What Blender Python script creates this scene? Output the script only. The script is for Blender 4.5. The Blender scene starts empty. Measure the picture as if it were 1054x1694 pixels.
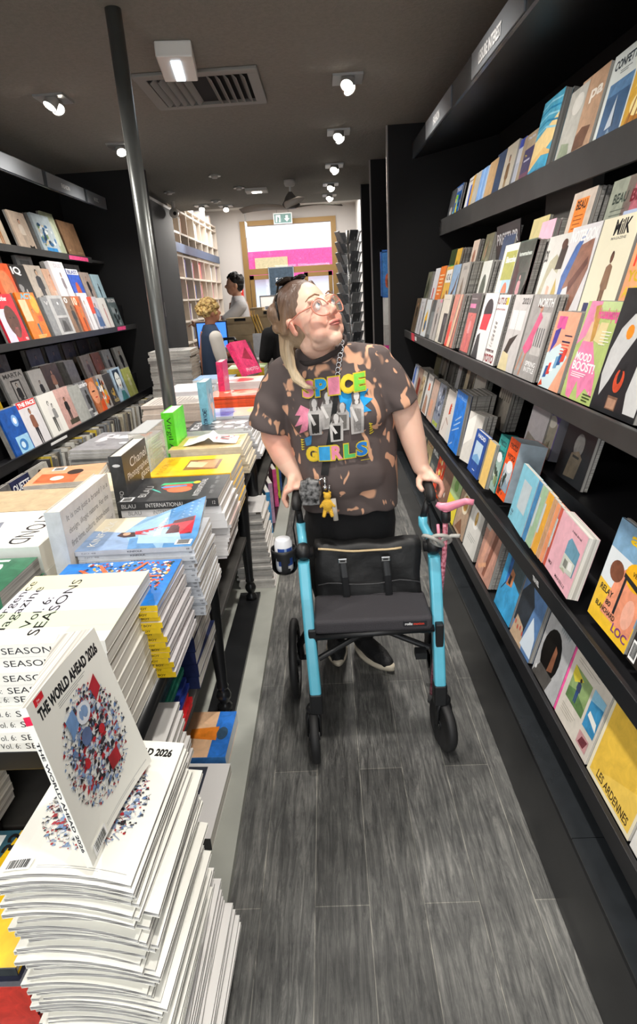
import bpy, bmesh, math, random
from mathutils import Vector, Matrix, noise
from mathutils.bvhtree import BVHTree
PI = math.pi
S = bpy.context.scene
COL = S.collection
random.seed(7)
# ---------------------------------------------------------------- camera
cam_d = bpy.data.cameras.new('camera'); cam = bpy.data.objects.new('camera', cam_d); COL.objects.link(cam)
S.camera = cam
cam_d.sensor_fit = 'VERTICAL'; cam_d.sensor_height = 36.0; cam_d.lens = 976.53/1694*36.0
cam_d.clip_start = 0.03; cam_d.clip_end = 200
CM = Matrix(((0.99830446, 0.05102519, 0.0280112), (0.00864708, 0.34588309, -0.93823777), (-0.05756236, 0.93688917, 0.34485542))).to_4x4()
CM.translation = (0, 0, 1.58)
cam.matrix_world = CM
# ---------------------------------------------------------------- colour, world, exposure
S.view_settings.view_transform = 'Standard'; S.view_settings.look = 'None'
S.view_settings.exposure = 0.0; S.view_settings.gamma = 1.0; S.view_settings.use_curve_mapping = False
w = bpy.data.worlds.new('daylight'); S.world = w; w.use_nodes = True
w.node_tree.nodes['Background'].inputs[0].default_value = (0.93, 0.97, 1.0, 1)
w.node_tree.nodes['Background'].inputs[1].default_value = 2.5
S.cycles.max_bounces = 6; S.cycles.diffuse_bounces = 4; S.cycles.glossy_bounces = 3; S.cycles.transparent_max_bounces = 8
S.cycles.sample_clamp_indirect = 3.0
CEIL = 2.72
def lamp(kind, name, loc, energy, color=(1, .95, .88), **k):
    d = bpy.data.lights.new(name, kind); d.energy = energy; d.color = color
    for a, b in k.items(): setattr(d, a, b)
    o = bpy.data.objects.new(name, d); COL.objects.link(o); o.location = loc
    return o
def aim(o, p):
    o.rotation_euler = (Vector(p)-o.location).to_track_quat('-Z', 'Y').to_euler()
SPOT_W = 55
# spots in two rows on the ceiling, most of them behind and above the camera; each aims at the racks or the table
SPOTS = [(.17, y, (x, y+.25, z)) for y, x, z in ((-.9, .95, 1.0), (.3, 1.0, 1.3), (.3, -.5, .9), (1.5, 1.0, 1.2), (1.5, -.6, .8), (2.7, 1.0, 1.2), (2.7, -.6, .8), (2.7, .1, 0.2))] + \
        [(-1.48, y, (x, y+.2, z)) for y, x, z in ((.6, -.6, .8), (1.7, -2.0, 1.3), (1.7, -.6, .8), (2.8, -2.0, 1.4), (2.8, -.8, .8))] + \
        [(.195, 3.98, (1.0, 4.2, 1.4)), (.195, 3.98, (-.6, 3.6, .8)), (.17, 5.14, (.9, 5.2, 1.2)), (.17, 5.14, (-.8, 4.8, .8)), (.16, 6.37, (-.6, 6.2, .8)), (.136, 7.37, (-1.0, 7.4, .8)),
         (-1.486, 3.97, (-2.0, 4.1, 1.4)), (-1.486, 3.97, (-.9, 3.7, .8)), (-1.472, 5.1, (-1.9, 5.2, 1.2)), (-1.472, 5.1, (-.9, 4.9, .8)), (-1.5, 8.48, (-1.9, 7.4, 1.4))]
for sx, sy, tg in SPOTS:
    o = lamp('SPOT', 'spot_lamp', (sx, sy, CEIL-.1), SPOT_W, spot_size=math.radians(115), spot_blend=1.0, shadow_soft_size=.05)
    aim(o, tg)
# area lamps added out of view behind the camera for soft fill
for (x, y, sx, sy, e) in ((.1, -1.6, 1.6, 1.2, 45), (-1.2, -1.2, 1.2, 1.2, 26)):
    lamp('AREA', 'fill_area_light', (x, y, CEIL-.03), e, (1, .97, .93), shape='RECTANGLE', size=sx, size_y=sy)
lamp('AREA', 'shop_front_fill', (-.7, 10.0, 3.02), 100, (1, .98, .95), shape='RECTANGLE', size=2.2, size_y=1.6)  # added lamp without a fixture, brightens the walls and ceiling by the door

# ---------------------------------------------------------------- helpers
def lin(c):
    return c/12.92 if c <= .04045 else ((c+.055)/1.055)**2.4
def C(h):
    if not isinstance(h, str): return h
    h = h.lstrip('#')
    return tuple(lin(int(h[i:i+2], 16)/255) for i in (0, 2, 4)) + (1.0,)
MATS = {}
def mat(name, color='#808080', rough=.6, metal=0, emit=None, es=1, noise_amt=0, nscale=20, bump=0, spec=.5, coat=0, stretch=(1, 1, 1), color2=None, alpha=None, trans=None):
    if name in MATS: return MATS[name]
    m = bpy.data.materials.new(name); m.use_nodes = True; nt = m.node_tree; b = nt.nodes['Principled BSDF']
    b.inputs['Base Color'].default_value = C(color); b.inputs['Roughness'].default_value = rough; b.inputs['Metallic'].default_value = metal
    b.inputs['Specular IOR Level'].default_value = spec; b.inputs['Coat Weight'].default_value = coat
    if trans: b.inputs['Transmission Weight'].default_value = trans
    if alpha: b.inputs['Alpha'].default_value = alpha
    if emit: b.inputs['Emission Color'].default_value = C(emit); b.inputs['Emission Strength'].default_value = es
    if noise_amt or bump or color2:
        tc = nt.nodes.new('ShaderNodeTexCoord'); mp = nt.nodes.new('ShaderNodeMapping'); mp.inputs['Scale'].default_value = stretch
        n = nt.nodes.new('ShaderNodeTexNoise'); n.inputs['Scale'].default_value = nscale; n.inputs['Detail'].default_value = 6
        nt.links.new(tc.outputs['Object'], mp.inputs[0]); nt.links.new(mp.outputs[0], n.inputs[0])
        if noise_amt or color2:
            r = nt.nodes.new('ShaderNodeValToRGB'); c = C(color)
            c2 = C(color2) if color2 else tuple(min(1, v*(1+noise_amt)) for v in c[:3])+(1,)
            c1 = c if color2 else tuple(v*(1-noise_amt) for v in c[:3])+(1,)
            r.color_ramp.elements[0].position = .35; r.color_ramp.elements[1].position = .65
            r.color_ramp.elements[0].color = c1; r.color_ramp.elements[1].color = c2
            nt.links.new(n.outputs['Fac'], r.inputs[0]); nt.links.new(r.outputs[0], b.inputs['Base Color'])
        if bump:
            bp = nt.nodes.new('ShaderNodeBump'); bp.inputs['Strength'].default_value = bump; bp.inputs['Distance'].default_value = .01
            nt.links.new(n.outputs['Fac'], bp.inputs['Height']); nt.links.new(bp.outputs[0], b.inputs['Normal'])
    MATS[name] = m
    return m
def vcol_mat(name, rough=.4, spec=.5, coat=0, bump=0, nscale=26):
    if name in MATS: return MATS[name]
    m = mat(name, '#ffffff', rough, spec=spec, coat=coat); nt = m.node_tree; b = nt.nodes['Principled BSDF']
    a = nt.nodes.new('ShaderNodeAttribute'); a.attribute_name = 'Col'
    N = nt.nodes.new; L = nt.links.new
    n = N('ShaderNodeTexNoise'); n.inputs['Scale'].default_value = nscale; n.inputs['Detail'].default_value = 7; n.inputs['Roughness'].default_value = .6; n.inputs['Distortion'].default_value = .8
    tc = N('ShaderNodeTexCoord'); L(tc.outputs['Object'], n.inputs[0])
    # printed photographs are mottled: dark and coloured inks vary, blank paper does not
    bw = N('ShaderNodeRGBToBW'); L(a.outputs['Color'], bw.inputs[0])
    inv = N('ShaderNodeMath'); inv.operation = 'SUBTRACT'; inv.inputs[0].default_value = .85; inv.use_clamp = True; L(bw.outputs[0], inv.inputs[1])
    c5 = N('ShaderNodeMath'); c5.operation = 'SUBTRACT'; c5.inputs[1].default_value = .5; L(n.outputs['Fac'], c5.inputs[0])
    ml = N('ShaderNodeMath'); ml.operation = 'MULTIPLY'; L(inv.outputs[0], ml.inputs[0]); L(c5.outputs[0], ml.inputs[1])
    ma = N('ShaderNodeMath'); ma.operation = 'MULTIPLY_ADD'; ma.inputs[1].default_value = 2.2; ma.inputs[2].default_value = 1.0; L(ml.outputs[0], ma.inputs[0])
    sc = N('ShaderNodeVectorMath'); sc.operation = 'SCALE'; L(a.outputs['Color'], sc.inputs[0]); L(ma.outputs[0], sc.inputs['Scale']); L(sc.outputs[0], b.inputs['Base Color'])
    if bump:
        bp = nt.nodes.new('ShaderNodeBump'); bp.inputs['Strength'].default_value = bump; bp.inputs['Distance'].default_value = .004
        nt.links.new(n.outputs['Fac'], bp.inputs['Height']); nt.links.new(bp.outputs[0], b.inputs['Normal'])
    return m
PRINT = vcol_mat('printed_cover', .33, .5)
def page_mat(name, c1, c2, scale=420):
    m = mat(name, c1, .8, spec=.2); nt = m.node_tree; b = nt.nodes['Principled BSDF']
    tc = nt.nodes.new('ShaderNodeTexCoord'); mp = nt.nodes.new('ShaderNodeMapping'); mp.inputs['Scale'].default_value = (2, 2, scale)
    n = nt.nodes.new('ShaderNodeTexNoise'); n.inputs['Scale'].default_value = 1.0; n.inputs['Detail'].default_value = 3
    r = nt.nodes.new('ShaderNodeValToRGB'); r.color_ramp.elements[0].position = .38; r.color_ramp.elements[1].position = .6
    r.color_ramp.elements[0].color = C(c2); r.color_ramp.elements[1].color = C(c1)
    for x, y in ((tc.outputs['Object'], mp.inputs[0]), (mp.outputs[0], n.inputs[0]), (n.outputs['Fac'], r.inputs[0]), (r.outputs[0], b.inputs['Base Color'])): nt.links.new(x, y)
    return m
PAGES = page_mat('page_edges', '#efece4', '#b4b0a8')
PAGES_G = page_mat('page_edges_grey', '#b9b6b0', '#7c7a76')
class MB:
    def __init__(s): s.v = []; s.f = []; s.m = []; s.c = []
    def add(s, vs, fs, col='#ffffff', mi=0):
        o = len(s.v); s.v += [tuple(v) for v in vs]; c = C(col)
        for f in fs: s.f.append(tuple(o+i for i in f)); s.m.append(mi); s.c.append(c)
        return s
    def box(s, x0, y0, z0, x1, y1, z1, col='#ffffff', mi=0, M=None):
        vs = [(x, y, z) for z in (z0, z1) for y in (y0, y1) for x in (x0, x1)]
        if M is not None: vs = [M @ Vector(v) for v in vs]
        return s.add(vs, [(0, 2, 3, 1), (4, 5, 7, 6), (0, 1, 5, 4), (2, 6, 7, 3), (0, 4, 6, 2), (1, 3, 7, 5)], col, mi)
    def tube(s, pts, rad, n=12, col='#ffffff', mi=0, cap=True, flat=1.0, up=None):
        pts = [Vector(p) for p in pts]; k = len(pts)
        if not hasattr(rad, '__len__'): rad = [rad]*k
        rings = []; prev = None
        for i, p in enumerate(pts):
            t = (pts[min(i+1, k-1)]-pts[max(i-1, 0)]).normalized()
            if prev is None:
                a = Vector(up) if up else (Vector((0, 0, 1)) if abs(t.z) < .9 else Vector((1, 0, 0)))
                u = (a-t*a.dot(t)).normalized()
            else: u = (prev-t*prev.dot(t)).normalized()
            prev = u; v = t.cross(u); r = rad[i]
            rx, ry = (r if hasattr(r, '__len__') else (r, r*flat))
            rings.append([p+u*(math.cos(q*2*PI/n)*rx)+v*(math.sin(q*2*PI/n)*ry) for q in range(n)])
        vs = [q for r in rings for q in r]; fs = []
        for i in range(k-1):
            for q in range(n): a = i*n+q; b = i*n+(q+1) % n; fs.append((a, b, b+n, a+n))
        if cap: fs += [tuple(reversed(range(n))), tuple(range((k-1)*n, k*n))]
        return s.add(vs, fs, col, mi)
    def lathe(s, prof, loc=(0, 0, 0), n=24, col='#ffffff', mi=0, M=None):
        vs = []; k = len(prof); L = Vector(loc)
        for r, z in prof:
            for q in range(n): vs.append(L+Vector((r*math.cos(q*2*PI/n), r*math.sin(q*2*PI/n), z)) if M is None else M @ Vector((r*math.cos(q*2*PI/n), r*math.sin(q*2*PI/n), z)))
        fs = [(i*n+q, i*n+(q+1) % n, (i+1)*n+(q+1) % n, (i+1)*n+q) for i in range(k-1) for q in range(n)]
        if prof[0][0] > 1e-5: fs.append(tuple(reversed(range(n))))
        if prof[-1][0] > 1e-5: fs.append(tuple(range((k-1)*n, k*n)))
        return s.add(vs, fs, col, mi)
    def ball(s, c, r, n=16, col='#ffffff', mi=0, R=None):
        if not hasattr(r, '__len__'): r = (r, r, r)
        vs = []; fs = []; k = n//2
        for i in range(k+1):
            th = PI*i/k
            for q in range(n):
                p = Vector((r[0]*math.sin(th)*math.cos(2*PI*q/n), r[1]*math.sin(th)*math.sin(2*PI*q/n), r[2]*math.cos(th)))
                if R is not None: p = R @ p
                vs.append(Vector(c)+p)
        for i in range(k):
            for q in range(n): a = i*n+q; b = i*n+(q+1) % n; fs.append((a, a+n, b+n, b))
        return s.add(vs, fs, col, mi)
    def mesh(s, name, mats, smooth=False):
        me = bpy.data.meshes.new(name); me.from_pydata(s.v, [], s.f); me.update()
        for m in (mats if isinstance(mats, (list, tuple)) else [mats]): me.materials.append(m)
        a = me.color_attributes.new('Col', 'FLOAT_COLOR', 'CORNER')
        cols = []
        for p in me.polygons:
            p.material_index = s.m[p.index]; p.use_smooth = smooth
            cols += list(s.c[p.index])*p.loop_total
        a.data.foreach_set('color', cols)
        return me
    def build(s, name, mats, parent=None, smooth=False, fix=True, bevel=0, warp=None):
        me = s.mesh(name, mats, smooth)
        if fix or bevel:
            bm = bmesh.new(); bm.from_mesh(me)
            if fix: bmesh.ops.remove_doubles(bm, verts=bm.verts, dist=1e-6); bmesh.ops.recalc_face_normals(bm, faces=bm.faces)
            bm.to_mesh(me); bm.free()
        if warp:
            bm = bmesh.new(); bm.from_mesh(me)
            for _ in range(4):
                e = [e for e in bm.edges if e.calc_length() > warp[0]]
                if not e: break
                bmesh.ops.subdivide_edges(bm, edges=e, cuts=1, use_grid_fill=True)
            for v in bm.verts: v.co = warp[1](v.co)
            bm.to_mesh(me); bm.free()
        o = bpy.data.objects.new(name, me); COL.objects.link(o); o.parent = parent
        if bevel:
            md = o.modifiers.new('b', 'BEVEL'); md.width = bevel; md.segments = 2; md.limit_method = 'ANGLE'
        return o
def thing(name, label, cat, loc=(0, 0, 0), rz=0, group=None, M=None):
    o = bpy.data.objects.new(name, None); COL.objects.link(o); o.location = loc; o.rotation_euler = (0, 0, rz)
    if M is not None: o.matrix_world = M
    o.empty_display_size = .05
    o['label'] = label; o['category'] = cat
    if group: o['group'] = group
    return o
def tag(o, label, cat, group=None, kind=None):
    o['label'] = label; o['category'] = cat
    if group: o['group'] = group
    if kind: o['kind'] = kind
    return o
def struct(o): o['kind'] = 'structure'; return o
ORD = ['topmost', 'second', 'third', 'fourth', 'fifth', 'sixth', 'seventh', 'eighth', 'ninth', 'tenth', 'eleventh', 'twelfth', 'thirteenth', 'fourteenth', 'fifteenth', 'sixteenth', 'seventeenth', 'eighteenth', 'nineteenth']
ORD += ['twentieth'] + ['twenty-'+x for x in ('first', 'second', 'third', 'fourth', 'fifth', 'sixth', 'seventh', 'eighth', 'ninth')] + ['thirtieth'] + ['thirty-'+x for x in ('first', 'second', 'third', 'fourth', 'fifth', 'sixth', 'seventh', 'eighth', 'ninth')]
ORD += ['fortieth'] + ['forty-'+x for x in ('first', 'second', 'third', 'fourth', 'fifth', 'sixth', 'seventh', 'eighth', 'ninth')]
# text as flat triangles, cached: returns verts scaled to the unit box
_T = {}
def text_geo(s, bold=.02):
    k = (s, bold)
    if k not in _T:
        cu = bpy.data.curves.new('t', 'FONT'); cu.body = s; cu.size = 1; cu.offset = bold; cu.resolution_u = 3; cu.space_line = .95
        o = bpy.data.objects.new('t', cu); COL.objects.link(o); bpy.context.view_layer.update()
        me = bpy.data.meshes.new_from_object(o.evaluated_get(bpy.context.evaluated_depsgraph_get()))
        vs = [v.co.copy() for v in me.vertices]; fs = [tuple(p.vertices) for p in me.polygons]
        bpy.data.objects.remove(o); bpy.data.curves.remove(cu); bpy.data.meshes.remove(me)
        x0 = min(v.x for v in vs); x1 = max(v.x for v in vs); y0 = min(v.y for v in vs); y1 = max(v.y for v in vs)
        _T[k] = ([((v.x-x0)/(x1-x0), (v.y-y0)/(y1-y0)) for v in vs], fs)
    return _T[k]
def shapes(items):
    """art items in unit coordinates -> list of (points, faces, colour)"""
    out = []
    for it in items:
        k = it[0]
        if k == 'r': _, x0, y0, x1, y1, c = it; out.append(([(x0, y0), (x1, y0), (x1, y1), (x0, y1)], [(0, 1, 2, 3)], c))
        elif k == 'e':
            _, cx, cy, rx, ry, c = it[:6]; n = 18 if rx > .08 else 10
            out.append(([(cx+rx*math.cos(2*PI*q/n), cy+ry*math.sin(2*PI*q/n)) for q in range(n)], [tuple(range(n))], c))
        elif k == 'p': out.append((it[1], [tuple(range(len(it[1])))], it[2]))
        elif k in ('t', 'tv', 'td'):
            _, s, x0, x1, y0, y1, c = it[:7]; vs, fs = text_geo(s, it[7] if len(it) > 7 else .02)
            if k == 't': P = [(x0+(x1-x0)*a, y0+(y1-y0)*b) for a, b in vs]
            elif k == 'tv': P = [(x1-(x1-x0)*b, y0+(y1-y0)*a) for a, b in vs]
            else: P = [(x0+(x1-x0)*b, y1-(y1-y0)*a) for a, b in vs]
            out.append((P, fs, c))
    return out
def fig(cx, y0, h, skin='#c98f6e', hair='#2a1c14', top='#333333', bot='#222222', w=.1, lean=0):
    L = lambda t: cx+lean*t
    hd = h*.075
    return [('p', [(L(0)-w*.55, y0), (L(0)-w*.1, y0), (L(.5), y0+h*.46), (L(0)+w*.25, y0), (L(0)+w*.65, y0), (L(.5)+w*.75, y0+h*.52), (L(.5)-w*.75, y0+h*.52)], bot),
            ('p', [(L(.5)-w*.6, y0+h*.48), (L(.5)+w*.6, y0+h*.48), (L(.7)+w*1.2, y0+h*.5), (L(.8)+w*.95, y0+h*.8), (L(.84)+w*.2, y0+h*.84), (L(.84)-w*.2, y0+h*.84), (L(.8)-w*.95, y0+h*.8), (L(.6)-w*1.15, y0+h*.55)], top),
            ('e', L(.93), y0+h*.93, w*.52, h*.085, hair), ('e', L(.93)+w*.06, y0+h*.915, w*.36, h*.065, skin)]
def face(cx, cy, r, skin='#d9a384', hair='#3a2a20'):
    return [('e', cx, cy+r*.15, r*1.15, r*1.05, hair), ('e', cx, cy-r*.05, r*.85, r*.95, skin), ('r', cx-r*.5, cy+.08*r, cx-r*.15, cy+.18*r, '#2a1c18'), ('r', cx+r*.15, cy+.08*r, cx+r*.5, cy+.18*r, '#2a1c18'),
            ('r', cx-r*.25, cy-.52*r, cx+r*.25, cy-.42*r, '#9c4038'), ('p', [(cx-.06*r, cy+.05*r), (cx+.12*r, cy-.22*r), (cx-.08*r, cy-.22*r)], '#b27f66')]
def bars(x0, x1, y1, n, c='#444444', dy=.022, th=.006):
    return [('r', x0, y1-i*dy-th, x1-(x1-x0)*(.3 if i == n-1 else .07*(i % 3)), y1-i*dy, c) for i in range(n)]
def barcode(x0, y0, x1, y1):
    r = random.Random(3); out = [('r', x0, y0, x1, y1, '#fafafa')]; x = x0+(x1-x0)*.08
    while x < x1-(x1-x0)*.1:
        w_ = (x1-x0)*r.choice((.015, .03, .045)); out.append(('r', x, y0+(y1-y0)*.15, x+w_, y1-(y1-y0)*.12, '#222222')); x += w_+(x1-x0)*r.choice((.02, .035))
    return out
def blobs(seed, pal, n=14, box=(0, 0, 1, 1), s=.1):
    r = random.Random(seed); out = []
    for i in range(n):
        a = s*r.uniform(.4, 1.3); b = s*r.uniform(.3, 1.1); cx = r.uniform(box[0]+a, max(box[0]+a, box[2]-a)); cy = r.uniform(box[1]+b, max(box[1]+b, box[3]-b))
        m = r.randint(5, 8); q0 = r.uniform(0, 6)
        out.append(('p', [(min(.995, max(.005, cx+a*math.cos(q0+2*PI*k/m)*r.uniform(.6, 1))), min(.995, max(.005, cy+b*math.sin(q0+2*PI*k/m)*r.uniform(.6, 1)))) for k in range(m)], r.choice(pal)))
    return out
def cover_mb(w, h, t, base, spine, art, sart, back=None, ct=.0005):
    b = MB(); back = back or base
    b.box(0, 0, 0, w, h, ct, back); b.box(0, 0, t-ct, w, h, t, base); b.box(-ct, 0, 0, 0, h, t, spine)
    z = t+.00012; sh_ = shapes(art)
    for i_, (P, fs, c) in enumerate(sh_):
        b.add([(x*w, y*h, z) for x, y in P], fs, c); z += .00006 if len(sh_) < 60 else (.00004 if i_ < 14 or i_ > len(sh_)-36 else .0000015)
    z = -ct-.00015
    for P, fs, c in shapes(sart):
        b.add([(z, h*(1-x), t*y) for x, y in P], fs, c); z -= .00004
    return b
def booklet(name, M, w, h, t, base='#e8e4da', spine=None, art=(), sart=(), parts=True, pages=None, back=None, hard=0, label='', cat='magazine', group=None, warp=None):
    """local frame: x = width from the spine, y = height, z = thickness with the front cover on top"""
    spine = spine or base; pages = pages or PAGES
    cb = cover_mb(w, h, t, base, spine, art, sart, back, ct=.0022 if hard else .0005)
    e = .003 if hard else .0006
    if parts:
        r = thing(name, label, cat, M=M, group=group)
        cb.build('cover', PRINT, r, fix=False, warp=warp)
        MB().box(.0002, e, (.0024 if hard else .0006), w-e, h-e, t-(.0024 if hard else .0006)).build('page_block', pages, r, warp=warp)
        return r
    c2 = MB(); c2.v = list(cb.v); c2.f = list(cb.f); c2.c = list(cb.c); c2.m = list(cb.m)
    c2.box(.0002, e, .0006, w-e, h-e, t-.0006, '#ffffff', 1)
    o = c2.build(name, [PRINT, pages], fix=False); o.matrix_world = M
    tag(o, label, cat, group)
    return o
def dup(root, M, label, group=None):
    r = root.copy(); COL.objects.link(r); r.matrix_world = M; r['label'] = label
    if group: r['group'] = group
    for ch in root.children:
        c = ch.copy(); COL.objects.link(c); c.parent = r
    return r
def frame(x, y, z, loc):
    m = Matrix((Vector(x), Vector(y), Vector(z))).transposed().to_4x4(); m.translation = Vector(loc)
    return m
def rotz(a): return Matrix.Rotation(a, 4, 'Z')
def M_side(x, y, z, a=0):      # lying, spine towards -Y, head towards -X, (x,y) its right front corner
    return Matrix.Translation((x, y, z)) @ rotz(a) @ frame((0, 1, 0), (-1, 0, 0), (0, 0, 1), (0, 0, 0))
def M_flat(x, y, z, a=0):      # lying, readable from -Y
    return Matrix.Translation((x, y, z)) @ rotz(a)
def M_stand(x, y, z, a=0, tilt=0):     # standing, spine towards -Y, cover towards +X
    return Matrix.Translation((x, y, z)) @ rotz(a) @ Matrix.Rotation(tilt, 4, 'Y') @ frame((0, 1, 0), (0, 0, 1), (1, 0, 0), (0, 0, 0))
# ---------------------------------------------------------------- materials of the room
BLACK = mat('black_paint', '#17171a', .42, noise_amt=.25, nscale=6)
BLACKG = mat('black_satin_metal', '#1b1c1e', .3, noise_amt=.15, nscale=12)
BLACKM = mat('black_matt_wall', '#0d0d0f', .8)
DARKSH = mat('dark_grey_shelf', '#3a3a3a', .4, noise_amt=.12, nscale=9)
CEILM = mat('dark_ceiling_paint', '#807d76', .95, bump=.4, nscale=55, noise_amt=.06)
WHITEP = mat('white_paint', '#dcd9d4', .7)
CONC = mat('pale_concrete', '#a9aba3', .65, noise_amt=.08, nscale=5, bump=.06)
STEEL = mat('grey_pole_paint', '#6a6c6a', .32, metal=.6, noise_amt=.06, nscale=8)
CHROME = mat('chrome', '#d8d8d8', .15, metal=1)
def floor_material():
    m = mat('dark_wood_planks', '#444444', .5); nt = m.node_tree; b = nt.nodes['Principled BSDF']; N = nt.nodes.new; L = nt.links.new
    tc = N('ShaderNodeTexCoord'); sep = N('ShaderNodeSeparateXYZ'); com = N('ShaderNodeCombineXYZ')
    L(tc.outputs['Object'], sep.inputs[0])
    ax = N('ShaderNodeMath'); ax.operation = 'ADD'; ax.inputs[1].default_value = 9-.04+.0; L(sep.outputs[0], ax.inputs[0])
    ay = N('ShaderNodeMath'); ay.operation = 'ADD'; ay.inputs[1].default_value = 8.75; L(sep.outputs[1], ay.inputs[0])
    L(ay.outputs[0], com.inputs[0]); L(ax.outputs[0], com.inputs[1])
    br = N('ShaderNodeTexBrick'); br.inputs['Scale'].default_value = 1; br.inputs['Brick Width'].default_value = .99; br.inputs['Row Height'].default_value = .15
    br.inputs['Mortar Size'].default_value = .0012; br.inputs['Mortar Smooth'].default_value = .1; br.offset = .5
    br.inputs['Color1'].default_value = (.6, .6, .6, 1); br.inputs['Color2'].default_value = (1, 1, 1, 1); br.inputs['Mortar'].default_value = (1.9, 1.85, 1.7, 1)
    L(com.outputs[0], br.inputs['Vector'])
    mp = N('ShaderNodeMapping'); mp.inputs['Scale'].default_value = (58, 5, 1); L(tc.outputs['Object'], mp.inputs[0])
    gr = N('ShaderNodeTexNoise'); gr.inputs['Scale'].default_value = 1; gr.inputs['Detail'].default_value = 9; gr.inputs['Roughness'].default_value = .75; gr.inputs['Distortion'].default_value = 1.2; L(mp.outputs[0], gr.inputs[0])
    r1 = N('ShaderNodeValToRGB'); r1.color_ramp.elements[0].position = .36; r1.color_ramp.elements[0].color = (.045, .046, .046, 1); r1.color_ramp.elements[1].position = .72; r1.color_ramp.elements[1].color = (.25, .248, .235, 1)
    e = r1.color_ramp.elements.new(.5); e.color = (.105, .106, .104, 1); L(gr.outputs['Fac'], r1.inputs[0])
    sc = N('ShaderNodeTexNoise'); sc.inputs['Scale'].default_value = 2.2; sc.inputs['Detail'].default_value = 8; sc.inputs['Roughness'].default_value = .65; L(tc.outputs['Object'], sc.inputs[0])
    r2 = N('ShaderNodeValToRGB'); r2.color_ramp.elements[0].position = .35; r2.color_ramp.elements[0].color = (.6, .6, .6, 1); r2.color_ramp.elements[1].position = .7; r2.color_ramp.elements[1].color = (1.8, 1.78, 1.72, 1); L(sc.outputs['Fac'], r2.inputs[0])
    m1 = N('ShaderNodeMix'); m1.data_type = 'RGBA'; m1.blend_type = 'MULTIPLY'; m1.inputs[0].default_value = 1; L(r1.outputs[0], m1.inputs[6]); L(br.outputs['Color'], m1.inputs[7])
    m2 = N('ShaderNodeMix'); m2.data_type = 'RGBA'; m2.blend_type = 'MULTIPLY'; m2.inputs[0].default_value = 1; L(m1.outputs[2], m2.inputs[6]); L(r2.outputs[0], m2.inputs[7])
    L(m2.outputs[2], b.inputs['Base Color'])
    bp = N('ShaderNodeBump'); bp.inputs['Strength'].default_value = .35; bp.inputs['Distance'].default_value = .003; L(gr.outputs['Fac'], bp.inputs['Height']); L(bp.outputs[0], b.inputs['Normal'])
    return m
FLOORM = floor_material()
# ---------------------------------------------------------------- room shell
struct(MB().box(-2.45, -2.6, -.05, 1.5, 11.6, 0).build('floor', FLOORM))
struct(MB().box(-2.45, -2.6, CEIL, 1.5, 8.7, CEIL+.45).build('ceiling', CEILM))
struct(MB().box(-2.45, 8.7, 3.05, 1.5, 11.6, 3.15).build('trim_1', WHITEP)).name = 'ceiling_front'
struct(MB().box(-2.45, -2.6, 0, -2.35, 7.9, 3.1).build('wall_left', BLACKM))
struct(MB().box(-2.45, 7.9, 0, -2.25, 11.6, 3.1).build('wall_left_front', mat('taupe_wall', '#a39c94', .8)))
struct(MB().box(1.35, -2.6, 0, 1.5, 7.9, 3.1).build('wall_right', BLACKM))
struct(MB().box(.62, 7.9, 0, 1.5, 11.6, 3.1).build('wall_right_front', WHITEP))
b = MB(); WY = 11.5
b.box(-2.45, WY, 0, -1.42, WY+.15, 3.1); b.box(.27, WY, 0, 1.5, WY+.15, 3.1); b.box(-1.42, WY, 2.86, .27, WY+.15, 3.1)
struct(b.build('wall_back', mat('warm_wall', '#c6c0bb', .8)))
# gold framed shop front: fixed transom over two leaves
GOLD = mat('gold_frame', '#8f7040', .45, metal=.3)
b = MB(); f0 = WY-.03; f1 = WY+.1
for x0, x1, z0, z1 in ((-1.42, -1.33, 0, 2.86), (.18, .27, 0, 2.86), (-1.33, .18, 2.78, 2.86), (-1.33, .18, 1.98, 2.08)): b.box(x0, f0, z0, x1, f1, z1)
dr = struct(b.build('window_1', GOLD))
b = MB().box(-1.33, WY+.03, 2.08, .18, WY+.04, 2.78); b.build('window_pane', mat('clear_glass', '#ffffff', .02, trans=1.0, spec=.3), dr)
for n_, (x0, x1) in enumerate(((-1.32, -.6), (-.34, .17))):
    b = MB(); b.box(x0, f0, 0, x0+.07, f1, 1.97); b.box(x1-.07, f0, 0, x1, f1, 1.97); b.box(x0, f0, 1.9, x1, f1, 1.97); b.box(x0, f0, 0, x1, f1, .15)
    d = struct(b.build('door_%d' % (n_+1), GOLD)); MB().box(x0+.07, WY+.03, .15, x1-.07, WY+.04, 1.9).build('door_pane', MATS['clear_glass'], d)
# the street outside
struct(MB().box(-8, WY+.3, -.1, 8, 22, -.02).build('street_ground', CONC))
b = MB(); b.box(-7, 17, 0, 7, 17.3, 2.05, '#d9e4f2'); b.box(-7, 16.7, 2.05, 7, 17.3, 2.72, '#ee4f95'); b.box(-7, 16.9, 2.72, 7, 17.3, 7, '#f6f7fa'); b.box(.9, 16.85, 3.0, 1.05, 16.9, 3.12, '#56606a')
struct(b.build('facade_opposite', vcol_mat('painted', .7)))
o = tag(MB().box(-1.75, 16.66, 2.28, -.9, 16.705, 2.56, '#c9b58c').build('shop_sign', vcol_mat('painted')), 'small tan sign on the pink shop front across the street', 'sign')
# pale step under the table and along the aisle
struct(MB().box(-2.35, .9, 0, -.35, 7.6, .035).build('floor_plinth', CONC))
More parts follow.
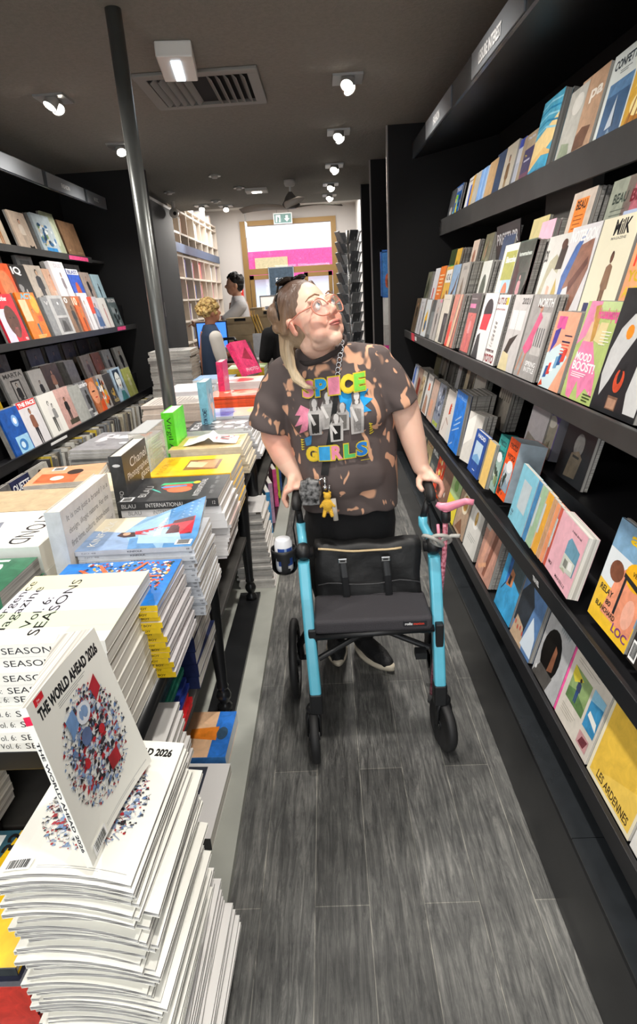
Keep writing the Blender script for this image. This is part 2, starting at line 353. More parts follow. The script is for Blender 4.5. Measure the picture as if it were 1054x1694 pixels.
# ---------------------------------------------------------------- right wall rack
def prism(b, prof, y0, y1, col='#ffffff', mi=0):
    k = len(prof); vs = [(x, y0, z) for x, z in prof]+[(x, y1, z) for x, z in prof]
    return b.add(vs, [tuple(range(k))[::-1], tuple(range(k, 2*k))]+[(i, (i+1) % k, (i+1) % k+k, i+k) for i in range(k)], col, mi)
RY0, RY1 = -1.6, 5.05
rk = thing('magazine_rack', 'tall black wall rack of stepped magazine shelves beside the aisle at the person\'s elbow', 'magazine rack', (.9, 2, 0))
def P(b, name, m, root=rk, **k):
    o = b.build(name, m, root, **k); o.matrix_parent_inverse = Matrix.Translation(-Vector(root.location)); return o
b = MB(); prism(b, [(.545, 0), (.556, .235), (.56, .25), (1.34, .25), (1.34, 0)], RY0, RY1); P(b, 'plinth', BLACKG, bevel=.003)
b = MB(); y = RY0
while y < RY1: b.box(.556, y+.001, .25, .70, min(y+1.36, RY1)-.001, .256); y += 1.36
P(b, 'plinth_top', mat('black_glossy_board', '#24272a', .25, noise_amt=.1))
b = MB(); prism(b, [(.70, .25), (.66, .34), (.62, .37), (.62, .378), (1.34, .378), (1.34, .25)], RY0, RY1); P(b, 'shelf', BLACK)
def lip(x, z0, z1, y0=RY0, y1=RY1, dz=0, th=.014):
    b = MB(); d = (y1-y0)
    vs = [(x, y0, z0), (x+th, y0, z0), (x+th, y0, z1), (x, y0, z1), (x, y1, z0+dz), (x+th, y1, z0+dz), (x+th, y1, z1+dz), (x, y1, z1+dz)]
    b.add(vs, [(3, 2, 1, 0), (4, 5, 6, 7), (0, 1, 5, 4), (1, 2, 6, 5), (2, 3, 7, 6), (3, 0, 4, 7)])
    return b
P(lip(.60, .330, .392), 'shelf_lip', BLACK, bevel=.002); P(lip(.62, .668, .727), 'shelf_lip', BLACK, bevel=.002); P(lip(.64, 1.218, 1.272), 'shelf_lip', DARKSH, bevel=.002)
for (x, z, x2, rs, zs) in ((.62, .70, 1.34, .80, .87), (.64, 1.235, 1.34, .755, 1.425)):
    b = MB().box(x+.014, RY0, z-.02, x2, RY1, z); P(b, 'shelf', BLACK)
    b = MB(); prism(b, [(rs, z), (rs+.03, zs), (1.34, zs), (1.34, z)], RY0, RY1); P(b, 'shelf_step', BLACK)
b = MB(); prism(b, [(.87, 1.425), (.875, 1.55), (1.34, 1.55), (1.34, 1.425)], RY0, RY1); P(b, 'shelf_step', BLACK)
def tilted(x0, x1, z0, z1, dz, ya=RY0, yb=RY1, slope=.0):
    b = MB(); vs = []
    for y, d in ((ya, 0), (yb, dz)): vs += [(x0, y, z0+d), (x1, y, z0+d+slope), (x1, y, z1+d+slope), (x0, y, z1+d)]
    b.add(vs, [(3, 2, 1, 0), (4, 5, 6, 7), (0, 1, 5, 4), (1, 2, 6, 5), (2, 3, 7, 6), (3, 0, 4, 7)]); return b
Z4 = lambda y: 1.955+(y-2)*.02
P(tilted(.92, 1.34, 1.87-.0, 1.93-.0, .133), 'shelf', DARKSH)
P(tilted(.915, .93, 1.82-.0, 1.883, .133), 'shelf_lip', DARKSH)
ZF = lambda y: 2.41+(y-2.35)*.029
P(tilted(.71, .725, ZF(RY0), ZF(RY0)+.105, .029*(RY1-RY0)), 'sign_fascia', mat('graphite_fascia', '#4a4f55', .25, metal=.2))
P(tilted(.725, 1.34, ZF(RY0), ZF(RY0)+.02, .029*(RY1-RY0), slope=.12), 'fascia_canopy', BLACK)
for (ya, yb, s, tx) in ((2.40, 3.14, 'LEISURE INTEREST', (2.66, 3.0)), (3.6, 4.4, 'FASHION', (3.9, 4.1)), (1.3, 2.3, '', None)):
    b = tilted(.704, .7095, ZF(ya)+.004, ZF(ya)+.1, .029*(yb-ya), ya, yb); pl = P(b, 'sign_plate', mat('grey_sign_plate', '#7d8186', .35, metal=.1))
    if s:
        vs, fs = text_geo(s, .03); y1, y0 = tx; b = MB()
        b.add([(.7005, y0+(y1-y0)*u, ZF(y0+(y1-y0)*u)+.022+.045*v) for u, v in vs], fs, '#e8e8e8'); o = P(b, 'sign_lettering', PRINT, fix=False)
b = MB(); 
vs, fs = text_geo('TRAVEL', .04); b.add([(.6185, 1.70-.058*u, .688+.018*v) for u, v in vs], fs, '#f2f2f2'); P(b, 'shelf_label', PRINT, fix=False)
b = MB().box(.6385, 4.36, 1.232, .6395, 4.44, 1.258, '#e9e9e9'); P(b, 'shelf_label', PRINT)
b = MB().box(.636, 4.46, 1.222, .639, 4.6, 1.275, '#e2324a'); P(b, 'shelf_label', PRINT)
# end panel with its pale edge, and the next two bays behind it
GREYED = mat('pale_edge_trim', '#8f8a86', .5)
for y, x, lab in ((5.06, .53, 'tall black end panel closing the magazine rack'), (6.24, .49, 'middle black end panel behind the magazine rack'), (7.54, .48, 'farthest black end panel beside the postcard stand')):
    t = thing('end_panel', lab, 'panel', (x, y, 0))
    b = MB().box(0, 0, 0, .82, .09, CEIL); b.build('panel', BLACKM, t)
    b = MB().box(-.012, 0, 0, 0, .025, CEIL); b.build('edge_trim', GREYED, t)
# ---------------------------------------------------------------- left wall rack
LY0, LY1 = .2, 5.95
lk = thing('magazine_rack', 'black wall rack of fashion magazines beyond the loaded table, under the slanting fascia', 'magazine rack', (-2, 3, 0))
PL = lambda b, n, m, **k: P(b, n, m, root=lk, **k)
def lbox(x0, x1, z0, z1, ya=LY0, yb=LY1): return MB().box(min(x0, x1), ya, z0, max(x0, x1), yb, z1)
PL(lbox(-1.62, -2.34, .035, .468), 'plinth', BLACK); PL(lbox(-1.60, -1.615, .45, .505), 'shelf_lip', BLACK)
PL(lbox(-1.78, -2.34, .765, .79), 'shelf', BLACK); PL(lbox(-1.765, -1.78, .762, .818), 'shelf_lip', BLACK); PL(lbox(-1.9, -2.34, .79, .965), 'shelf_step', BLACK)
PL(lbox(-1.84, -2.34, 1.375, 1.40), 'shelf', DARKSH); PL(lbox(-1.825, -1.84, 1.378, 1.42), 'shelf_lip', DARKSH); PL(lbox(-1.93, -2.34, 1.40, 1.595), 'shelf_step', BLACK)
PL(lbox(-2.03, -2.34, 1.965, 1.985), 'shelf', DARKSH); PL(lbox(-2.015, -2.03, 1.955, 2.0, yb=5.6), 'shelf_lip', DARKSH)
PL(lbox(-1.88, -1.895, 2.385, 2.49, yb=5.85), 'sign_fascia', MATS['graphite_fascia'])
for ya, yb, s, (t0, t1) in ((2.9, 4.55, '', (0, 0)), (4.62, 5.3, 'FASHION', (4.85, 5.0)), (5.36, 5.8, 'MUSIC', (5.5, 5.6))):
    PL(MB().box(-1.879, ya, 2.392, -1.874, yb, 2.484), 'sign_plate', MATS['grey_sign_plate'])
    if s:
        vs, fs = text_geo(s, .03); PL(MB().add([(-1.872, t0+(t1-t0)*u, 2.42+.03*v) for u, v in vs], fs, '#e8e8e8'), 'sign_lettering', PRINT, fix=False)
PL(MB().box(-1.824, 5.4, 1.385, -1.821, 5.62, 1.415, '#f0568c'), 'shelf_label', PRINT); PL(MB().box(-2.014, 5.1, 1.96, -2.011, 5.5, 1.99, '#f0568c'), 'shelf_label', PRINT)
PL(MB().box(-1.764, 3.62, .785, -1.761, 3.86, .8, '#f0f0f0'), 'shelf_label', PRINT)
tag(MB().box(-2.34, 5.96, 0, -1.55, 6.05, CEIL).build('end_panel', BLACKM), 'black end panel closing the far end of the fashion rack behind the pole', 'panel')
t = thing('tall_cabinet', 'tall black cabinet between the fashion rack and the pale cube bookcase', 'cabinet', (-1.84, 6.9, 0))
MB().box(-.48, -.75, 0, .06, 1.0, 2.62).build('body', BLACKM, t); MB().box(-.48, -.77, 2.62, .07, 1.0, 2.65).build('top_trim', GREYED, t); MB().box(.06, -.5, 1.45, .10, -.1, 1.6).build('bracket', GREYED, t)
# pole
b = MB(); b.tube([(-.8, 2.96, .035), (-.8, 2.96, CEIL)], .033, 24); b.box(-.86, 2.9, .035, -.74, 3.02, .05)
tag(b.build('support_pole', STEEL, smooth=True), 'grey painted steel pole rising from the loaded table to the ceiling', 'pole')
# ---------------------------------------------------------------- ceiling fittings
LAMPG = mat('lamp_face', '#ffffff', .3, emit='#fff6e8', es=14)
SILV = mat('satin_aluminium', '#b9bab8', .35, metal=.7)
def downlight(x, y, label, aims, single=False):
    t = thing('ceiling_spotlight', label, 'ceiling light', (x, y, CEIL), group='spotlights in the ceiling')
    b = MB(); s = .085
    b.box(-s, -s, -.012, s, s, 0); b.build('frame', SILV, t)
    for k, a in enumerate(aims):
        d = Vector(a).normalized(); c0 = Vector((0, (-.035+.07*k) if len(aims) > 1 else 0, -.03))
        R = d.to_track_quat('-Z', 'Y').to_matrix().to_4x4(); R.translation = c0
        b = MB(); b.lathe([(.02, .035), (.036, .02), (.04, -.03), (.038, -.032), (.034, -.028)], M=R, n=20); h = b.build('lamp_head', SILV, t, smooth=True)
        b = MB(); b.lathe([(.0345, -.0285), (0, -.0285)], M=R, n=20); b.build('bulb_face', LAMPG, h)
for i, (y, x, l) in enumerate(((3.98, .195, 'nearest twin spotlight above the right aisle'), (5.14, .171, 'second twin spotlight along the aisle, before the rack end'), (6.37, .159, 'third twin spotlight along the aisle'), (7.37, .136, 'fourth small twin spotlight along the aisle'), (8.12, .129, 'farthest twin spotlight of the aisle row, by the fan'))):
    downlight(x, y, l, [(-.3, -.75, -1), (.5, -.6, -1)])
downlight(-1.486, 3.967, 'twin spotlight on the ceiling left of the pole, nearest', [(-.5, -.5, -1), (.4, -.7, -1)])
downlight(-1.472, 5.106, 'single bright spotlight touching the pole\'s edge near the ceiling', [(.3, -.7, -1)])
downlight(-1.483, 8.3, 'small bright spotlight at the edge of the dark ceiling, left one', [(.1, -.8, -1)])
downlight(-1.2, 8.45, 'small bright spotlight at the edge of the dark ceiling, right one', [(.1, -.8, -1)])
t = thing('ceiling_spotlight', 'square recessed white ceiling light near the fan', 'ceiling light', (-.69, 7.4, CEIL))
MB().box(-.12, -.1, -.03, .12, .1, 0).build('frame', WHITEP, t); MB().box(-.05, -.04, -.035, .05, .04, -.03).build('bulb_face', LAMPG, t)
for x, y, l in ((-1.62, 7.2, 'small ceiling sensor nearest the bookcase'), (-.998, 6.47, 'small pale ceiling sensor in front of the fan'), (-1.25, 8.0, 'flat ceiling vent disc behind the other sensors'), (-.86, 7.2, 'small oval ceiling sensor left of the square light')):
    t = thing('ceiling_sensor', l, 'ceiling sensor', (x, y, CEIL)); MB().lathe([(.0, -.03), (.025, -.028), (.035, -.015)], n=16).build('dome', WHITEP, t, smooth=True); MB().lathe([(.06, -.012), (.06, 0)], n=16).build('ring', SILV, t)
# emergency light box
t = thing('emergency_light', 'white boxy emergency light fixed to the dark ceiling by the air grille', 'emergency light', (-.66, 3.47, CEIL), rz=.12)
MB().box(-.085, -.17, -.065, .085, .17, 0, '#f2f0ec').build('housing', mat('white_plastic', '#e9e6e0', .4), t, bevel=.006)
MB().box(-.022, -.12, -.071, .022, .14, -.065).build('light_strip', mat('strip_glow', '#ffffff', .4, emit='#dff0ff', es=4), t)
# air grille: frame and nested louvres
t = thing('air_grille', 'square metal air diffuser in the dark ceiling', 'air vent', (-.62, 3.98, CEIL), rz=.0)
b = MB()
for s0, s1 in ((.24, .30),):
    for a in ((-.33, -s1, .33, -s0), (-.33, s0, .33, s1), (-.33, -s0, -.27, s0), (.27, -s0, .33, s0)): b.box(a[0], a[1], -.018, a[2], a[3], 0)
b.build('frame', mat('diffuser_metal', '#8d8b86', .5, metal=.3), t, bevel=.004)
for k in range(5):
    a = .045+.045*k; b = MB()
    for sx in (-1, 1):
        b = MB(); b.add([(sx*a, -.22, -.004), (sx*(a+.028), -.22, -.03), (sx*(a+.028), .22, -.03), (sx*a, .22, -.004), (sx*(a+.003), -.22, -.002), (sx*(a+.031), -.22, -.028), (sx*(a+.031), .22, -.028), (sx*(a+.003), .22, -.002)], [(0, 1, 2, 3), (7, 6, 5, 4), (0, 4, 5, 1), (3, 2, 6, 7), (1, 5, 6, 2)])
        b.build('louvre', MATS['diffuser_metal'], t)
MB().box(-.27, -.24, -.001, .27, .24, 0).build('shade_backing', BLACKM, t)  # flat black sheet painted in for the shade behind the louvres
# ceiling fan
t = thing('ceiling_fan', 'grey three-bladed ceiling fan hanging over the counter area', 'ceiling fan', (-.30, 6.99, CEIL))
MB().lathe([(.0, -.06), (.05, -.055), (.06, -.03), (.06, 0)], n=20).build('canopy', WHITEP, t, smooth=True)
MB().lathe([(.012, -.14), (.012, -.05)], n=12).build('rod', WHITEP, t)
MB().lathe([(0, -.27), (.06, -.265), (.10, -.235), (.06, -.16), (.018, -.11)], n=24).build('motor', mat('fan_grey', '#6f6a66', .5), t, smooth=True)
for a in (.1, 2.9, 4.7):
    vs = []; n_ = 10
    for i in range(n_+1):
        u = i/n_; r = .05+.50*u; wd = .03+.075*math.sin(PI*min(1, u*1.05)*.8+.3); off = .06*math.sin(u*2.2); z = -.262+.02*math.sin(u*3)
        for s_, dz in ((-1, -.01), (1, .02)): vs.append((r, off+s_*wd, z+dz))
    vs2 = [(x, y, z+.006) for x, y, z in vs]; k = len(vs); fs = []
    for i in range(n_): a0 = 2*i; fs += [(a0, a0+1, a0+3, a0+2), (k+a0, k+a0+2, k+a0+3, k+a0+1), (a0, a0+2, k+a0+2, k+a0), (a0+1, k+a0+1, k+a0+3, a0+3)]
    fs += [(0, k, k+1, 1), (k-2, k-1, 2*k-1, 2*k-2)]
    R = rotz(a); b = MB().add([R @ Vector(v) for v in vs2+vs if 0] or [R @ Vector(v) for v in vs]+[R @ Vector(v) for v in vs2], fs); b.build('blade', mat('beige_blade', '#b5aa9e', .5), t, smooth=True)
# ---------------------------------------------------------------- racks full of magazines
W_ = '#f1efea'; K_ = '#141416'; SK = '#d6a07f'
def facing(side, X, Z, y, wd, h, n, t, desc, base, art, group, cat='magazine', spine=None, sart=(), hard=0, pages=None, al=13, skew=0, label=None, name='magazine', dzy=0):
    """a pile of n copies leaning back on a rack; y is where the cover's edge nearest the shop front (right rack) or nearest the camera (left rack) stands"""
    a = math.radians(al); s = 1 if side == 'R' else -1
    rnd = random.Random(int(y*1000)+int(X*77))
    for k in range(n):
        off = k*(t+.0012); da = a+math.radians(.25*k) if k else a
        sk = math.radians(skew+(rnd.uniform(-1.2, 1.2) if k else 0))
        xx = s*(abs(X)+off/math.cos(a)); yy = y+(rnd.uniform(-.004, .004) if k else 0)
        ex = Vector((0, -s*math.cos(sk), 0)) ; ex = Vector((s*math.sin(sk), -s*math.cos(sk), 0))
        ey = Vector((s*math.sin(da), 0, math.cos(da))); ez = ex.cross(ey).normalized(); ey = ez.cross(ex)
        M = frame(ex, ey, ez, Vector((xx, yy, Z+.002+t*math.sin(a)))-ez*(t if t > .04 else 0))
        if k == 0:
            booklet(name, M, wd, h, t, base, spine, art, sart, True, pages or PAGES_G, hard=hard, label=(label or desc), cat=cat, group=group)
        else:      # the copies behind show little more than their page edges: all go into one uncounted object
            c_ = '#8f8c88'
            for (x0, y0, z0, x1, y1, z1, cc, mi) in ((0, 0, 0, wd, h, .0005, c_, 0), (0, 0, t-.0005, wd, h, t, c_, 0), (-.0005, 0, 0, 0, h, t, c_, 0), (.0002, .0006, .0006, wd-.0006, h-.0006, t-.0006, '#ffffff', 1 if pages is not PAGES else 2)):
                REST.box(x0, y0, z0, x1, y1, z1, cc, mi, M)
REST = MB()
G = 'magazines leaning on the front row of the eye-level rack shelf'
def R3(*a, **k): facing('R', .70, 1.252, *a, G, **k)
T_ = lambda s, c=K_, y=.84, h=.11, x0=.06, x1=.94: ('t', s, x0, x1, y, y+h, c, .03)
R3(5.02, .2, .255, 3, .012, 'narrow brown fashion magazine by the red shelf tag', '#6a5a48', fig(.5, .05, .85, top='#2a231d', bot='#4a3c2c', w=.14))
R3(4.78, .2, .255, 4, .012, 'pale grey magazine second from the red shelf tag', '#cfcfd2', fig(.5, .0, .8, top='#8f96a5', bot='#6d7282')+bars(.1, .7, .9, 2))
R3(4.53, .2, .25, 2, .010, 'white magazine with a yellow flower', '#dfe6ea', [('p', [(.3, .1), (.8, .2), (.6, .75), (.2, .5)], '#e8b82c'), ('e', .55, .3, .18, .15, '#3a6b9a')])
R3(4.28, .2, .25, 7, .010, 'dark blue-grey magazine standing before grey spines', '#4f5658', [('r', .1, .1, .9, .7, '#7b8688')])
R3(4.13, .19, .255, 3, .012, 'grey magazine with a seated dark figure, pink corner', '#b9b6b2', fig(.5, .0, .8, top='#3a3836', bot='#55504c')+[('r', .6, .92, .98, .99, '#e58fa6')])
R3(3.93, .23, .285, 2, .009, 'cream magazine with a black rectangle panel', '#e0dbcc', [('r', .45, .02, .97, .62, '#2c2d2f'), ('r', .6, .38, .85, .55, '#55585a'), ('p', [(.03, .05), (.2, .12), (.12, .2)], '#9b9688'), ('r', .1, .9, .8, .905, '#777777')])
R3(3.60, .21, .285, 4, .012, 'salmon striped magazine with a flowing desert road', '#d98a77', [('p', [(0, 0), (.55, 0), (.3, .5), (.02, .42)], '#ea4c3a'), ('p', [(.3, .0), (.62, 0), (.9, 1), (.75, 1), (.45, .5)], '#f0c7a4'), ('p', [(.62, 0), (.75, 0), (.98, .8), (.98, 1), (.93, 1)], '#8b5a50'), ('p', [(.4, .2), (.48, .2), (.7, 1), (.62, 1)], '#8a8f86')])
R3(3.20, .19, .29, 8, .011, 'charcoal magazine with a pink reclining figure', '#55504f', [('r', .08, .03, .95, .68, '#d4706a'), *fig(.5, .05, .6, '#e6a59a', '#7b3b35', '#e7a0a2', '#c6626a', .1), ('r', .1, .76, .7, .83, '#e786b4'), ('r', .1, .9, .7, .92, '#9b9695')])
R3(2.93, .22, .29, 3, .011, 'white magazine with a red helmet portrait behind the kyoto issue', '#eae8ea', [('e', .5, .72, .32, .2, '#26262a'), ('p', [(.15, .45), (.7, .45), (.8, .7), (.2, .68)], '#e23a48'), ('p', [(.0, .0), (.5, .0), (.3, .4), (.1, .35)], '#3b3b3d')])
R3(2.76, .215, .285, 5, .008, 'white magazine headed brutus about kyoto', '#e9e7e6', [T_('BRUTUS', '#6b1c26', .86, .1, .05, .8), ('r', .8, .86, .95, .96, '#e8c41f'), T_('A COLLECTION IN THE SCIENCE', '#a34852', .78, .025, .1, .85), *[('p', [(.42, .62-.06*i), (.6, .6-.06*i), (.55, .57-.06*i), (.45, .58-.06*i)], '#8d8a88') for i in range(5)], *[('p', [(.3+.05*(i % 3), .4-.04*i), (.6, .38-.04*i), (.5, .36-.04*i)], '#c3c0bd') for i in range(4)], T_('NEW PERSPECTIVE', '#5d2630', .17, .04, .08, .8), T_('KYOTO', '#8c1c28', .02, .12, .08, .9)])
R3(2.48, .20, .285, 6, .008, 'grey magazine with a black cat on stacked boxes', '#cdcac9', [('r', .1, .55, .85, .8, '#e8e7e6'), ('r', .45, .4, .47, .8, '#a8a6a5'), ('p', [(.1, .2), (.3, .42), (.75, .5), (.5, .34), (.3, .1)], '#3a332c'), ('p', [(.0, 0), (.6, 0), (.5, .22), (.1, .25)], '#dccfa4'), T_('2021', '#5c5a5a', .88, .08, .5, .95)])
R3(2.26, .215, .285, 5, .008, 'grey magazine with a woman leaping in a pink dress', '#a9a6a4', [('r', .5, .3, .95, .8, '#c9c6c3'), *[('r', .55+.1*i, .4, .6+.1*i, .62, '#77777a') for i in range(4)], ('p', [(.1, .35), (.3, .55), (.5, .82), (.66, .74), (.5, .52), (.52, .38), (.3, .28)], '#e5688f'), ('p', [(.3, .3), (.36, .3), (.26, .02), (.2, .02)], '#c98f76'), ('p', [(.12, .3), (.18, .32), (.04, .06), (.0, .08)], '#c98f76'), ('e', .52, .84, .06, .05, '#c98f76'), ('p', [(.3, .86), (.5, .92), (.52, .84)], '#6d4a38'), T_('NORTH', '#f4f4f4', .86, .1, .3, .97), T_('SPRING', '#f7f7f7', .16, .06, .45, .92), T_('IN STYLE', '#f7f7f7', .09, .06, .45, .92)])
R3(1.985, .175, .235, 5, .010, 'peach magazine with blue illustrated shelves and orange corner', '#f5b08f', [('p', [(0, 0), (.55, 0), (.95, .45), (.5, .6), (0, .45)], '#d9edf2'), ('r', .12, .78, .5, .94, '#e85aa0'), ('p', [(.1, .45), (.3, .6), (.35, .8), (.12, .75)], '#4a3fa6'), *[('p', [(.1+.12*i, .12+.05*i), (.25+.12*i, .14+.05*i), (.3+.12*i, .3+.05*i), (.14+.12*i, .28+.05*i)], ('#2e5f9e', '#e84a3a', '#ffffff', '#79b0d8')[i % 4]) for i in range(6)], ('p', [(.0, .0), (.2, .03), (.1, .1)], '#e2542c'), ('r', .55, .62, .9, .64, '#3a2a50'), ('r', .6, .7, .92, .715, '#3a2a50'), *bars(.58, .9, .6, 4, '#e94b40', .04, .012)])
R3(1.785, .205, .268, 4, .009, 'green magazine with a blonde woman in a pink gown', '#b9cc7c', [('p', [(.0, .55), (.1, 1), (.45, 1), (.35, .7)], '#ef8fb8'), ('r', .45, .92, .98, 1, '#c9dc9c'), ('p', [(.16, .02), (.02, .3), (.2, .62), (.5, .62), (.86, .3), (.95, .08), (.7, .15), (.55, .02), (.4, .2), (.3, .0)], '#f48ab4'), ('p', [(.2, .6), (.5, .6), (.55, .78), (.3, .8)], '#e9c3a2'), ('e', .38, .87, .085, .075, '#e8bd9a'), ('p', [(.28, .95), (.42, .97), (.5, .85), (.52, .62), (.42, .6), (.36, .8)], '#c99a4c'), ('p', [(.5, .62), (.8, .58), (.8, .8), (.58, .8)], '#e9d7a0'), T_('Housekeeping', '#ee4fa0', .8, .14, .42, .99), T_('MOOD', '#ffffff', .4, .085, .12, .62), T_('BOOST!', '#ffffff', .3, .095, .1, .8), *bars(.14, .6, .28, 3, '#ffffff', .02, .008), *bars(.68, .95, .72, 5, '#f4f6e0', .03, .01), ('e', .86, .12, .02, .02, '#f6c0d0'), *bars(.7, .95, .1, 3, '#3b4a24', .03, .012)], spine='#dfe6f0')
R3(1.575, .235, .30, 5, .012, 'black magazine with a fried egg on white arcs', '#232427', [('p', [(.34, .80), (.16, .68), (.06, .5), (.04, .3), (.12, .12), (.24, .26), (.36, .45), (.52, .62), (.62, .76), (.5, .82)], '#cfd0d0'), ('p', [(.68, .2), (.74, .05), (.98, .05), (.98, .75), (.86, .7), (.72, .45)], '#d4d5d5'), ('e', .36, .66, .075, .06, '#ee8f1c'), ('e', .45, .28, .10, .10, '#d9502e'), ('e', .45, .31, .045, .06, '#232427'), ('r', .40, .36, .5, .42, '#232427'), ('r', .34, .04, .56, .15, '#7c5a48'), ('r', .36, .05, .54, .13, '#b28a72'), T_('rakes', '#f4f4f4', .86, .08, .32, .72)], spine='#8b8f94')
G = 'magazines leaning on the middle row of the eye-level rack shelf'
def R3m(*a, **k): facing('R', .785, 1.44, *a, G, **k)
R3m(5.0, .2, .255, 9, .011, 'olive landscape magazine at the far end of the middle row', '#6e6f5e', [('p', [(.1, .1), (.8, .5), (.5, .9), (.2, .6)], '#3b3f33')])
R3m(4.70, .19, .27, 2, .01, 'white magazine with a red mark, middle row', '#dcdbe0', [('r', .3, .2, .5, .5, '#c5303a')])
R3m(4.50, .21, .275, 2, .01, 'orange magazine of the middle row', '#f08236', [*bars(.15, .85, .8, 6, '#fbe0b4', .09, .03)])
R3m(4.28, .21, .265, 2, .008, 'yellow magazine with white AZ sticker box', '#e8b84a', [('r', .1, .62, .95, .92, '#f2f1ec'), T_('AZ AZ', '#1c1c1c', .68, .14, .2, .85), *blobs(3, ['#c46a35', '#8f4a2a', '#e9d9b0'], 7, (.1, .05, .9, .5))])
R3m(4.05, .21, .265, 5, .01, 'sky blue magazine with a brown branch', '#8fb0d2', [('p', [(.1, .05), (.25, .3), (.6, .5), (.9, .85), (.8, .5), (.4, .2)], '#5f3f2c'), ('p', [(0, 0), (.6, 0), (.4, .2), (.05, .25)], '#c99565')])
R3m(3.80, .2, .265, 8, .011, 'light grey magazine with a standing stone arch', '#b5b0a8', [('p', [(.25, 0), (.35, .5), (.5, .72), (.65, .5), (.7, 0), (.55, 0), (.5, .4), (.4, 0)], '#7c6d5a'), ('r', .3, .85, .7, .93, '#8f8a84')])
R3m(3.30, .17, .25, 4, .01, 'white magazine with a dark green leaf', '#d9dcd4', [('e', .5, .4, .3, .35, '#3c4b36')])
R3m(2.95, .21, .30, 2, .012, 'cream and olive magazine with a shouting face', '#f2eedd', [('r', .2, .5, .98, .9, '#a9a94a'), ('r', .35, .05, .98, .5, '#a8cdea'), *face(.66, .25, .18, '#e0815a', '#d97a55'), T_('Biancohe', '#ffffff', .74, .09, .3, .97)])
R3m(2.73, .205, .30, 1, .012, 'dark green magazine with a pink figure in a window', '#5d6a60', [('r', .35, .05, .85, .58, '#39423b'), *fig(.55, .06, .5, '#d9a5a0', '#4a3330', '#c98f96', '#b5808c', .1), T_('homemadness', '#d7ddd6', .8, .06, .12, .9)])
R3m(2.725, .20, .295, 9, .012, 'claret magazine beside grey page edges', '#8d5560', [])
R3m(2.39, .215, .29, 2, .008, 'white magazine with an arching pale leg and black cat', '#dcdad5', [('p', [(.05, 0), (.1, .3), (.3, .7), (.55, .78), (.8, .68), (.78, .55), (.5, .62), (.35, .5), (.25, .2), (.2, 0)], '#b9b49a'), ('p', [(.62, .6), (.9, .6), (.95, .85), (.7, .9)], '#3a2b22'), ('e', .78, .88, .12, .06, '#5d3a2a'), ('p', [(.5, 0), (.62, 0), (.6, .4), (.48, .42)], '#e0b8a2'), ('p', [(.75, .0), (.95, .05), (.92, .35), (.8, .5), (.72, .3)], '#c9b064'), T_('DS', '#1a1a1a', .7, .14, .02, .16)])
R3m(2.18, .225, .30, 2, .01, 'white magazine headed notebook with clasped brown hands', '#e3e1e4', [('p', [(.1, .1), (.6, .95), (.3, .8), (.05, .5)], '#4d6fb0'), ('p', [(.35, .0), (.7, .1), (.95, .55), (.9, .85), (.5, .8), (.2, .35), (.5, .4)], '#9a6d5c'), ('p', [(.45, .3), (.9, .6), (.85, .68), (.4, .42)], '#6f4338'), T_('NOTEBOOK', '#fbfbfb', .84, .12, .04, .97), ('p', [(0, 0), (.15, .02), (.05, .18)], '#a8c43c')])
R3m(1.945, .225, .30, 3, .01, 'cream magazine headed milk with a robed figure', '#efe9cf', [T_('MilK', '#17171b', .83, .14, .38, .8), T_('MAGAZINE', '#8f8b80', .79, .025, .36, .76), *fig(.56, .02, .66, '#6b4634', '#4a2f22', '#8d6a50', '#7a583f', .09), ('r', .12, .1, .28, .22, '#3c4270'), ('r', .05, .02, .22, .08, '#cfd4de'), ('r', .2, .0, .3, .05, '#e2542c')])
R3m(1.70, .20, .29, 5, .01, 'orange magazine covered in yellow and red capitals', '#f2a878', [T_('FRESH', '#f0402c', .55, .14, .1, .98), T_('ISSUE', '#e24a5c', .72, .12, .15, .9), T_('YOND', '#d9b420', .42, .1, .05, .8), T_('AMERICAN', '#e8c62c', .28, .1, .05, .98), T_('FRESH', '#f2901c', .1, .12, .05, .9)])
G = 'magazines on the back row of the eye-level rack shelf'
def R3b(*a, **k): facing('R', .885, 1.562, *a, G, **k)
R3b(4.62, .2, .26, 2, .012, 'dark green and brown magazine at the back', '#3d4a2c', [('r', .1, .4, .9, .6, '#3fae3f'), ('r', .1, .1, .9, .3, '#7d5a3a')])
R3b(4.45, .19, .255, 8, .011, 'golden yellow magazine before grey spines', '#e0b54a', [('e', .5, .4, .25, .3, '#a8772c')])
R3b(3.96, .15, .27, 2, .012, 'thin pale magazine with a blue figure', '#d6c4b4', [('r', .2, .05, .8, .45, '#3a82c4'), ('e', .5, .65, .2, .15, '#a06a50')])
R3b(3.67, .17, .28, 7, .012, 'mossy brown magazine before thick grey pages', '#77735a', [*blobs(9, ['#8f8a70', '#4d5238', '#a07a58', '#5f6b48'], 12, (.05, .05, .95, .95), .2)])
R3b(3.30, .2, .275, 2, .01, 'navy magazine behind the black card', '#37496d', [])
R3b(2.87, .2, .27, 1, .012, 'yellow flowered magazine beside the black card', '#cfc28e', [*blobs(11, ['#d6cf4c', '#efe9c8', '#b8a45c'], 8, (.1, .1, .9, .7), .2)])
R3b(2.715, .16, .24, 2, .02, 'pink booklet at the back', '#eeb9cc', [T_('PINUS', '#d9608c', .12, .07, .1, .6)])
R3b(2.45, .20, .31, 9, .013, 'white magazine with an orange BEAU label', '#cdbfb2', [('r', .2, .48, .75, .92, '#f08a3c'), T_('BEAU', '#2b1712', .8, .1, .26, .7), *bars(.28, .66, .74, 5, '#8d4a20', .045, .01), ('p', [(0, 0), (.7, 0), (.5, .4), (.1, .3)], '#e7e0da')])
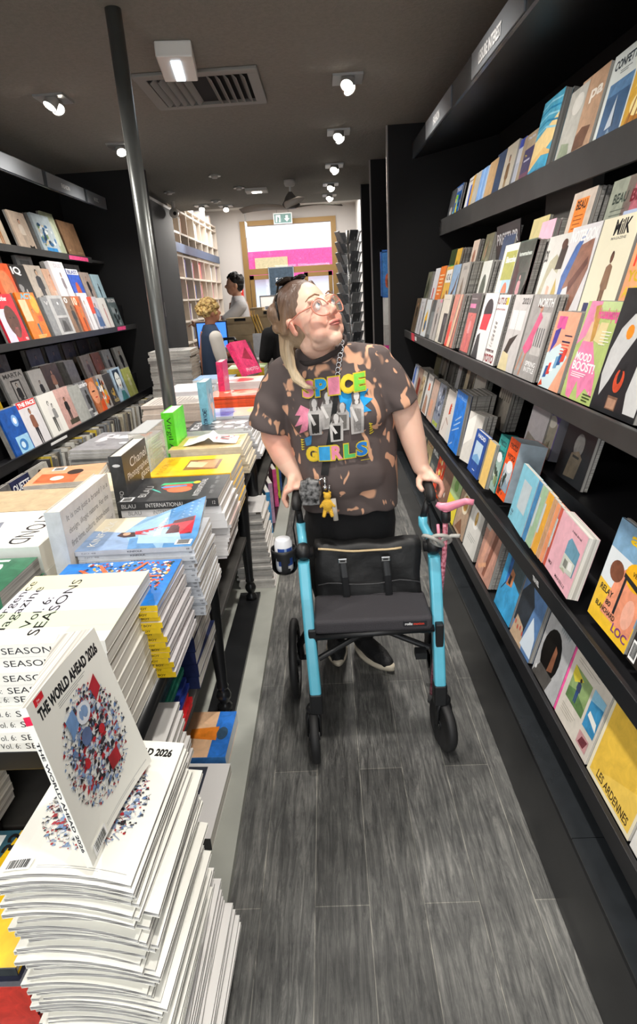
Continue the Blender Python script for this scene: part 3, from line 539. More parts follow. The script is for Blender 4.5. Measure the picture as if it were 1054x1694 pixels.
R3b(2.13, .16, .30, 1, .012, 'grey-green magazine with the word BEAU', '#9aa091', [T_('BEAU', '#33413a', .76, .1, .2, .8), *bars(.2, .8, .7, 6, '#5c665c', .045, .01)])
R3b(2.02, .2, .30, 4, .012, 'crimson magazine with a blue BEAU label', '#b96a78', [('r', .12, .1, .95, .66, '#b9c8e6'), T_('BEAU', '#7a1c2c', .74, .12, .2, .9), *bars(.2, .85, .6, 7, '#6a5a80', .06, .012)])
o = tag(MB().box(.99, 2.42, 1.56, 1.03, 2.9, 1.94, '#3b3a38').build('display_board', mat('dark_card', '#4a4846', .7)), 'dark grey board standing behind the magazines of the eye-level shelf', 'board')
t = thing('name_card', 'black shop card with white PRESTI PR letters behind the magazines', 'card', (.93, 3.25, 1.56))
MB().box(0, -.2, 0, .004, .2, .30, '#121214').build('card', PRINT, t)
vs, fs = text_geo('PRESTI.PR', .02); MB().add([(-.0015, .18-.36*u, .205+.055*v) for u, v in vs], fs, '#c9c9cc').build('lettering', PRINT, t, fix=False)
G = 'books leaning on the top rack shelf'
def R4(y, *a, **k): facing('R', .955, 1.937+(y-2)*.019, y, *a, G, **k)
R4(4.98, .18, .25, 3, .012, 'dark grey book at the far end of the top shelf', '#565a5e', [('e', .6, .4, .25, .12, '#a8a8a8')])
R4(4.84, .22, .26, 2, .008, 'blue book with green and yellow leaf shapes', '#2c68b8', [T_('TWEED', '#e4e8ee', .84, .12), *blobs(5, ['#8fd43a', '#f0e040', '#1d9ad0', '#7ad0e8', '#103a80'], 26, (.02, .02, .98, .82), .16)])
R4(4.42, .2, .255, 1, .01, 'white book with blue bar and green square', '#e6e7ea', [('r', .4, .05, .7, .8, '#2f55cc'), ('r', .6, .3, .95, .5, '#2ca84a'), ('r', .1, .9, .9, .93, '#8a6a40')])
R4(4.28, .2, .25, 1, .014, 'ochre and grey book of the top shelf', '#d8a84a', [('r', .3, 0, 1, 1, '#b9b4aa')])
R4(4.12, .19, .25, 1, .014, 'sky blue book of the top shelf', '#7aa4dc', [('r', .55, 0, .7, 1, '#9fc0ea')])
R4(3.98, .19, .25, 1, .014, 'pale blue book next to a sandy one', '#a9c2e2', [])
R4(3.86, .18, .25, 1, .02, 'sandy tan book of the top shelf', '#c9a77c', [])
R4(3.72, .18, .265, 1, .02, 'navy cloth book of the top shelf', '#3c4f70', [])
R4(3.66, .2, .275, 2, .01, 'white book with green trees on its jacket', '#dcdcd4', [*blobs(6, ['#6f8a6a', '#4a5f48'], 5, (.1, .02, .8, .35), .2)])
R4(3.545, .2, .27, 1, .02, 'cream book with a brown standing figure', '#e2dac8', [*fig(.5, 0, .8, top='#8a6a48', bot='#b4976a', w=.14)])
R4(3.46, .21, .265, 3, .012, 'royal blue edged white book', '#dfe4f2', [('r', 0, .85, 1, 1, '#3f56c8'), ('r', .1, .1, .8, .6, '#c8cfe0')])
R4(3.27, .21, .262, 2, .014, 'beige book with a plum and navy panel', '#b9a68c', [('r', .25, .05, .95, .75, '#4c466e'), ('r', .25, .05, .95, .35, '#7d4a66'), T_('The', '#e6c94c', .62, .04, .35, .5), ('r', .35, .54, .75, .57, '#c9cbe0'), T_('Kitchen', '#e9e2ea', .14, .1, .35, .9), T_('Parks', '#dfe3ee', .9, .05, .3, .8)])
R4(3.02, .235, .335, 3, .03, 'tall book painted with turquoise sea and golden sand', '#4fa0bf', [('p', [(0, .55), (1, .75), (1, .45), (0, .2)], '#e9cd92'), ('p', [(0, 0), (1, 0), (1, .3), (0, .18)], '#3f9cc2'), ('p', [(0, .3), (.6, .42), (1, .34), (1, .3), (.5, .34), (0, .22)], '#e0b878'), *[('p', [(0, .62+.07*i), (.4, .66+.07*i), (1, .58+.08*i), (1, .6+.08*i), (.45, .68+.07*i), (0, .635+.07*i)], ('#8ecbe0', '#2c7da6')[i % 2]) for i in range(5)], *[('p', [(0, .05+.05*i), (.5, .08+.05*i), (1, .03+.06*i), (1, .04+.06*i), (.5, .09+.05*i), (0, .06+.05*i)], '#1f6c98') for i in range(3)]])
R4(2.72, .17, .30, 1, .02, 'silver grey book with a hill photograph', '#b6b5ae', [('p', [(0, 0), (.9, 0), (.7, .35), (.2, .4)], '#8f9a84'), ('e', .6, .8, .3, .12, '#d4d2cb')])
R4(2.62, .23, .31, 1, .02, 'tan book lettered pa over a brown stone', '#b9977c', [('p', [(0, 0), (.95, 0), (.9, .2), (.2, .22)], '#d8c2a2'), ('p', [(.3, .22), (.75, .22), (.85, .42), (.5, .45), (.3, .38)], '#6b4a38'), T_('pa', '#eee6da', .68, .14, .5, .95)])
R4(2.39, .225, .325, 1, .01, 'white magazine headed CONFETTIS with a blue pyramid photo', '#dfe6e4', [('r', .12, .06, .88, .72, '#3c5f86'), ('r', .12, .6, .88, .72, '#5d86b0'), ('p', [(.35, .28), (.5, .58), (.62, .3)], '#c7d2dc'), ('p', [(.5, .58), (.62, .3), (.56, .28)], '#2b4460'), ('p', [(.3, .14), (.5, .28), (.7, .14), (.5, .1)], '#8ea6bc'), T_('CONFETTIS', '#23303c', .84, .09, .1, .9), *bars(.35, .7, .81, 2, '#5d6a70', .02, .007)])
R4(2.17, .25, .34, 4, .015, 'golden magazine with a sunlit gilded landscape', '#d8a83c', [('p', [(0, .1), (1, .3), (1, .6), (.3, .5)], '#b9781c'), ('p', [(.1, .5), (.6, .55), (.9, .9), (.4, .95)], '#f0cc5c'), ('e', .35, .35, .22, .1, '#f4e2a0'), *[('p', [(.1+.15*i, .1), (.15+.15*i, .1), (.3+.15*i, .5), (.27+.15*i, .5)], '#8f5c18') for i in range(4)]])
G = 'books on the front row of the knee-high rack shelf'
def R2(*a, **k): facing('R', .675, .732, *a, G, **k)
R2(5.0, .2, .27, 2, .008, 'folded blue and white paper booklet', '#cdd8f0', [('p', [(.1, .1), (.6, .2), (.5, .95), (.2, .9)], '#5a7cd0'), ('p', [(.6, .1), (.9, .1), (.8, .9)], '#f4f6fb')], pages=PAGES)
R2(4.75, .2, .27, 6, .011, 'brown magazine with a dark red photo', '#b49a8a', [('p', [(.2, .1), (.8, .2), (.7, .7), (.3, .75)], '#8a3c30')])
R2(4.60, .2, .27, 3, .008, 'cream magazine with a tall brown script panel', '#e7e1d4', [('r', .2, .1, .85, .85, '#cdb892'), *blobs(2, ['#8a5c3a', '#5f4028'], 8, (.25, .3, .8, .8), .08)])
R2(4.33, .2, .275, 3, .008, 'white magazine with a small orange burst', '#e3e1df', [('p', [(.4, .6), (.7, .62), (.65, .78), (.45, .8)], '#ee6a30'), *bars(.3, .9, .93, 3, '#8b8b90', .03, .012), ('p', [(.1, .02), (.8, .02), (.6, .45), (.3, .5)], '#b58a72')])
R2(4.08, .19, .27, 4, .01, 'peach and grey magazine behind the patterned one', '#cfb0a0', [('r', .1, .1, .6, .5, '#e0a588')])
R2(3.87, .2, .275, 3, .01, 'magazine of dark blue figures and lime letters', '#8b93a6', [*blobs(21, ['#2f3a55', '#20242e', '#5c6a86', '#c7cede'], 24, (.02, .2, .98, .98), .12), T_('BONE', '#c8d638', .03, .1, .1, .9)])
R2(3.60, .21, .275, 3, .01, 'white magazine with red handwriting and a line drawing', '#e2dcd6', [*[('p', [(.6, .5+.05*i), (.85, .56+.05*i), (.7, .6+.05*i), (.86, .62+.05*i), (.62, .57+.05*i)], '#d9481f') for i in range(4)], ('p', [(.2, .1), (.24, .1), (.45, .4), (.8, .3), (.82, .32), (.46, .43)], '#8a4a30')])
R2(3.40, .19, .29, 4, .014, 'tall plain white book left of the cobalt one', '#dddddb', [])
R2(3.27, .235, .315, 6, .022, 'cobalt blue book with slanting white words', '#2b7fe0', [T_('I N T E L L I', '#9fc6f4', .88, .05, .05, .95), *[('p', [(.15+.08*i, .28+.1*i), (.75+.02*i, .42+.1*i), (.75+.02*i, .445+.1*i), (.15+.08*i, .305+.1*i)], '#a9ccf4') for i in range(3)], *[('p', [(.1+.1*i, .02+.03*i), (.18+.1*i, .05+.03*i), (.18+.1*i, .075+.03*i), (.1+.1*i, .045+.03*i)], '#bcd8f8') for i in range(3)]], al=10)
R2(2.98, .17, .25, 3, .018, 'folded white art book beside the small blue one', '#d9d6d0', [('p', [(.0, .3), (.5, .5), (.5, 1), (0, .8)], '#f2f0ea')], skew=10, pages=PAGES)
R2(2.79, .20, .20, 1, .02, 'blue book lettered HADID with a pale drawing', '#2f55a4', [T_('HADID', '#eef2f8', .85, .09, .2, .85), ('r', .18, .3, .8, .76, '#c3dcf0'), ('p', [(.18, .3), (.8, .3), (.8, .42), (.5, .5), (.2, .4)], '#7fb4e2'), ('r', .4, .1, .6, .12, '#dfe8f4')], hard=1, pages=PAGES)
R2(2.56, .1, .20, 1, .02, 'thin yellow book before the teal box', '#eec878', [])
R2(2.49, .115, .235, 1, .07, 'teal rectangular city guide box lettered recto verso', '#2f9a96', [('t', 'recto\nverso', .1, .9, .66, .94, '#123f46', .02), ('r', .1, .0, .95, .62, '#9cb8b0'), ('e', .5, .62, .3, .09, '#e8eef0'), *blobs(31, ['#5f6e54', '#d4d8c8', '#39463a', '#8aa070'], 14, (.05, .02, .9, .5), .12), ('r', .06, .02, .24, .12, '#1d7a76')], spine='#238a88', pages=mat('teal_card', '#238a88', .5), name='boxed_guide', cat='book')
R2(2.355, .12, .245, 1, .11, 'bright orange alpine guide box lettered recto verso', '#f25c26', [('t', 'recto\nverso', .1, .9, .66, .94, '#5a2a1c', .02), ('r', .1, .14, .95, .56, '#c2ccd4'), ('e', .6, .55, .3, .1, '#f0f2f4'), *blobs(32, ['#39463f', '#4f5f58', '#7c4a34', '#222a26'], 16, (.05, .0, .6, .5), .09), ('p', [(.4, .15), (.6, .35), (.75, .25), (.95, .4), (.95, .14)], '#8fa6b8'), ('r', .1, .04, .3, .14, '#8f2410')], spine='#f25c26', pages=mat('pale_sky_card', '#b4c4cf', .5, noise_amt=.2, nscale=14), name='boxed_guide', cat='book')
series = [(2.125, '#8cd0e6', 'light blue'), (2.085, '#4a8cc0', 'mid blue'), (2.03, '#a8c8a4', 'sage green'), (1.975, '#f0b040', 'amber'), (1.945, '#cfa078', 'tan'), (1.915, '#f4a070', 'orange'), (1.865, '#d9604c', 'brick red'), (1.765, '#f08468', 'coral')]
for i, (yy, c_, nm) in enumerate(series):
    R2(yy, .205, .185+.004*(8-i), 1, .014, nm+' volume of the rainbow travel series', c_, [*bars(.06, .2, .12, 2, '#3a2a30', .03, .01), ('t', ('SI', 'AL', 'VI', 'LI', 'CA', 'CC', 'CORSE', 'SICILE')[i], .06, .2+.02*i, .14, .19, '#3a2028', .02), ('r', .3, .3, .8, .8, '#c9d6dc')], cat='book', name='book', pages=PAGES, skew=-4)
R2(1.672, .215, .188, 1, .032, 'pink travel book lettered MARSEILLE with a coast photo', '#f0b8c4', [('t', 'MARSEILLE', .42, .82, .05, .1, '#3a2028', .02), ('t', 'a week abroad', .5, .85, .86, .9, '#3a2028', .02), ('p', [(.48, .24), (.93, .3), (.93, .7), (.56, .78), (.48, .7)], '#6d9db4'), ('p', [(.48, .24), (.9, .3), (.9, .5), (.48, .5)], '#d4d8cc'), ('r', .55, .32, .68, .44, '#8a8c84'), ('p', [(.72, .34), (.86, .36), (.82, .48), (.7, .46)], '#f2f2f0'), ('p', [(.48, .24), (.7, .24), (.6, .3)], '#b9bca4'), ('t', 'NICE', .06, .2, .12, .17, '#3a2028', .02)], cat='book', name='book', pages=PAGES, spine='#e8c4c4', skew=-4)
R2(1.41, .205, .275, 2, .008, 'magazine with a yellow helmeted climber against blue sky', '#7fa8c8', [('p', [(0, .35), (1, .45), (1, .7), (0, .72)], '#dfe6ea'), ('p', [(0, 0), (1, 0), (1, .25), (.6, .35), (0, .4)], '#f2c434'), ('p', [(.25, .12), (.98, .12), (.98, .62), (.6, .72), (.35, .55)], '#ee9a78'), ('e', .72, .62, .25, .12, '#f0b41c'), ('p', [(.47, .6), (.98, .55), (.98, .5), (.47, .56)], '#2a2a2a'), ('r', .5, .2, .55, .58, '#26262a'), ('e', .3, .55, .16, .1, '#7c4a34'), ('e', .8, .3, .12, .14, '#f4b49c'), ('t', 'VEGA', .62, .85, .62, .66, '#3a2a10', .02), T_('alp', '#f2c81c', .82, .14, .35, .95), ('t', 'RELAY', .08, .4, .3, .36, '#2a2a20', .02), ('t', 'BLANCHARD', .1, .6, .14, .19, '#2a2a20', .02), ('t', 'LOC', .6, .95, .06, .14, '#7a3a80', .02), ('t', '80', .3, .42, .22, .27, '#2a2a20', .02)])
R2(1.19, .21, .27, 3, .01, 'dark smoky magazine with a white barcode corner', '#2c2624', [*blobs(8, ['#4a342a', '#6b4636', '#1a1614'], 8, (.2, .3, .95, .9), .2), *barcode(.02, .02, .16, .2)])
G = 'magazines on the back row of the knee-high rack shelf'
def R2b(*a, **k): facing('R', .87, .873, *a, G, **k)
R2b(5.0, .22, .26, 3, .01, 'shadowed khaki magazine far along the back row', '#77735c', [])
R2b(4.72, .2, .25, 1, .01, 'white framed grey photo print', '#8f8c86', [('r', .1, .08, .9, .9, '#55504a'), ('e', .5, .5, .25, .25, '#8a847a')])
R2b(4.40, .12, .24, 6, .02, 'row of dark grey paperbacks', '#4b4947', [])
R2b(4.15, .1, .24, 1, .01, 'slim white booklet between dark books', '#b9bbbf', [])
R2b(3.90, .22, .28, 1, .012, 'khaki art book with a black photograph', '#bdb398', [('r', .4, .05, .95, .72, '#25221f'), ('r', .6, .1, .7, .45, '#7d776c')])
R2b(3.66, .24, .28, 3, .012, 'pale grey art book with a blurred bird', '#b5b4ad', [('p', [(.2, .05), (.7, .1), (.5, .4), (.3, .35)], '#5b5a54')])
R2b(3.12, .2, .26, 4, .015, 'grey book printed with raised hands', '#a59e94', [*[('p', [(.15+.17*i, .55), (.22+.17*i, .55), (.25+.17*i, .95), (.2+.17*i, .97)], '#5c554e') for i in range(5)], ('p', [(.2, 0), (.8, 0), (.6, .25), (.35, .2)], '#3a3430')])
R2b(2.62, .21, .27, 1, .012, 'white booklet behind the purple box', '#cfcbd0', [('p', [(0, 0), (.9, 0), (.9, .2), (.1, .3)], '#9a938a')])
R2b(2.45, .13, .25, 1, .09, 'purple guide box lettered recto verso', '#6a58a0', [('t', 'recto\nverso', .15, .9, .7, .95, '#3d2f66', .02), ('r', .1, .0, .95, .6, '#a5a090'), ('e', .5, .6, .32, .1, '#d9d6cc'), *blobs(41, ['#6f6a55', '#8d8670'], 8, (.1, .0, .9, .4), .12)], pages=mat('grey_card', '#8d8b93', .6), name='boxed_guide', cat='book')
R2b(2.22, .25, .29, 2, .012, 'black magazine headed YOLO with an egg-like stone', '#1d1d1f', [T_('YOLO', '#d6d6d6', .74, .12, .3, .75), ('e', .55, .48, .16, .15, '#8f8f8d'), ('p', [(.32, .05), (.7, .08), (.75, .35), (.6, .42), (.38, .36)], '#8a7c66'), ('r', .44, .32, .66, .35, '#3a342c')], pages=PAGES)
G = 'magazines on the lowest rack shelf'
def R1(*a, **k): facing('R', .63, .382, *a, G, **k)
R1(4.25, .2, .24, 2, .012, 'small cream magazine just past the person\'s sleeve', '#bcb49a', [])
R1(4.0, .21, .25, 2, .01, 'yellowish magazine with orange rings', '#c9b684', [('t', 'CCC', .1, .9, .78, .9, '#b0502c', .03), ('p', [(.2, .1), (.8, .1), (.7, .5), (.4, .6)], '#4a3c30')])
R1(3.78, .2, .25, 2, .01, 'dark magazine lettered RIL', '#4b5456', [('t', 'RIL', .1, .95, .75, .95, '#dfe4e4', .03), ('r', .2, .1, .7, .5, '#8a8a80')])
R1(3.56, .21, .26, 2, .012, 'red and yellow comic-like magazine', '#f0562a', [*blobs(51, ['#f8d04a', '#e83a1c', '#fbe9b0', '#d92a2a', '#4a6a8a'], 26, (.02, .02, .98, .98), .13)])
R1(3.36, .22, .26, 3, .012, 'brown ribbed magazine beside the cane', '#a8806c', [*[('r', .05+.12*i, .02, .1+.12*i, .98, '#6d4a3c') for i in range(8)], T_('ON', '#f0e8e0', .2, .12, .1, .6)])
R1(3.14, .215, .27, 2, .012, 'pale green and yellow magazine behind the cane handle', '#b4cf94', [('r', 0, 0, 1, .45, '#f0dc3c'), ('e', .5, .7, .2, .12, '#7fae5c'), ('p', [(0, 0), (.5, 0), (.4, .3)], '#a2d05a')])
R1(2.92, .215, .285, 2, .01, 'brown food magazine with a round plate', '#b59a82', [('e', .55, .6, .28, .2, '#efe2c8'), ('e', .55, .6, .2, .14, '#c79a54'), ('p', [(.1, .05), (.8, .05), (.5, .3)], '#8a5f44')])
R1(2.679, .21, .285, 3, .012, 'white magazine with one small golden dish', '#dddcd7', [('e', .5, .62, .26, .19, '#f4f3f0'), ('e', .5, .61, .1, .12, '#c79c4a'), ('e', .5, .63, .05, .06, '#e8cf86'), *bars(.2, .8, .3, 3, '#9a9a98', .04, .01), ('t', 'fleur', .1, .4, .9, .94, '#77767a', .02)])
R1(2.42, .22, .285, 6, .012, 'pinkish magazine of clasped legs and bare feet', '#c99786', [('p', [(.1, .1), (.3, .05), (.5, .9), (.3, .95)], '#e0a890'), ('p', [(.45, .05), (.6, .05), (.85, .9), (.65, .92)], '#8f5a48'), ('p', [(.6, .05), (.8, .1), (.98, .7), (.9, .9)], '#d8a08c'), *[('e', .2+.1*i, .1+.04*i, .06, .04, '#f0b48c') for i in range(4)], ('r', .0, .7, .3, 1, '#c4bcb6')])
R1(2.10, .2, .275, 5, .014, 'sky blue magazine with a hand holding a small phone', '#3fa8e0', [('p', [(.3, .6), (1, .5), (1, 1), (.3, 1)], '#41535a'), ('p', [(.2, .9), (.35, .95), (.4, .5), (.25, .4)], '#2a70c0'), ('p', [(.3, .4), (.6, .45), (.6, .65), (.42, .68)], '#c98258'), ('r', .38, .45, .5, .58, '#1c1c22'), ('t', 'HIER ICI', .45, .9, .8, .9, '#a89a4a', .02), ('p', [(.12, .28), (.14, .28), (.3, .42), (.28, .44)], '#173a5c')])
R1(1.879, .205, .28, 4, .016, 'blue-grey magazine titled les others with a dark mountain', '#5d83b4', [('p', [(.0, .2), (.5, .2), (.62, .6), (.3, .85), (.0, .6)], '#2c333c'), ('p', [(.0, 0), (.6, 0), (.45, .25), (.1, .3)], '#c4a98c'), ('p', [(.5, .05), (1, .05), (.95, .3), (.7, .5)], '#dbe8f4'), *[('e', .12+.12*i, .2-.03*(i % 2), .03, .035, '#c05a50') for i in range(4)], ('t', 'les others', .3, .95, .8, .9, '#1c2c4c', .02)])
R1(1.645, .19, .275, 2, .012, 'grey magazine with a dark haired head in profile', '#b6b7b9', [('e', .42, .4, .34, .3, '#14110f'), ('p', [(.45, .2), (.62, .25), (.6, .5), (.5, .55)], '#8a5a42'), ('p', [(0, 0), (.6, 0), (.7, .2), (.2, .2)], '#55524f'), *[('p', [(.5+.06*i, .72), (.55+.06*i, .8), (.52+.06*i, .88), (.48+.06*i, .8)], '#8f979c') for i in range(6)], ('e', .1, .1, .03, .03, '#e8e8e8')])
R1(1.50, .10, .28, 1, .010, 'magazine striped yellow, purple and pink', '#f0e04a', [('r', .2, 0, .45, 1, '#4a2a8a'), ('r', .45, 0, 1, 1, '#ef5aa0')])
R1(1.475, .1, .27, 1, .01, 'pale lilac magazine beside the striped one', '#c9c8dc', [])
R1(1.44, .215, .27, 1, .012, 'beige magazine titled France with three travel photos', '#d4cdc2', [('t', 'France', .12, .78, .8, .93, '#24242a', .02), *bars(.12, .7, .76, 2, '#8a857c', .03, .006), ('r', .1, .28, .6, .66, '#8aa26a'), ('p', [(.1, .28), (.6, .28), (.6, .38), (.3, .45), (.1, .4)], '#5d7d4a'), ('p', [(.1, .66), (.4, .6), (.2, .5), (.1, .55)], '#d8c840'), *fig(.33, .32, .28, '#4a3428', '#1a1412', '#39405c', '#2c3f78', .05), ('r', .66, .26, .96, .68, '#3f8fc0'), ('p', [(.7, .4), (.95, .34), (.92, .42), (.72, .46)], '#e8e8e4'), ('p', [(.66, .55), (.96, .6), (.96, .68), (.66, .68)], '#8fc4e0'), ('r', .66, .06, .92, .2, '#c9989a'), ('p', [(.7, .08), (.85, .08), (.9, .18), (.75, .17)], '#7a3c44'), *bars(.1, .5, .2, 4, '#a8a296', .03, .005)], pages=PAGES)
R1(1.215, .22, .285, 3, .012, 'yellow magazine headed PAYS with a faded photo field', '#e9e0c4', [('r', .05, .04, .96, .86, '#e8bf4a'), ('p', [(.05, .04), (.96, .04), (.96, .4), (.4, .2)], '#f0ca5c'), ('t', 'PAYS', .08, .5, .88, .98, '#2a2418', .02), ('t', 'LES ARDENNES', .2, .9, .06, .14, '#4a3a20', .02), *bars(.08, .4, .84, 3, '#7a6a40', .02, .005)], pages=PAGES)
R1(.985, .22, .28, 2, .012, 'white magazine with black ink sketches', '#e2e0dc', [*blobs(61, ['#2a2a2a', '#4c4c4c', '#8a8a8a'], 16, (.05, .3, .95, .9), .05)], pages=PAGES)
# ---------------------------------------------------------------- left rack
G = 'magazines on the front row of the upper fashion shelf'
def L3(*a, **k): facing('L', -1.87, 1.402, *a, G, **k)
L3(3.20, .24, .29, 3, .012, 'pale magazine at the picture edge beside the red cover', '#d9d9d9', [('e', .6, .3, .3, .3, '#7d7d80'), ('t', 'VOGUE', .4, .9, .03, .1, '#f2f2f2', .02)])
L3(3.60, .24, .29, 2, .014, 'red magazine with a dark face close up', '#d8283a', [('r', 0, .0, .4, .7, '#d9d4e6'), ('e', .55, .45, .3, .32, '#5b3a30'), ('e', .55, .2, .15, .1, '#7a4c42'), ('r', .45, .5, .52, .53, '#1a1010'), ('r', .62, .5, .7, .53, '#1a1010'), ('r', .52, .28, .66, .32, '#9a4a4c'), ('t', 'AnOther', .15, .7, .86, .96, '#ffffff', .02), ('t', '93', .82, .95, .04, .1, '#ffffff', .02)])
L3(3.90, .25, .30, 2, .014, 'orange magazine headed ACT with a slim figure', '#e07a1e', [('r', .02, .4, .4, .85, '#e8c8a0'), ('e', .8, .75, .18, .2, '#f8b040'), *fig(.55, .05, .6, '#c98a60', '#5a3420', '#d9813a', '#3a6478', .07), ('t', 'ACT', .2, .8, .86, .98, '#66b8d8', .04), ('r', .7, .38, .95, .5, '#e0522c'), *bars(.3, .8, .1, 3, '#ffd07a', .03, .016)])
L3(4.22, .2, .27, 3, .012, 'grey spined magazine next to the orange ACT', '#8d9093', [('t', 'V', .2, .5, .8, .9, '#dddddd', .02)])
L3(4.32, .25, .28, 2, .016, 'silver magazine with two black and white photos', '#c2c3c4', [('r', .2, .5, .85, .92, '#8f9194'), ('e', .55, .8, .05, .04, '#f6f6f6'), ('r', .2, .08, .85, .44, '#77787a'), ('p', [(.3, .1), (.7, .1), (.6, .35), (.4, .38)], '#3b3b3d')])
L3(4.55, .21, .275, 1, .012, 'brown 10 magazine with a black silhouette', '#8b6a52', [('t', '10', .05, .5, .82, .97, '#f0f0f0', .03), *fig(.6, 0, .75, '#3a2a24', '#1a1412', '#25262a', '#2b2c30', .14)])
L3(4.73, .2, .275, 1, .012, 'orange 10 magazine with a bronze model', '#e0641e', [('t', '10', .05, .45, .75, .97, '#ffe9d0', .03), *fig(.55, .02, .8, '#a8643c', '#3a1c10', '#c4743c', '#8a3f1c', .12)])
L3(4.88, .2, .30, 2, .012, 'tall white magazine with a pale woman', '#e6e6ea', [*fig(.45, .05, .75, '#d9a890', '#6a4a3a', '#d0d0d8', '#b9b4ba', .09), ('r', .3, .88, .9, .96, '#f6f6f8')])
L3(5.05, .21, .27, 1, .012, 'red and blue denim magazine', '#c9c4cc', [('p', [(0, .5), (.4, .5), (.5, 1), (0, 1)], '#e2503c'), ('p', [(.3, .1), (.9, .1), (.8, .6), (.4, .7)], '#4a6a9a'), *fig(.6, .0, .8, '#b98870', '#33221c', '#7c94b8', '#4f6d9c', .12)])
L3(5.25, .2, .26, 2, .012, 'white magazine with a small standing model', '#dedcd8', [*fig(.55, .05, .75, '#a87860', '#2a1c18', '#c49a9a', '#b08080', .08)])
L3(5.50, .21, .26, 2, .012, 'black and white magazine headed NYLON at the row end', '#5d6a6c', [('t', 'NYLON', .05, .95, .84, .96, '#e6e6e6', .02), *blobs(71, ['#c9cfd0', '#2a3032', '#8f999b'], 12, (.1, .05, .9, .8), .15)])
G = 'magazines on the second row of the upper fashion shelf'
def L3m(*a, **k): facing('L', -1.945, 1.597, *a, G, **k)
L3m(3.50, .26, .29, 2, .012, 'orange lit portrait magazine', '#e88a3c', [('e', .55, .45, .3, .4, '#e29a6a'), ('r', .35, .5, .75, .56, '#4a2418'), ('p', [(0, 0), (.5, 0), (.3, .3)], '#33485c')])
L3m(3.80, .26, .28, 2, .012, 'red orange portrait magazine', '#d9552c', [('e', .5, .5, .28, .35, '#c97a50')])
L3m(4.03, .24, .28, 1, .012, 'black magazine headed IQ', '#232323', [('t', 'IQ', .1, .6, .75, .95, '#efefef', .03), *blobs(73, ['#8a8a8a', '#c9c9c9'], 6, (.1, .1, .7, .6), .12)])
L3m(4.25, .24, .285, 3, .014, 'beige magazine with a black cloaked back', '#b9aea2', [*fig(.6, 0, .9, '#caa88a', '#2a201c', '#2b2b33', '#23232a', .17)])
L3m(4.50, .2, .27, 1, .012, 'tan magazine with a bare-shouldered model', '#cfa68c', [*fig(.5, .05, .8, '#dca888', '#7a4a30', '#d9a080', '#e0c8b8', .12), ('tv', 'BEAUTY', .6, .8, .1, .6, '#f6f2ee', .02)])
L3m(4.62, .25, .32, 2, .03, 'tall white magazine rising above the middle row', '#f1eff2', [*fig(.55, .05, .7, '#b98a74', '#3a2a24', '#8a8088', '#b9b4bc', .09), ('t', 'DUST', .3, .9, .86, .95, '#cfcdd4', .02)])
L3m(4.93, .23, .285, 1, .014, 'bright blue night-sky magazine', '#3f63c8', [('r', 0, .85, 1, 1, '#e6e9f2'), ('e', .5, .35, .2, .3, '#c9603c'), ('p', [(.3, 0), (.8, 0), (.6, .3)], '#5a3aa0'), ('t', 'BLAST', .1, .9, .87, .97, '#2f3f88', .02)])
L3m(5.18, .21, .27, 2, .012, 'taupe magazine with a model in black', '#a3948c', [*fig(.55, .02, .85, '#c49a84', '#3a2a24', '#2a2a30', '#3b3a40', .12)])
L3m(5.42, .2, .26, 2, .012, 'pale blue magazine with a tiny dark diver', '#a8c4d0', [*fig(.5, .2, .5, '#5a4a44', '#2a2420', '#3a4a54', '#33424c', .08)])
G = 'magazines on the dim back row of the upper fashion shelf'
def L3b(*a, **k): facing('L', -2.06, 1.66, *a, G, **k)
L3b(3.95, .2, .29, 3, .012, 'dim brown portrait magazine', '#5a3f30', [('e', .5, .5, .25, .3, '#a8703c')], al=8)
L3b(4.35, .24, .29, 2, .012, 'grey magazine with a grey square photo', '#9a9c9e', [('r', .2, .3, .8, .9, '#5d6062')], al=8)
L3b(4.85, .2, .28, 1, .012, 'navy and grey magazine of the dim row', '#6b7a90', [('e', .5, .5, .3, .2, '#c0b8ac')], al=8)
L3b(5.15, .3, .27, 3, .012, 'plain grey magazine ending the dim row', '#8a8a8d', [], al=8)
G = 'books on the high fashion shelf'
def L4(*a, **k): facing('L', -2.05, 1.985, *a, G, **k)
L4(4.02, .22, .27, 2, .012, 'book with a bronze draped figure', '#b0a492', [*fig(.6, .0, .85, '#8a5f3c', '#3a2a20', '#a8703c', '#8a5a30', .14)])
L4(4.38, .24, .25, 2, .012, 'beige book with a dark haired woman', '#cbb8a6', [*fig(.5, .0, .8, '#d0a084', '#2c1f1a', '#e0d4c6', '#b9a898', .14), ('t', 'M', .6, .9, .02, .12, '#1c1c1c', .02)])
L4(4.72, .30, .27, 4, .02, 'white book with a blue crowd scene', '#b9c6cc', [*blobs(81, ['#e8eef0', '#4f7fae', '#d9c8a8', '#7a9a6a', '#2c4a6a', '#c2a07a'], 40, (.05, .1, .95, .8), .1), ('r', .2, .02, .8, .12, '#3f8fd0')])
L4(4.93, .22, .31, 2, .012, 'tall pale green book behind the crowd scene', '#a9b094', [('e', .6, .5, .2, .3, '#c9cfb8')])
L4(5.17, .34, .27, 1, .02, 'brown book at the shelf end above the pink tag', '#7d6048', [('e', .15, .15, .03, .03, '#cdb89a'), ('r', .6, .1, .9, .13, '#9a8068')])
G = 'magazines on the front row of the middle fashion shelf'
def L2(*a, **k): facing('L', -1.81, .792, *a, G, **k)
L2(2.82, .24, .28, 2, .012, 'dark magazine with a red polka dot shape', '#4a3c30', [('p', [(.3, .4), (.9, .5), (.85, .8), (.4, .75)], '#d83a44'), *[('e', .45+.12*(i % 4), .5+.08*(i//4), .02, .016, '#f2e4e0') for i in range(8)], ('e', .5, .25, .16, .12, '#e4ded6')])
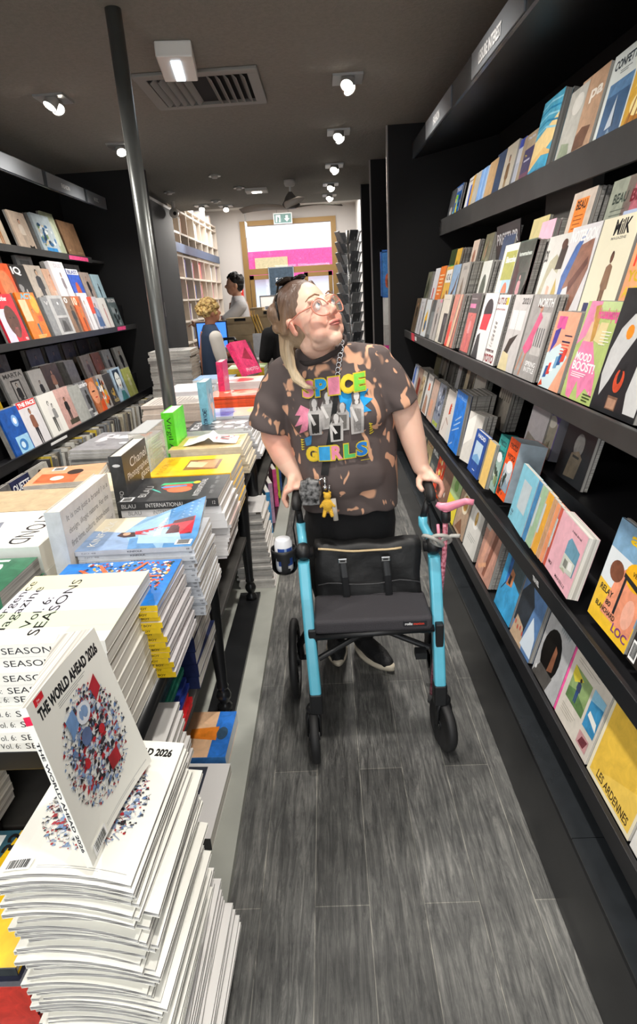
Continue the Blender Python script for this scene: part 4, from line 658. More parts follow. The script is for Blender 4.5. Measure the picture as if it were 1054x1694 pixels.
L2(3.27, .22, .275, 3, .012, 'cobalt blue magazine with a glowing moon', '#1f56a8', [('e', .62, .72, .09, .08, '#f2f8ff'), ('e', .62, .72, .15, .13, '#7fb0e8'), ('e', .62, .72, .08, .07, '#f8fbff'), ('r', .28, .02, .95, .4, '#9fd0ee'), ('e', .55, .2, .2, .13, '#3f7fc0'), ('e', .52, .2, .1, .07, '#cfe8f8')])
L2(3.49, .235, .285, 2, .012, 'white magazine headed THE FACE in red band', '#dcdadd', [('r', 0, .86, .98, 1, '#e0332e'), ('t', 'THE FACE', .06, .94, .885, .975, '#ffffff', .05), *fig(.5, .0, .82, '#b0785c', '#3a241c', '#8a5a48', '#2c2a30', .12)])
L2(3.76, .24, .285, 2, .012, 'white magazine with a black and white embrace', '#e9e8e2', [*fig(.45, .1, .72, '#d8d6d2', '#222222', '#e0dedb', '#4a4a4a', .12), *fig(.62, .08, .66, '#c9c7c3', '#1c1c1c', '#8f8f8f', '#d8d6d2', .1)])
L2(4.0, .23, .285, 2, .012, 'dusty pink magazine with a seated black figure', '#c49c94', [('r', 0, .8, 1, 1, '#d3aaa2'), *fig(.5, .15, .62, '#a8765c', '#1c1412', '#1f1d1f', '#222022', .12), ('r', .3, .1, .95, .22, '#4a4438')])
L2(4.22, .2, .27, 5, .014, 'pale grey spined magazine after the pink one', '#a8aaa6', [])
L2(4.37, .22, .28, 1, .012, 'grey magazine headed Numero', '#77787c', [('t', 'Numéro', .05, .95, .84, .97, '#f0f0f2', .03), *fig(.6, .0, .75, '#2f2c2c', '#19181a', '#232326', '#2a2a2e', .13), ('t', 'feele', .1, .6, .2, .28, '#e0e0e0', .02), ('t', '281', .5, .85, .03, .12, '#f2f2f2', .03)])
L2(4.56, .22, .28, 1, .012, 'magazine with an orange tinted face', '#b86c44', [('e', .4, .6, .35, .32, '#e09a74'), ('r', .25, .62, .5, .66, '#3a1c14'), ('r', .35, .45, .55, .48, '#c03a34'), ('p', [(.5, 0), (1, 0), (1, .4), (.7, .3)], '#e05a2c')])
L2(4.72, .2, .28, 2, .012, 'magazine of silver, orange and blue collage', '#a5a09c', [*blobs(91, ['#e86a2c', '#f4f0ea', '#5a8fc0', '#3a2a24', '#d8a43c'], 20, (.02, .05, .98, .95), .15)])
L2(4.93, .18, .27, 2, .012, 'dark magazine of golden ornaments', '#3f3c3c', [*blobs(92, ['#c09a4a', '#8a7a5a', '#6a6a70'], 10, (.2, .05, .9, .6), .12), ('t', 'VOGUE', .3, .9, .1, .2, '#d8c080', .02)])
L2(5.1, .25, .29, 5, .02, 'light blue magazine with a drawn woman\'s face', '#a9c0d4', [('p', [(.1, .3), (.2, .95), (.8, .95), (.75, .3), (.5, .7)], '#2a3a4c'), ('e', .48, .62, .24, .26, '#e8ece8'), ('r', .34, .66, .44, .69, '#1c242c'), ('r', .55, .66, .65, .69, '#1c242c'), ('r', .42, .46, .54, .49, '#9a5a5c'), ('p', [(.2, 0), (.9, 0), (.7, .3), (.4, .32)], '#4f8f94')])
L2(5.4, .22, .26, 2, .012, 'lime yellow magazine with a pale figure', '#b3b86a', [*fig(.5, .0, .8, '#e0d8b8', '#c4b878', '#d8d8a8', '#c9c98a', .14)])
G = 'magazines on the second row of the middle fashion shelf'
def L2m(*a, **k): facing('L', -1.925, .968, *a, G, **k)
L2m(3.24, .24, .27, 1, .012, 'yellow magazine at the picture edge', '#e8c020', [('p', [(.4, .1), (.9, .1), (.7, .3)], '#2a2a20')])
L2m(3.60, .27, .275, 2, .012, 'grey magazine headed MARTA with a framed figure', '#b0aeab', [('t', 'MARTA', .08, .92, .86, .96, '#3a3a3a', .02), ('r', .28, .3, .72, .8, '#2f2d2c'), ('r', .33, .34, .67, .76, '#b9b7b3'), *fig(.5, .05, .68, '#c2b4a8', '#1a1817', '#262628', '#1f1f21', .1)])
L2m(3.93, .19, .25, 2, .012, 'white magazine with a small suited portrait', '#d4d3cf', [*fig(.55, .08, .62, '#c2b4a8', '#1a1817', '#262628', '#1f1f21', .13)])
L2m(4.12, .25, .26, 4, .014, 'dark brown magazine of a shirtless pose', '#4c3830', [*fig(.5, .05, .8, '#c08c70', '#1c1412', '#a87860', '#e0d8d0', .12)])
L2m(4.50, .17, .25, 5, .016, 'grey ribbed spines with a slim cover', '#7d7a78', [])
L2m(4.82, .21, .26, 2, .012, 'taupe magazine with a walking figure', '#857a70', [*fig(.5, .05, .8, '#b98a70', '#2a1c18', '#5a4438', '#3a3230', .12)])
L2m(5.05, .19, .26, 3, .014, 'russet magazine beside the taupe one', '#7a4a3a', [*fig(.5, .0, .8, '#a87860', '#1c1412', '#8a4a38', '#3a2a28', .14)])
L2m(5.3, .2, .26, 3, .014, 'light grey magazine with a dark coat', '#97989a', [*fig(.5, .0, .8, '#b99a88', '#1c1412', '#3b3b40', '#2a2a30', .14)])
L2m(5.62, .22, .26, 2, .012, 'black and white coat magazine ending the second row', '#a9a9a6', [*fig(.5, .0, .85, '#b99a88', '#1c1412', '#26262a', '#2a2a30', .16)])
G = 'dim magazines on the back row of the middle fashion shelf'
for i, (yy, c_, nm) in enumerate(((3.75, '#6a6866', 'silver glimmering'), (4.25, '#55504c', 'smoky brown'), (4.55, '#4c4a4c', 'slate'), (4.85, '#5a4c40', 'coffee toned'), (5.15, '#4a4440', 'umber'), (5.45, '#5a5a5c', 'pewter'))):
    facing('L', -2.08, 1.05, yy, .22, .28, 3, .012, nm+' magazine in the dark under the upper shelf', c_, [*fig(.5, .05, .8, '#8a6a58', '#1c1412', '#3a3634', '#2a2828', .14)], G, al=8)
# spines on the lowest fashion shelf: magazines filed edge-on
SPC = ['#8f8d88', '#b9b6ae', '#6e6b66', '#a49a86', '#55524e', '#c9c7c0', '#7c7f84', '#9a9489', '#d2ccb8', '#4d4a4a', '#c2a83c', '#84888a', '#b0a090']
rnd = random.Random(5); y = 3.42; i = 0; pm = {}
cnt = {}
while y < 5.82:
    ci = rnd.randrange(len(SPC)); t_ = rnd.choice((.008, .012, .016, .02)); h_ = rnd.choice((.25, .26, .27, .28))
    M = frame((-1, 0, 0), (0, math.sin(.1), math.cos(.1)), (0, -math.cos(.1), math.sin(.1)), (-1.71+rnd.uniform(-.02, .01), y, .475))
    for (x0, y0, z0, x1, y1, z1, cc, mi) in ((0, 0, 0, .2, h_, .0005, SPC[ci], 0), (0, 0, t_-.0005, .2, h_, t_, SPC[ci], 0), (-.0005, 0, 0, 0, h_, t_, SPC[ci], 0), (.0002, .0006, .0006, .199, h_-.0006, t_-.0006, '#ffffff', 1)):
        REST.box(x0, y0, z0, x1, y1, z1, cc, mi, M)
    y += t_+rnd.choice((.001, .002, .006)); i += 1
facing('L', -1.66, .49, 2.72, .2, .26, 2, .012, 'grey magazine lettered lore low on the left', '#6a6866', [('t', 'lore', .1, .9, .7, .92, '#f0f0f0', .04)], 'magazines on the lowest fashion shelf', al=9)
facing('L', -1.66, .49, 2.93, .2, .26, 2, .012, 'navy magazine lettered QUETTE', '#2c3050', [('t', 'QUETTE', .05, .95, .72, .9, '#f0f0f0', .02), ('p', [(.1, .1), (.9, .2), (.8, .4), (.2, .3)], '#b9bfd8')], 'magazines on the lowest fashion shelf', al=9)
facing('L', -1.66, .49, 3.14, .22, .26, 2, .012, 'grey magazine with a man in a turquoise shirt', '#b0aca4', [('p', [(.2, 0), (.95, 0), (.85, .5), (.5, .56), (.25, .4)], '#5ab0a8'), ('e', .5, .75, .15, .17, '#3a2a24')], 'magazines on the lowest fashion shelf', al=9)
facing('L', -1.66, .475, 5.5, .2, .27, 3, .012, 'silver and black magazine facing out at the far end', '#6f6f70', [*blobs(95, ['#2a2a2a', '#c9c9c9', '#8a8a8a'], 12, (.1, .1, .9, .9), .16)], 'magazines on the lowest fashion shelf', al=9)

# ---------------------------------------------------------------- the long table and its stacks
WOODG = mat('weathered_dark_board', '#3f3d3a', .55, noise_amt=.3, nscale=7, bump=.1)
def table(y0, y1, label, legs):
    t = thing('display_table', label, 'table', (-.87, (y0+y1)/2, .035)); oy = (y0+y1)/2
    def pb(b, n, m, **k): o = b.build(n, m, t, **k); o.matrix_parent_inverse = Matrix.Translation((.87, -oy, -.035)); return o
    b = MB().box(-1.3, y0, .708, -.45, y1, .748); pb(b, 'tabletop', BLACK, bevel=.004)
    b = MB(); b.tube([(-.448, y0-.005, .728), (-.448, y1, .728)], .0215, 16); pb(b, 'edge_rail', BLACKG, smooth=True)
    b = MB().box(-1.28, y0-.012, .70, -.45, y0+.012, .75); pb(b, 'front_rail', BLACKG, bevel=.004)
    pb(MB().box(-1.26, y0+.1, .405, -.465, y1-.02, .43), 'lower_shelf', WOODG, bevel=.003)
    for y in legs:
        for x in (-.475, -1.24):
            b = MB(); b.lathe([(.016, .0), (.028, .004), (.03, .02), (.02, .032), (.017, .04), (.027, .055), (.03, .07), (.024, .088), (.017, .098), (.022, .104), (.024, .11), (.02, .12), (.026, .3), (.033, .5), (.036, .6), (.03, .63), (.034, .64), (.028, .655), (.028, .672)], (x, y, .057), n=20)
            pb(b, 'leg', BLACKG, smooth=True)
    b = MB().box(-.545, y0+.86, .036, -.435, y1-.05, .058); pb(b, 'foot_board', BLACKG, bevel=.002)
table(.96, 2.66+.3, 'black table nearest the camera carrying tall stacks of books', (1.93, 2.84))
table(2.98, 5.3, 'farther black table behind the yellow book stack', (3.3, 4.5))
def stack(name, n, t, h, w, zt, x, y, base, desc, where, art=(), sart=(), spine=None, parts=True, mode='side', jit=.006, cat='magazine', pages=None, hard=0, rot=0, seed=1, drift=(0, 0), group=None, warp=None, loose=False, under=None):
    """n copies, topmost first, the topmost's upper face at height zt"""
    rnd = random.Random(seed); g = group or (desc+' in a stack'); proto = None; q = None
    for k in range(n):
        dx = rnd.uniform(-jit, jit)*(k > 0)+drift[0]*k; dy = rnd.uniform(-jit, jit)*(k > 0)+drift[1]*k; a = rot+(rnd.uniform(-1, 1)*jit*4 if k else 0)
        z = zt-(k+1)*t
        M = M_side(x+dx, y+dy, z, a) if mode == 'side' else M_flat(x+dx, y+dy, z, a)
        lab = (('topmost ' if k == 0 else ORD[k]+' ')+desc+(' ' if k == 0 else ' from the top ')+where)
        if k and loose:
            for (x0, y0, z0, x1, y1, z1, cc, mi) in ((0, 0, 0, w, h, .0005, under or spine or base, 0), (0, 0, t-.0009, w, h, t-.0004, under or spine or base, 0), (-.0005, 0, 0, 0, h, t-.0004, spine or base, 0), (.0002, .0006, .0006, w-.0006, h-.0006, t-.001, '#ffffff', 1 if pages is PAGES_G else 2)): REST.box(x0, y0, z0, x1, y1, z1, cc, mi, M)
            continue
        if k == 0: booklet(name, M, w, h, t-.0004, base, spine, art, sart, parts, pages, hard=hard, label=lab, cat=cat, group=g, warp=warp)
        elif q is None: q = booklet(name, M, w, h, t-.0004, under or base, spine, (), sart, parts, pages, hard=hard, label=lab, cat=cat, group=g)
        else: dup(q, M, lab)
MAGP = page_mat('white_page_edges', '#cdcbc7', '#666462', 330)
tx = lambda s, x0, x1, y0, y1, c=K_, b_=0: ('tv', s, x0, x1, y0, y1, c, b_)
# white SEASONS volumes
EM = [('r', 0, .0, 1, .33, '#f3f0cf'), ('r', 0, .33, 1, .36, '#eef0dc'), ('r', 0, 0, .12, 1, '#eef0e6'), ('r', .2, 0, .42, 1, '#dff0cf'), ('r', .42, 0, .75, 1, '#eceaf6'), ('r', .75, 0, 1, 1, '#f8f4cc')]
def rt(s, xa, xb, ya, yb, c=K_, bd=0): return ('RT', s, xa, xb, ya, yb, c, bd)
_sh = shapes
def shapes(items):      # adds upright text for lying copies: reads from the spine towards the fore-edge, turned to the head
    out = []
    for it in items:
        if it[0] == 'RT':
            _, s, xa, xb, ya, yb, c, bd = it; vs, fs = text_geo(s, bd)
            out.append(([(xa+(xb-xa)*a, ya+(yb-ya)*b) for a, b in vs], fs, c))
        else: out += _sh([it])
    return out
stack('book', 9, .0278, .27, .295, 1.0, -.44, .945, '#f2f1ea', 'white SEASONS volume', 'of the corner stack', EM+[rt('Emergence', .1, .9, .90, .985), rt('Magazine', .08, .8, .79, .885), rt('Vol. 6:', .2, .62, .645, .715), rt('SEASONS', .1, .9, .53, .61)],
      [('t', 'SEASONS', .26, .665, .25, .75, '#26262a', 0), ('t', 'Vol. 6:', .07, .22, .28, .75, '#26262a', 0), ('t', 'Emergence\nMagazine', .71, .90, .14, .88, '#3a3a3e', 0), ('t', 'Ritual', .93, .97, .3, .7, '#b9b9b9', 0)], jit=.005, cat='book', seed=3, pages=page_mat('ivory_pages', '#f4f2ea', '#d2cfc6', 300), drift=(-.0008, 0))
# magazines with the coral tree on blue and yellow spines
tr = [('r', 0, 0, 1, 1, '#1f7fd8')]
rr = random.Random(9)
for i in range(330): 
    cx = rr.uniform(.3, .96); cy = rr.uniform(.06, .8); s_ = rr.uniform(.012, .03)
    tr.append(('p', [(cx-s_, cy), (cx, cy-s_*.6), (cx+s_, cy), (cx, cy+s_*.8)], rr.choice(['#f4efe0', '#f0b83c', '#e2502c', '#2a3f2c', '#f2f2f2', '#a33a2a', '#1b2f6a', '#dfe6ea'])))
for pts in ([(.42, .85), (.45, .86), (.6, .5), (.62, .1), (.59, .1), (.56, .5)], [(.56, .55), (.58, .55), (.9, .7), (.92, .68), (.6, .5)], [(.58, .4), (.6, .42), (.95, .3), (.95, .27)], [(.55, .62), (.4, .4), (.3, .3), (.31, .27), (.42, .37), (.58, .6)], [(.3, .75), (.6, .66), (.8, .85), (.82, .83), (.62, .62), (.3, .72)]): tr.append(('p', pts, '#ee6a38'))
stack('magazine', 14, .0148, .30, .245, .955, -.405, 1.155, '#1f7fd8', 'yellow-spined magazine', 'of the coral tree stack', tr+[('t', 'geo', .05, .2, .8, .86, '#0d3f7a', .02), ('e', .35, .55, .05, .04, '#f6c62c')],
      [('r', 0, 0, 1, 1, '#ecc81f'), ('t', 'BEST BOY', .78, .92, .3, .7, '#5a4a10', .03)], spine='#ecc81f', drift=(.0003, .0015), pages=page_mat('flecked_pages', '#e9e6e4', '#a9a5ab', 150), seed=4, under='#dcd9da', group='yellow-spined magazines with a coral tree')
# kinfolk
sky = [('p', [(0, .0), (1, 0), (1, .35), (0, .25)], '#4f8cc4'), ('p', [(0, .25), (1, .35), (1, .6), (.5, .7), (0, .5)], '#8fb9de'), ('p', [(.5, .7), (1, .6), (1, 1), (.6, 1)], '#e9dfc4'), ('p', [(0, .5), (.5, .7), (.6, 1), (0, 1)], '#8aa6cc'), ('p', [(.0, .3), (.35, .45), (.3, .6), (0, .55)], '#5b93c9'), ('p', [(.1, .1), (.5, .2), (.45, .55), (.15, .5)], '#a9cbe8'),
       ('p', [(.42, .58), (.52, .6), (.62, .2), (.68, .06), (.36, .06), (.36, .3)], '#c02c3c'), ('p', [(.38, .3), (.66, .26), (.68, .07), (.36, .07)], '#5a2430'), ('p', [(.36, .56), (.5, .6), (.5, .72), (.4, .74), (.34, .66)], '#3a1c1c'), ('e', .45, .66, .05, .035, '#d9a484')]
stack('magazine', 16, .0137, .315, .245, .975, -.385, 1.435, '#8fb4d8', 'magazine titled KINFOLK', 'of its stack', sky+[rt('KINFOLK', .12, .9, .86, .93, '#f6f4ec'), rt('ISSUE:WAKE', .34, .78, .34, .4, '#f6f4ec', .03), *barcode(.06, .02, .2, .16)],
      [('t', 'KINFOLK', .45, .58, .3, .7, '#4a4e56', .02), ('t', 'NO 48', .06, .18, .35, .65, '#7c8088', 0), ('t', '48', .95, .98, .3, .7, '#5c6068', 0)], spine='#c9ced6', drift=(.0009, .0015), seed=5, under='#d3d6da', warp=(.03, lambda v: Vector((v.x, v.y, v.z+max(0, .55-v.y/.315)*max(0, v.x/.245-.35)*.16))), group='magazines titled KINFOLK')
# BLAU
bl = [rt('BLAU', .18, .62, .76, .84, '#c9c9c9'), rt('INTERNATIONAL', .14, .84, .22, .28, '#e2e2e2'), ('e', .55, .5, .16, .16, '#ea4a38'), ('e', .42, .46, .12, .13, '#f07850'), ('p', [(.66, .3), (.74, .3), (.72, .68), (.62, .7)], '#3fb87c'), ('e', .7, .32, .06, .04, '#f0c83c'), ('p', [(.5, .66), (.55, .4), (.6, .42), (.56, .68)], '#4a9ad8'), ('p', [(.3, .62), (.38, .66), (.5, .75), (.46, .76)], '#58c8b8'), *[rt('PPPPP', .2+.2*i, .34+.2*i, .08+.02*(i % 2), .12+.02*(i % 2), '#9a9a9a') for i in range(4)], *barcode(.03, .86, .18, .98)]
stack('book', 1, .028, .33, .27, .985, -.375, 1.80, '#3a3b3d', 'charcoal volume of BLAU INTERNATIONAL', 'topping its own short pile', bl, [('t', 'BLAU', .04, .18, .25, .75, '#cfcfcf', 0), ('t', 'INTERNATIONAL', .28, .66, .25, .75, '#dfdfdf', 0), ('t', '12', .94, .97, .3, .7, '#dfdfdf', 0)], spine='#3a3b3d', cat='book', seed=6)
stack('book', 3, .026, .33, .27, .956, -.37, 1.81, '#e9e9ec', 'white volume of BLAU INTERNATIONAL', 'under the charcoal one', (), [('t', 'BLAU', .07, .2, .25, .75, '#8f9094', 0), ('t', 'INTERNATIONAL', .32, .66, .25, .75, '#8f9094', 0)], spine='#eeeef0', cat='book', seed=7, drift=(.008, .0))
stack('magazine', 10, .0125, .30, .24, .876, -.35, 1.84, '#f3d9d2', 'white magazine with a peach cover picture', 'under the BLAU volumes', [('e', .5, .25, .3, .18, '#f29a80'), ('e', .6, .2, .15, .1, '#e86a5c'), *barcode(.7, .03, .9, .1)], (), spine='#eceaea', seed=8, loose=True, drift=(-.003, 0), jit=.004)
# yellow books
stack('book', 7, .0285, .33, .29, .955, -.395, 2.19, '#f4c013', 'yellow cloth book', 'of the yellow stack', [('r', .25, .2, .78, .62, '#8a5a34'), ('p', [(.3, .24), (.75, .24), (.7, .5), (.4, .58)], '#d99a6c'), ('p', [(.35, .4), (.6, .36), (.7, .6), (.4, .6)], '#e8c49a'), rt('MAISON VIE', .08, .9, .84, .92, '#c8920c')], [('t', 'MAISON', .05, .12, .35, .65, '#b98a0c', 0), ('t', 'MAISON VIE N 2', .72, .9, .35, .65, '#b98a0c', 0)], spine='#f0b90c', cat='book', seed=9, jit=.003, drift=(.001, 0))
stack('magazine', 12, .0135, .33, .27, .72, -.49, 2.3, '#cfc6b4', 'tan paper magazine', 'on the lower shelf below the yellow books', (), (), spine='#b9a68c', seed=10, loose=True, parts=False, drift=(.002, 0))
booklet('book', M_side(-.53, 2.0, .431, -.1), .22, .09, .05, '#6b4a34', '#8a5a3c', (), [('r', .1, .2, .9, .8, '#3a241a')], False, label='small brown paperback alone on the grey lower shelf', cat='book')
# tan stack with the leaflet
stack('magazine', 9, .0135, .325, .27, .972, -.40, 2.54, '#cdb68c', 'tan magazine with yellow lettering', 'under the no-photo leaflet', [*[('r', .08+.09*i, .78, .12+.09*i, .98, '#e8d018') for i in range(9)], rt('WAR', .55, .95, .03, .2, '#d9a018', .03), rt('SHO', .2, .5, .04, .18, '#d9a018', .03)], (), spine='#d9cdb4', seed=11, loose=True, drift=(.004, .0), jit=.005)
t = thing('notice_leaflet', 'folded white leaflet with a red crossed-out camera sign on the tan magazines', 'leaflet', M=M_side(-.43, 2.60, .9728, .03))
b = MB(); 
for i in range(12): 
    u0, u1 = i/12, (i+1)/12; zf = lambda u: .002+.022*math.sin(PI*min(1, u*1.0))**2*(.6 if u < .5 else 1)+ (.012 if abs(u-.5) < .05 else 0)
    b.add([(0, .24*u0, zf(u0)), (.15, .24*u0, zf(u0)), (.15, .24*u1, zf(u1)), (0, .24*u1, zf(u1))], [(0, 1, 2, 3)], '#f7f7f5')
b.build('sheet', PRINT, t, smooth=True)
b = MB()
for k in range(24):
    a0, a1 = 2*PI*k/24, 2*PI*(k+1)/24; P_ = lambda a, r: (.075+.045*r*math.sin(a), .055+.045*r*math.cos(a), .0165+.002)
    b.add([P_(a0, 1), P_(a1, 1), P_(a1, .84), P_(a0, .84)], [(0, 1, 2, 3)], '#e0404c')
b.box(.055, .035, .0185, .095, .075, .019, '#3a3c40'); b.add([(.045, .025, .0195), (.05, .02, .0195), (.105, .085, .0195), (.1, .09, .0195)], [(0, 1, 2, 3)], '#e0404c')
b.build('prohibition_sign', PRINT, t, fix=False)
stack('magazine', 12, .013, .325, .25, .985, -.395, 2.86, '#3d3d40', 'black and white photo magazine', 'in the stack behind the leaflet', [*blobs(101, ['#c9c9cc', '#8a8a8f', '#1f1f22', '#ececee'], 16, (.05, .05, .95, .75), .14), rt('IDEA', .1, .9, .82, .94, '#d9d9dc', .03), *barcode(.04, .05, .18, .25)], [('t', 'IDEA', .9, .97, .2, .8, '#7a7a7e', .02)], spine='#d9d9dc', seed=12, loose=True, drift=(.004, .0), jit=.008)
stack('magazine', 11, .0145, .31, .27, .985, -.375, 3.21, '#7f8fc4', 'magazine with a sunset cover', 'in the white-spined stack beside the sleeve', [('p', [(0, .1), (.5, 0), (1, .2), (1, .6), (0, .5)], '#e0987c'), ('e', .6, .2, .25, .12, '#f0b84a'), ('p', [(.1, .6), (.6, .5), (.5, .9), (.1, .95)], '#4a5fa8'), ('r', .02, .9, .15, .98, '#f0cc2c')], [('e', .12, .5, .008, .2, '#3a3a3e'), ('e', .5, .5, .008, .2, '#3a3a3e')], spine='#d6d6da', seed=13, loose=True, jit=.004)
stack('book', 6, .014, .34, .27, 1.03, -.40, 3.62, '#e8674a', 'thin vermilion book', 'in the vermilion pile beside the sleeve', [('e', .5, .4, .3, .25, '#f0a888'), *blobs(103, ['#c23a2c', '#f6d9c0'], 6, (.1, .1, .9, .9), .12)], (), spine='#ee5a2c', cat='book', seed=14, jit=.003, pages=page_mat('vermilion_edges', '#f0673c', '#a83a1c', 300))
stack('magazine', 9, .0145, .36, .28, .945, -.40, 3.62, '#dcdade', 'silver-spined magazine', 'beneath the vermilion pile', (), (), spine='#d2d1d6', seed=15, loose=True, parts=False)
stack('book', 5, .022, .31, .3, 1.05, -.46, 4.1, '#ead9d0', 'cream book with a red picture', 'behind the vermilion pile', [('e', .4, .5, .3, .3, '#d9605c'), ('r', .7, .1, .9, .9, '#e8e0b0')], (), spine='#f0ece6', cat='book', seed=16)
stack('magazine', 12, .0145, .42, .35, .94, -.46, 4.1, '#e2e2e4', 'white magazine', 'at the base of the cream pile', (), (), spine='#dcdce0', seed=17, loose=True, parts=False)
stack('book', 4, .025, .30, .32, 1.07, -.50, 4.75, '#8fa85c', 'green book with a yellow edge', 'in the farthest pile', [('p', [(0, .1), (1, .5), (1, .6), (0, .25)], '#eef0e4'), ('p', [(.3, 0), (.45, 0), (.8, 1), (.6, 1)], '#dfe6cf')], (), spine='#e8c02c', cat='book', seed=18)
stack('magazine', 14, .0145, .36, .34, .965, -.5, 4.72, '#cfcfd2', 'grey magazine', 'underneath the green books', (), (), spine='#c2c3c8', seed=19, loose=True, parts=False)
# inner column of stacks
stack('book', 4, .05, .22, .2, .97, -.795, 1.225, '#3f7a5c', 'green book', 'in the small pile at the picture edge', [rt('ICI', .3, .95, .3, .8, '#e8f0ea')], (), spine='#3f7a5c', cat='book', seed=20, pages=PAGES_G)
stack('box', 3, .078, .31, .30, .99, -.80, 1.45, '#f6f5ee', 'large white boxed book lettered BEYOND', 'of its stack', [rt('BEYOND', .95, .08, .34, .16, '#23262c', .0), ('p', [(.3, .55), (.7, .65), (.6, .95), (.2, .9)], '#8b8f9c')], (), spine='#dfe6e0', cat='boxed book', seed=21, pages=mat('ivory_card', '#f2f0e6', .6), jit=.012)
stack('box', 2, .11, .33, .23, .985, -.90, 1.77, '#c9b391', 'kraft cardboard box', 'beside the white standing book', [], (), spine='#bda67f', cat='box', seed=22, pages=mat('kraft', '#c2aa84', .8), jit=.01)
stack('magazine', 5, .014, .25, .25, .99, -.88, 2.07, '#d9a47c', 'magazine with an orange and black picture', 'on the inner side beyond the kraft box', [('p', [(.0, .3), (.5, .3), (.6, .9), (.1, .9)], '#c9683c'), ('e', .6, .4, .15, .12, '#2a1c18'), ('e', .3, .6, .12, .1, '#efe4d4'), *barcode(.75, .6, .95, .8)], (), spine='#b9b4ae', seed=23, loose=True, rot=.15)
stack('magazine', 14, .0138, .2, .25, .965, -.745, 2.0, '#eadfc0', 'cream magazine', 'of the cream pile left of the charcoal standing book', [('e', .5, .4, .2, .2, '#f4e3b4')], (), spine='#dcd8cc', seed=24, loose=True, drift=(.002, -.001))
stack('magazine', 6, .012, .30, .36, 1.0, -.86, 2.5, '#8e8e92', 'silver grey magazine with curling covers', 'of the sagging pile', [*blobs(105, ['#5d5d62', '#c9c9ce', '#76767c', '#e9e9ec'], 14, (.05, .05, .9, .9), .14), ('p', [(.6, .1), (.9, .1), (.8, .3)], '#c9583c')], (), spine='#a9a7a3', seed=25, rot=-.08, jit=.012)
stack('magazine', 12, .0145, .30, .34, .925, -.84, 2.52, '#b9b0a4', 'brownish paper magazine', 'under the silver curling ones', (), (), spine='#b9ada0', seed=26, loose=True, parts=False)
stack('newspaper', 14, .018, .38, .32, 1.0, -.78, 3.62, '#cfc8c0', 'folded newspaper', 'in the pinkish pile by the pole', [*bars(.08, .92, .9, 12, '#8f8a86', .06, .02), ('r', .1, .1, .5, .4, '#a8a29c')], (), spine='#c9b9ac', cat='newspaper', seed=27, pages=page_mat('newsprint', '#cfc2b4', '#9a8d80', 200), jit=.01, parts=False)
stack('newspaper', 10, .024, .26, .42, 1.02, -.86, 4.0, '#e6e6e8', 'white newspaper bundle', 'in the pile beyond the pole', [('r', .2, .3, .8, .7, '#cfd2d8')], (), spine='#dddde0', cat='newspaper', seed=28, jit=.01, parts=False)
stack('newspaper', 22, .024, .36, .36, 1.20, -1.17, 5.2, '#c9c7c2', 'newspaper', 'in the tall pile behind the pole', [*bars(.08, .92, .9, 10, '#77757a', .07, .03)], (), spine='#bcbab4', cat='newspaper', seed=29, jit=.014, parts=False, pages=MATS['newsprint'])
tag(MB().box(-1.56, 5.15, .035, -1.12, 5.62, .669).build('newspaper_stand', BLACKM), 'low black stand under the tall newspaper pile', 'stand')
stack('book', 5, .03, .3, .3, 1.03, -.72, 4.5, '#8fb4dc', 'light blue book', 'in the pile near the counter', [('r', .1, .1, .9, .9, '#a9c8ea')], (), spine='#dfe4ea', cat='book', seed=30, parts=False)
# standing display copies
def standing(name, x, y, z0, w, h, t, base, label, art, sart=(), spine=None, a=0, tilt=0, pages=None, hard=1, cat='book', M=None):
    return booklet(name, M if M is not None else M_stand(x-t, y, z0, a, tilt), w, h, t, base, spine, art, sart, True, pages or PAGES, hard=hard, label=label, cat=cat)
qt = ['It is not just a brand ? is a', 'design, illogic nature. For the', 'first time, culture, those-loose', 'look at Nike\'s love writing of', 'forward: arms around 7 years', 'people the history of my', 'drawing at the creation']
standing('book', -.70, 1.405, .795, .35, .305, .042, '#d9d4cc', 'white hardback with paragraphs of grey words standing between the stacks', [*[('t', s_, .08, .95-.03*(i % 3), .86-.115*i, .93-.115*i, '#6f6a66', 0) for i, s_ in enumerate(qt)]], spine='#c9ced0', pages=page_mat('ivory_pages2', '#f6f2e6', '#e2dccb', 100))
standing('book', -.685, 1.86, .86, .265, .265, .045, '#393a3c', 'charcoal hardback of a fashion photographer standing upright', [('t', 'Chanel', .25, .95, .78, .9, '#e6e6e6', .0), ('t', 'Photographed', .1, .98, .62, .74, '#e6e6e6', .0), ('t', 'gaze', .6, .98, .5, .6, '#e6e6e6', .0)], [('t', 'Chanel Photographed', .45, .95, .3, .7, '#d0d0d0', 0), ('e', .12, .5, .02, .3, '#d8d8d8')], spine='#303133')
standing('book', -.70, 2.62, .86, .2, .265, .055, '#62e02a', 'bright green hardback standing upright beside the pole', [('t', 'SOMETHINGS', .2, .9, .36, .46, '#1f5a14', .0)], [('t', 'Virgil Abloh', .08, .98, .25, .75, '#123a0c', .0)], spine='#58d424')
standing('book', -.62, 3.02, .93, .16, .27, .045, '#8fc6da', 'pale blue hardback standing upright behind the green one', [*blobs(111, ['#e4f0f2', '#5fa8c8', '#f4d8c8'], 8, (.1, .1, .9, .9), .18)], [('t', 'LEMON MILK', .5, .8, .25, .75, '#1d3a5c', .03)], spine='#7fbcd4')
standing('book', -.67, 3.85, .96, .2, .255, .04, '#ee6a9c', 'pink hardback standing upright at the middle of the table', [('t', 'PH', .3, .8, .5, .62, '#f8d0e0', .02)], spine='#d8346c')
M = Matrix.Translation((-.63, 4.45, 1.03)) @ rotz(-.5) @ Matrix.Rotation(-.5, 4, 'Y') @ frame((0, 1, 0), (0, 0, 1), (1, 0, 0), (0, 0, 0))
